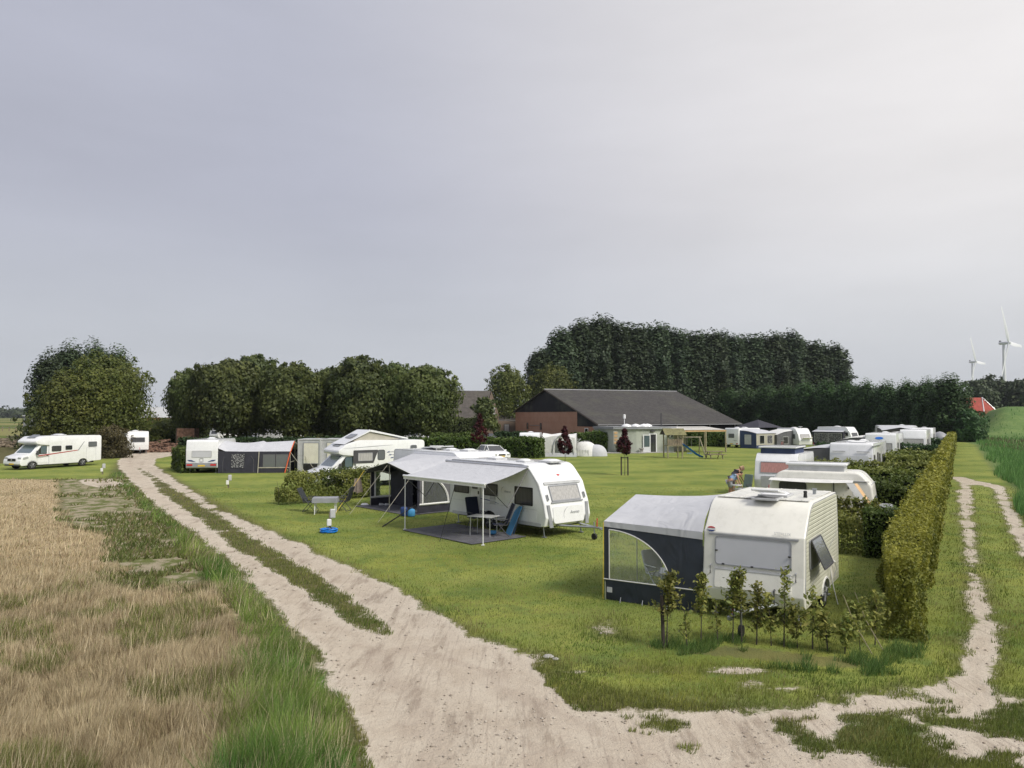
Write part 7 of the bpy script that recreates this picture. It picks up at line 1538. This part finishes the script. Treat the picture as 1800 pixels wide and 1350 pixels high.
MB().add([(-1.05,-.85,2.38),(-1.05,.85,2.38),(-1.05,0,2.92)],[(0,1,2)]).build('gable',M['dwood'],ps)
MB().tube([(.75,0,2.1),(3.0,-.1,2.1)],.06,8).build('swing_beam',M['woodg'],ps)
for s in(-1,1): MB().tube([(2.75,-.1,2.15),(3.1,s*1.0-.1,0)],.055,8).build('swing_leg',M['woodg'],ps)
for s in(-1,1): MB().tube([(1.7+.22*s,-.05,2.1),(1.7+.22*s,-.05,.5)],.01,4).build('swing_rope',M['bcloth'],ps)
MB().box((1.7,-.05,.48),(.5,.2,.04)).build('swing_seat',M['blue'],ps)
b=MB()
def slide(i,j):
    x=.72+2.0*i; z=1.28*(1-i)**1.15+.10+.05*math.sin(i*math.pi*2); y=-.45+(-.36+.72*j)-.55*i; return V3(x,y,z+.14*(abs(2*j-1)**3))
b.grid(slide,16,6); b.grid(lambda i,j:slide(i,j)-Z*.035,16,6); b.build('slide',M['blue'],ps,smooth=60)
q=P(1240,800,76); 
for k,(dx,dz) in enumerate(((0,0),)): pass
q=P(1256,806,76.5); pt_=thing('picnic_table','weathered wooden picnic table with attached benches on the lawn','picnic table',(q.x,q.y,0),R(10))
for k in range(5): MB().box((0,-.3+.15*k,.74),(1.8,.13,.04)).build('top_board',M['wood'],pt_)
for s in(-1,1):
    MB().box((0,s*.72,.45),(1.8,.24,.045)).build('bench',M['wood'],pt_); MB().box((s*.62,0,.42),(.07,1.7,.09)).build('cross_bar',M['wood'],pt_)
    for y in(-1,1): MB().tube([(s*.62,y*.62,0),(s*.62,y*.2,.72)],.05,5).build('leg',M['wood'],pt_)
# goal / hammock-like grey board on porch front
# log pile, branch heaps, gate posts at the yard
def heap(label,p,n,L,spr,hgt,m,seed,name,cat):
    rd=random.Random(seed); t=MB()
    for k in range(n):
        a=rd.random()*6.28; r=spr*math.sqrt(rd.random()); z=hgt*(1-r/spr)*rd.random()+.08; yw=rd.gauss(0,.8); d=V3(math.cos(yw),math.sin(yw),rd.gauss(0,.12))*L*rd.uniform(.3,.6); c=V3(r*math.cos(a)*1.3,r*math.sin(a)*.7,z); t.tube([c-d,c+d],rd.uniform(.05,.13),6)
    o=t.build(name,M[m],None); o.location=p; o['kind']='stuff'; o['label']=label; return o
q=P(282,782,92); heap('heap of sawn logs and branches by the yard entrance',(q.x,q.y,0),420,.9,3.6,1.5,'logs' if 'logs' in M else 'wood',3,'log_heap','heap')
q=P(35,768,118); heap('low heap of branches and rubble at the field edge',(q.x,q.y,0),380,1.6,9,1.3,'wood',4,'branch_heap','heap')
q=P(8,768,105); heap('second low heap of branches at the left edge of the view',(q.x,q.y,0),160,1.5,5,.9,'wood',5,'branch_heap','heap')
for i,(x,Y) in enumerate(((309,69),(316,66),(322,64),(219,84))):
    q=P(x,800,Y); o=MB().box((0,0,.6),(.13,.13,1.25)).build('gate_post',M['wood'],None,bevel=.01); o.location=(q.x,q.y,0); tag(o,('grey wooden post nearest the yard, left of the leftmost hedge','middle one of the grey wooden posts by the leftmost hedge','right one of the grey wooden posts by the leftmost hedge','reddish post under the small old caravan')[i],'post')
# shed of stacked wood by the drive and far fence posts
q=P(330,785,104); cr=thing('wood_store','square crate of stacked firewood beside the yard entrance','wood store',(q.x,q.y,0),0)
MB().box((0,0,1.3),(2.4,1.5,2.5)).build('logs',M['logs'] if 'logs' in M else M['wood'],cr)
for s in(-1,1): MB().box((s*1.25,-.76,1.3),(.1,.1,2.6)).build('post',M['dwood'],cr)
fe_=thing('post_fence','low wire fence on thin posts crossing the far left pasture','fence',(0,0,0),0)
for k in range(9):
    q=P(-20+12*k,760,205); MB().box((q.x,q.y,.6),(.16,.16,1.2)).build('post',M['wood'],fe_)
q0=P(-20,760,205); q1=P(80,760,205); MB().tube([(q0.x,205,1.0),(q1.x,205,1.0)],.03,4).build('wire',M['galv'],fe_)
# bicycle beside W2
q=P(1375,789,98.5); bk_=thing('bicycle','dark bicycle leaning against the side of the small white caravan','bicycle',(q.x,q.y,0),R(55))
for x in(-.52,.52):
    MB().tube([(x+.34*math.cos(t),0,.35+.34*math.sin(t)) for t in np.linspace(0,6.283,19)],.022,5).build('wheel',M['black'],bk_)
MB().tube([(-.52,0,.35),(-.1,0,.32),(.38,0,.85),(-.2,0,.85),(-.1,0,.32)],.02,5).tube([(-.52,0,.35),(-.2,0,.85),(-.22,0,1.0)],.02,5).tube([(.52,0,.35),(.36,0,1.0)],.02,5).build('frame',M['tred'],bk_)
MB().box((-.22,0,1.0),(.24,.12,.05)).build('saddle',M['black'],bk_,bevel=.02); MB().tube([(.34,-.28,1.02),(.36,0,1.05),(.34,.28,1.02)],.015,5).build('handlebar',M['alu'],bk_)
# chairs and cart at the salmon-curtain caravan
q=G(1309,872); chair('green-grey folding chair beside the caravan with salmon curtains',(q.x,q.y),R(215),fr='dgrey',cu='greenf' if 'greenf' in M else 'mesh',tilt=15,hgt=1.15)
q=G(1297,874); tr_=thing('camp_trolley','pale folding trolley table in front of the stooping people','trolley',(q.x,q.y,0),R(20))
MB().lathe([(.30,0),(.31,.03),(.30,.06)],(-.12,-.05,.62),'z',20).build('tray',M['lgrey'],tr_); MB().box((.1,.1,.42),(.7,.5,.03)).build('shelf',M['lgrey'],tr_)
for sx in(-1,1):
    for sy in(-1,1): MB().tube([(sx*.3,sy*.2,0),(sx*.2-.05,sy*.15,.62)],.014,5).build('leg',M['alu'],tr_)
# ---------------------------------------------------------------- people
def skin(name,joints,edges,root_i,m,parent,sub=2):
    me=bpy.data.meshes.new(name); me.from_pydata([j[0] for j in joints],edges,[]); o=bpy.data.objects.new(name,me); col.objects.link(o)
    o.modifiers.new('s','SKIN'); sv=me.skin_vertices[0].data
    for i,j in enumerate(joints): r=j[1]; sv[i].radius=(r,r) if not hasattr(r,'__len__') else r
    sv[root_i].use_root=True; ss=o.modifiers.new('d','SUBSURF'); ss.levels=sub; ss.render_levels=sub
    bpy.context.view_layer.update(); dg=bpy.context.evaluated_depsgraph_get(); m2=bpy.data.meshes.new_from_object(o.evaluated_get(dg)); bpy.data.objects.remove(o); bpy.data.meshes.remove(me)
    m2.shade_smooth(); m2.materials.clear(); m2.materials.append(m); o=bpy.data.objects.new(name,m2); col.objects.link(o); 
    if parent: o.parent=parent
    return o
def stooping(label,p,yaw,top,bottom,hair,lean=R(62),sc_=1.0,longhair=False,slv=False):
    t=thing('person',label,'person',(p[0],p[1],0),yaw,'two people stooping on the lawn')
    c,s=math.cos(lean),math.sin(lean); hip=V3(-.12,0,.90)
    def sp(d,off=0): return hip+V3(s*d,0,c*d)+V3(c*off,0,-s*off)*-1
    J=[];E=[]
    def add(p_,r,par=None):
        J.append((p_,r)); 
        if par is not None: E.append((par,len(J)-1))
        return len(J)-1
    pel=add(hip,.14); wa=add(sp(.18),(.115,.13),pel); ch=add(sp(.38),(.13,.15),wa); ns=add(sp(.50),(.09,.10),ch); nk=add(sp(.57),.05,ns)
    hd_=add(sp(.66)+V3(.03,0,-.03),.075,nk); ht=add(sp(.76)+V3(.05,0,-.06),.085,hd_); add(sp(.83)+V3(.05,0,-.07),.05,ht); 
    fc_=add(sp(.68)+V3(.09,0,-.10),.035,hd_)
    hands=[]
    for sy in(-1,1):
        sh=add(sp(.46)+V3(0,sy*.18,0),.06,ns); el=add(sp(.46)+V3(.06,sy*.21,-.29),.043,sh); wr=add(sp(.46)+V3(.20,sy*.15,-.50),.029,el); pa=add(sp(.46)+V3(.24,sy*.14,-.56),(.038,.022),wr)
        base=sp(.46)+V3(.26,sy*.14,-.60)
        for k in range(4):
            f0=add(base+V3(-.01+.0*k,(k-1.5)*.019,0),.0095,pa); f1=add(base+V3(.015,(k-1.5)*.020,-.035-.006*(1.5-abs(k-1.5))),.0085,f0); add(base+V3(.01,(k-1.5)*.019,-.062-.008*(1.5-abs(k-1.5))),.007,f1)
        t0=add(sp(.46)+V3(.25,sy*.14-sy*.035,-.57),.010,pa); add(sp(.46)+V3(.275,sy*.14-sy*.055,-.60),.008,t0)
        hj=add(hip+V3(.01,sy*.095,-.06),.10,pel); kn=add(V3(-.03,sy*.11,.47),.062,hj); cf=add(V3(-.075,sy*.115,.30),.058,kn); an=add(V3(-.06,sy*.12,.08),.036,cf); hl=add(V3(-.08,sy*.12,.035),.035,an); ft=add(V3(.04,sy*.125,.03),.036,an); add(V3(.12,sy*.13,.022),.026,ft)
    skin('body',J,E,0,M['skin'],t)
    def ext(js,es,nm,m): return skin(nm,js,es,0,m,t)
    ext([(hip+V3(.03,0,.05),(.15,.165)),(sp(.18),(.128,.15)),(sp(.38),(.145,.175)),(sp(.49),(.105,.14))]+[(sp(.45)+V3(0,y*.15,0),.07) for y in(-1,1)],[(0,1),(1,2),(2,3),(3,4),(3,5)],'top',top)
    js=[(hip+V3(0,0,.03),(.155,.17))]; es=[]
    for sy in(-1,1): b=len(js); js+=[(hip+V3(.01,sy*.095,-.08),.118),(V3(-.06,sy*.108,.60),.098),(V3(-.045,sy*.11,.50),.088)]; es+=[(0,b),(b,b+1),(b+1,b+2)]
    ext(js,es,'shorts',bottom)
    for sy in(-1,1): ext([(V3(-.10,sy*.12,.045),.045),(V3(.04,sy*.125,.04),.045),(V3(.14,sy*.13,.03),.032)],[(0,1),(1,2)],'shoe',M['dgrey'])
    hj=[(sp(.70)+V3(.0,0,.02),.085),(sp(.78)+V3(.02,0,-.0),.095),(sp(.85)+V3(.03,0,-.05),.06)]
    if longhair: hj.append((sp(.66)+V3(-.03,0,.03),.07))
    ext(hj,[(0,1),(1,2)]+([(0,3)] if longhair else []),'hair',hair)
    for sy in(-1,1): ext([(sp(.71)+V3(.06,sy*.088,-.05),.012),(sp(.74)+V3(.06,sy*.093,-.05),.014)],[(0,1)],'ear',M['skin'])
    t.scale=(sc_,)*3; return t
q=G(1286,874); stooping('person in a light blue sleeveless top and grey shorts bending forward',(q.x,q.y),R(5),mat('light_blue_vest',(.25,.37,.55),.8),mat('grey_shorts',(.30,.31,.34),.85),mat('dark_brown_hair',(.05,.03,.02),.7),R(58),1.0)
q=G(1293,869); stooping('person in a dark grey top with fair hair bending beside the other',(q.x+.0,q.y+.3),R(8),mat('dark_grey_top',(.05,.045,.06),.85),mat('dark_trousers',(.10,.08,.08),.85),mat('fair_hair',(.55,.36,.22),.7),R(52),1.07,True)
print('all done', len(bpy.data.objects))
hzb=MB().box((0,1000,96),(7000,3200,200)).build('haze',None if False else M['white'])
hm=bpy.data.materials.new('haze_air'); hm.use_nodes=True; t_=hm.node_tree; t_.nodes.clear(); o_=t_.nodes.new('ShaderNodeOutputMaterial'); v_=t_.nodes.new('ShaderNodeVolumePrincipled')
v_.inputs['Color'].default_value=(.80,.86,.95,1); v_.inputs['Density'].default_value=.00011; v_.inputs['Anisotropy'].default_value=.2; t_.links.new(v_.outputs[0],o_.inputs['Volume'])
hzb.data.materials.clear(); hzb.data.materials.append(hm); tag(hzb,'pale thin haze in the air over the fields',kind='stuff')
sc.cycles.volume_bounces=0
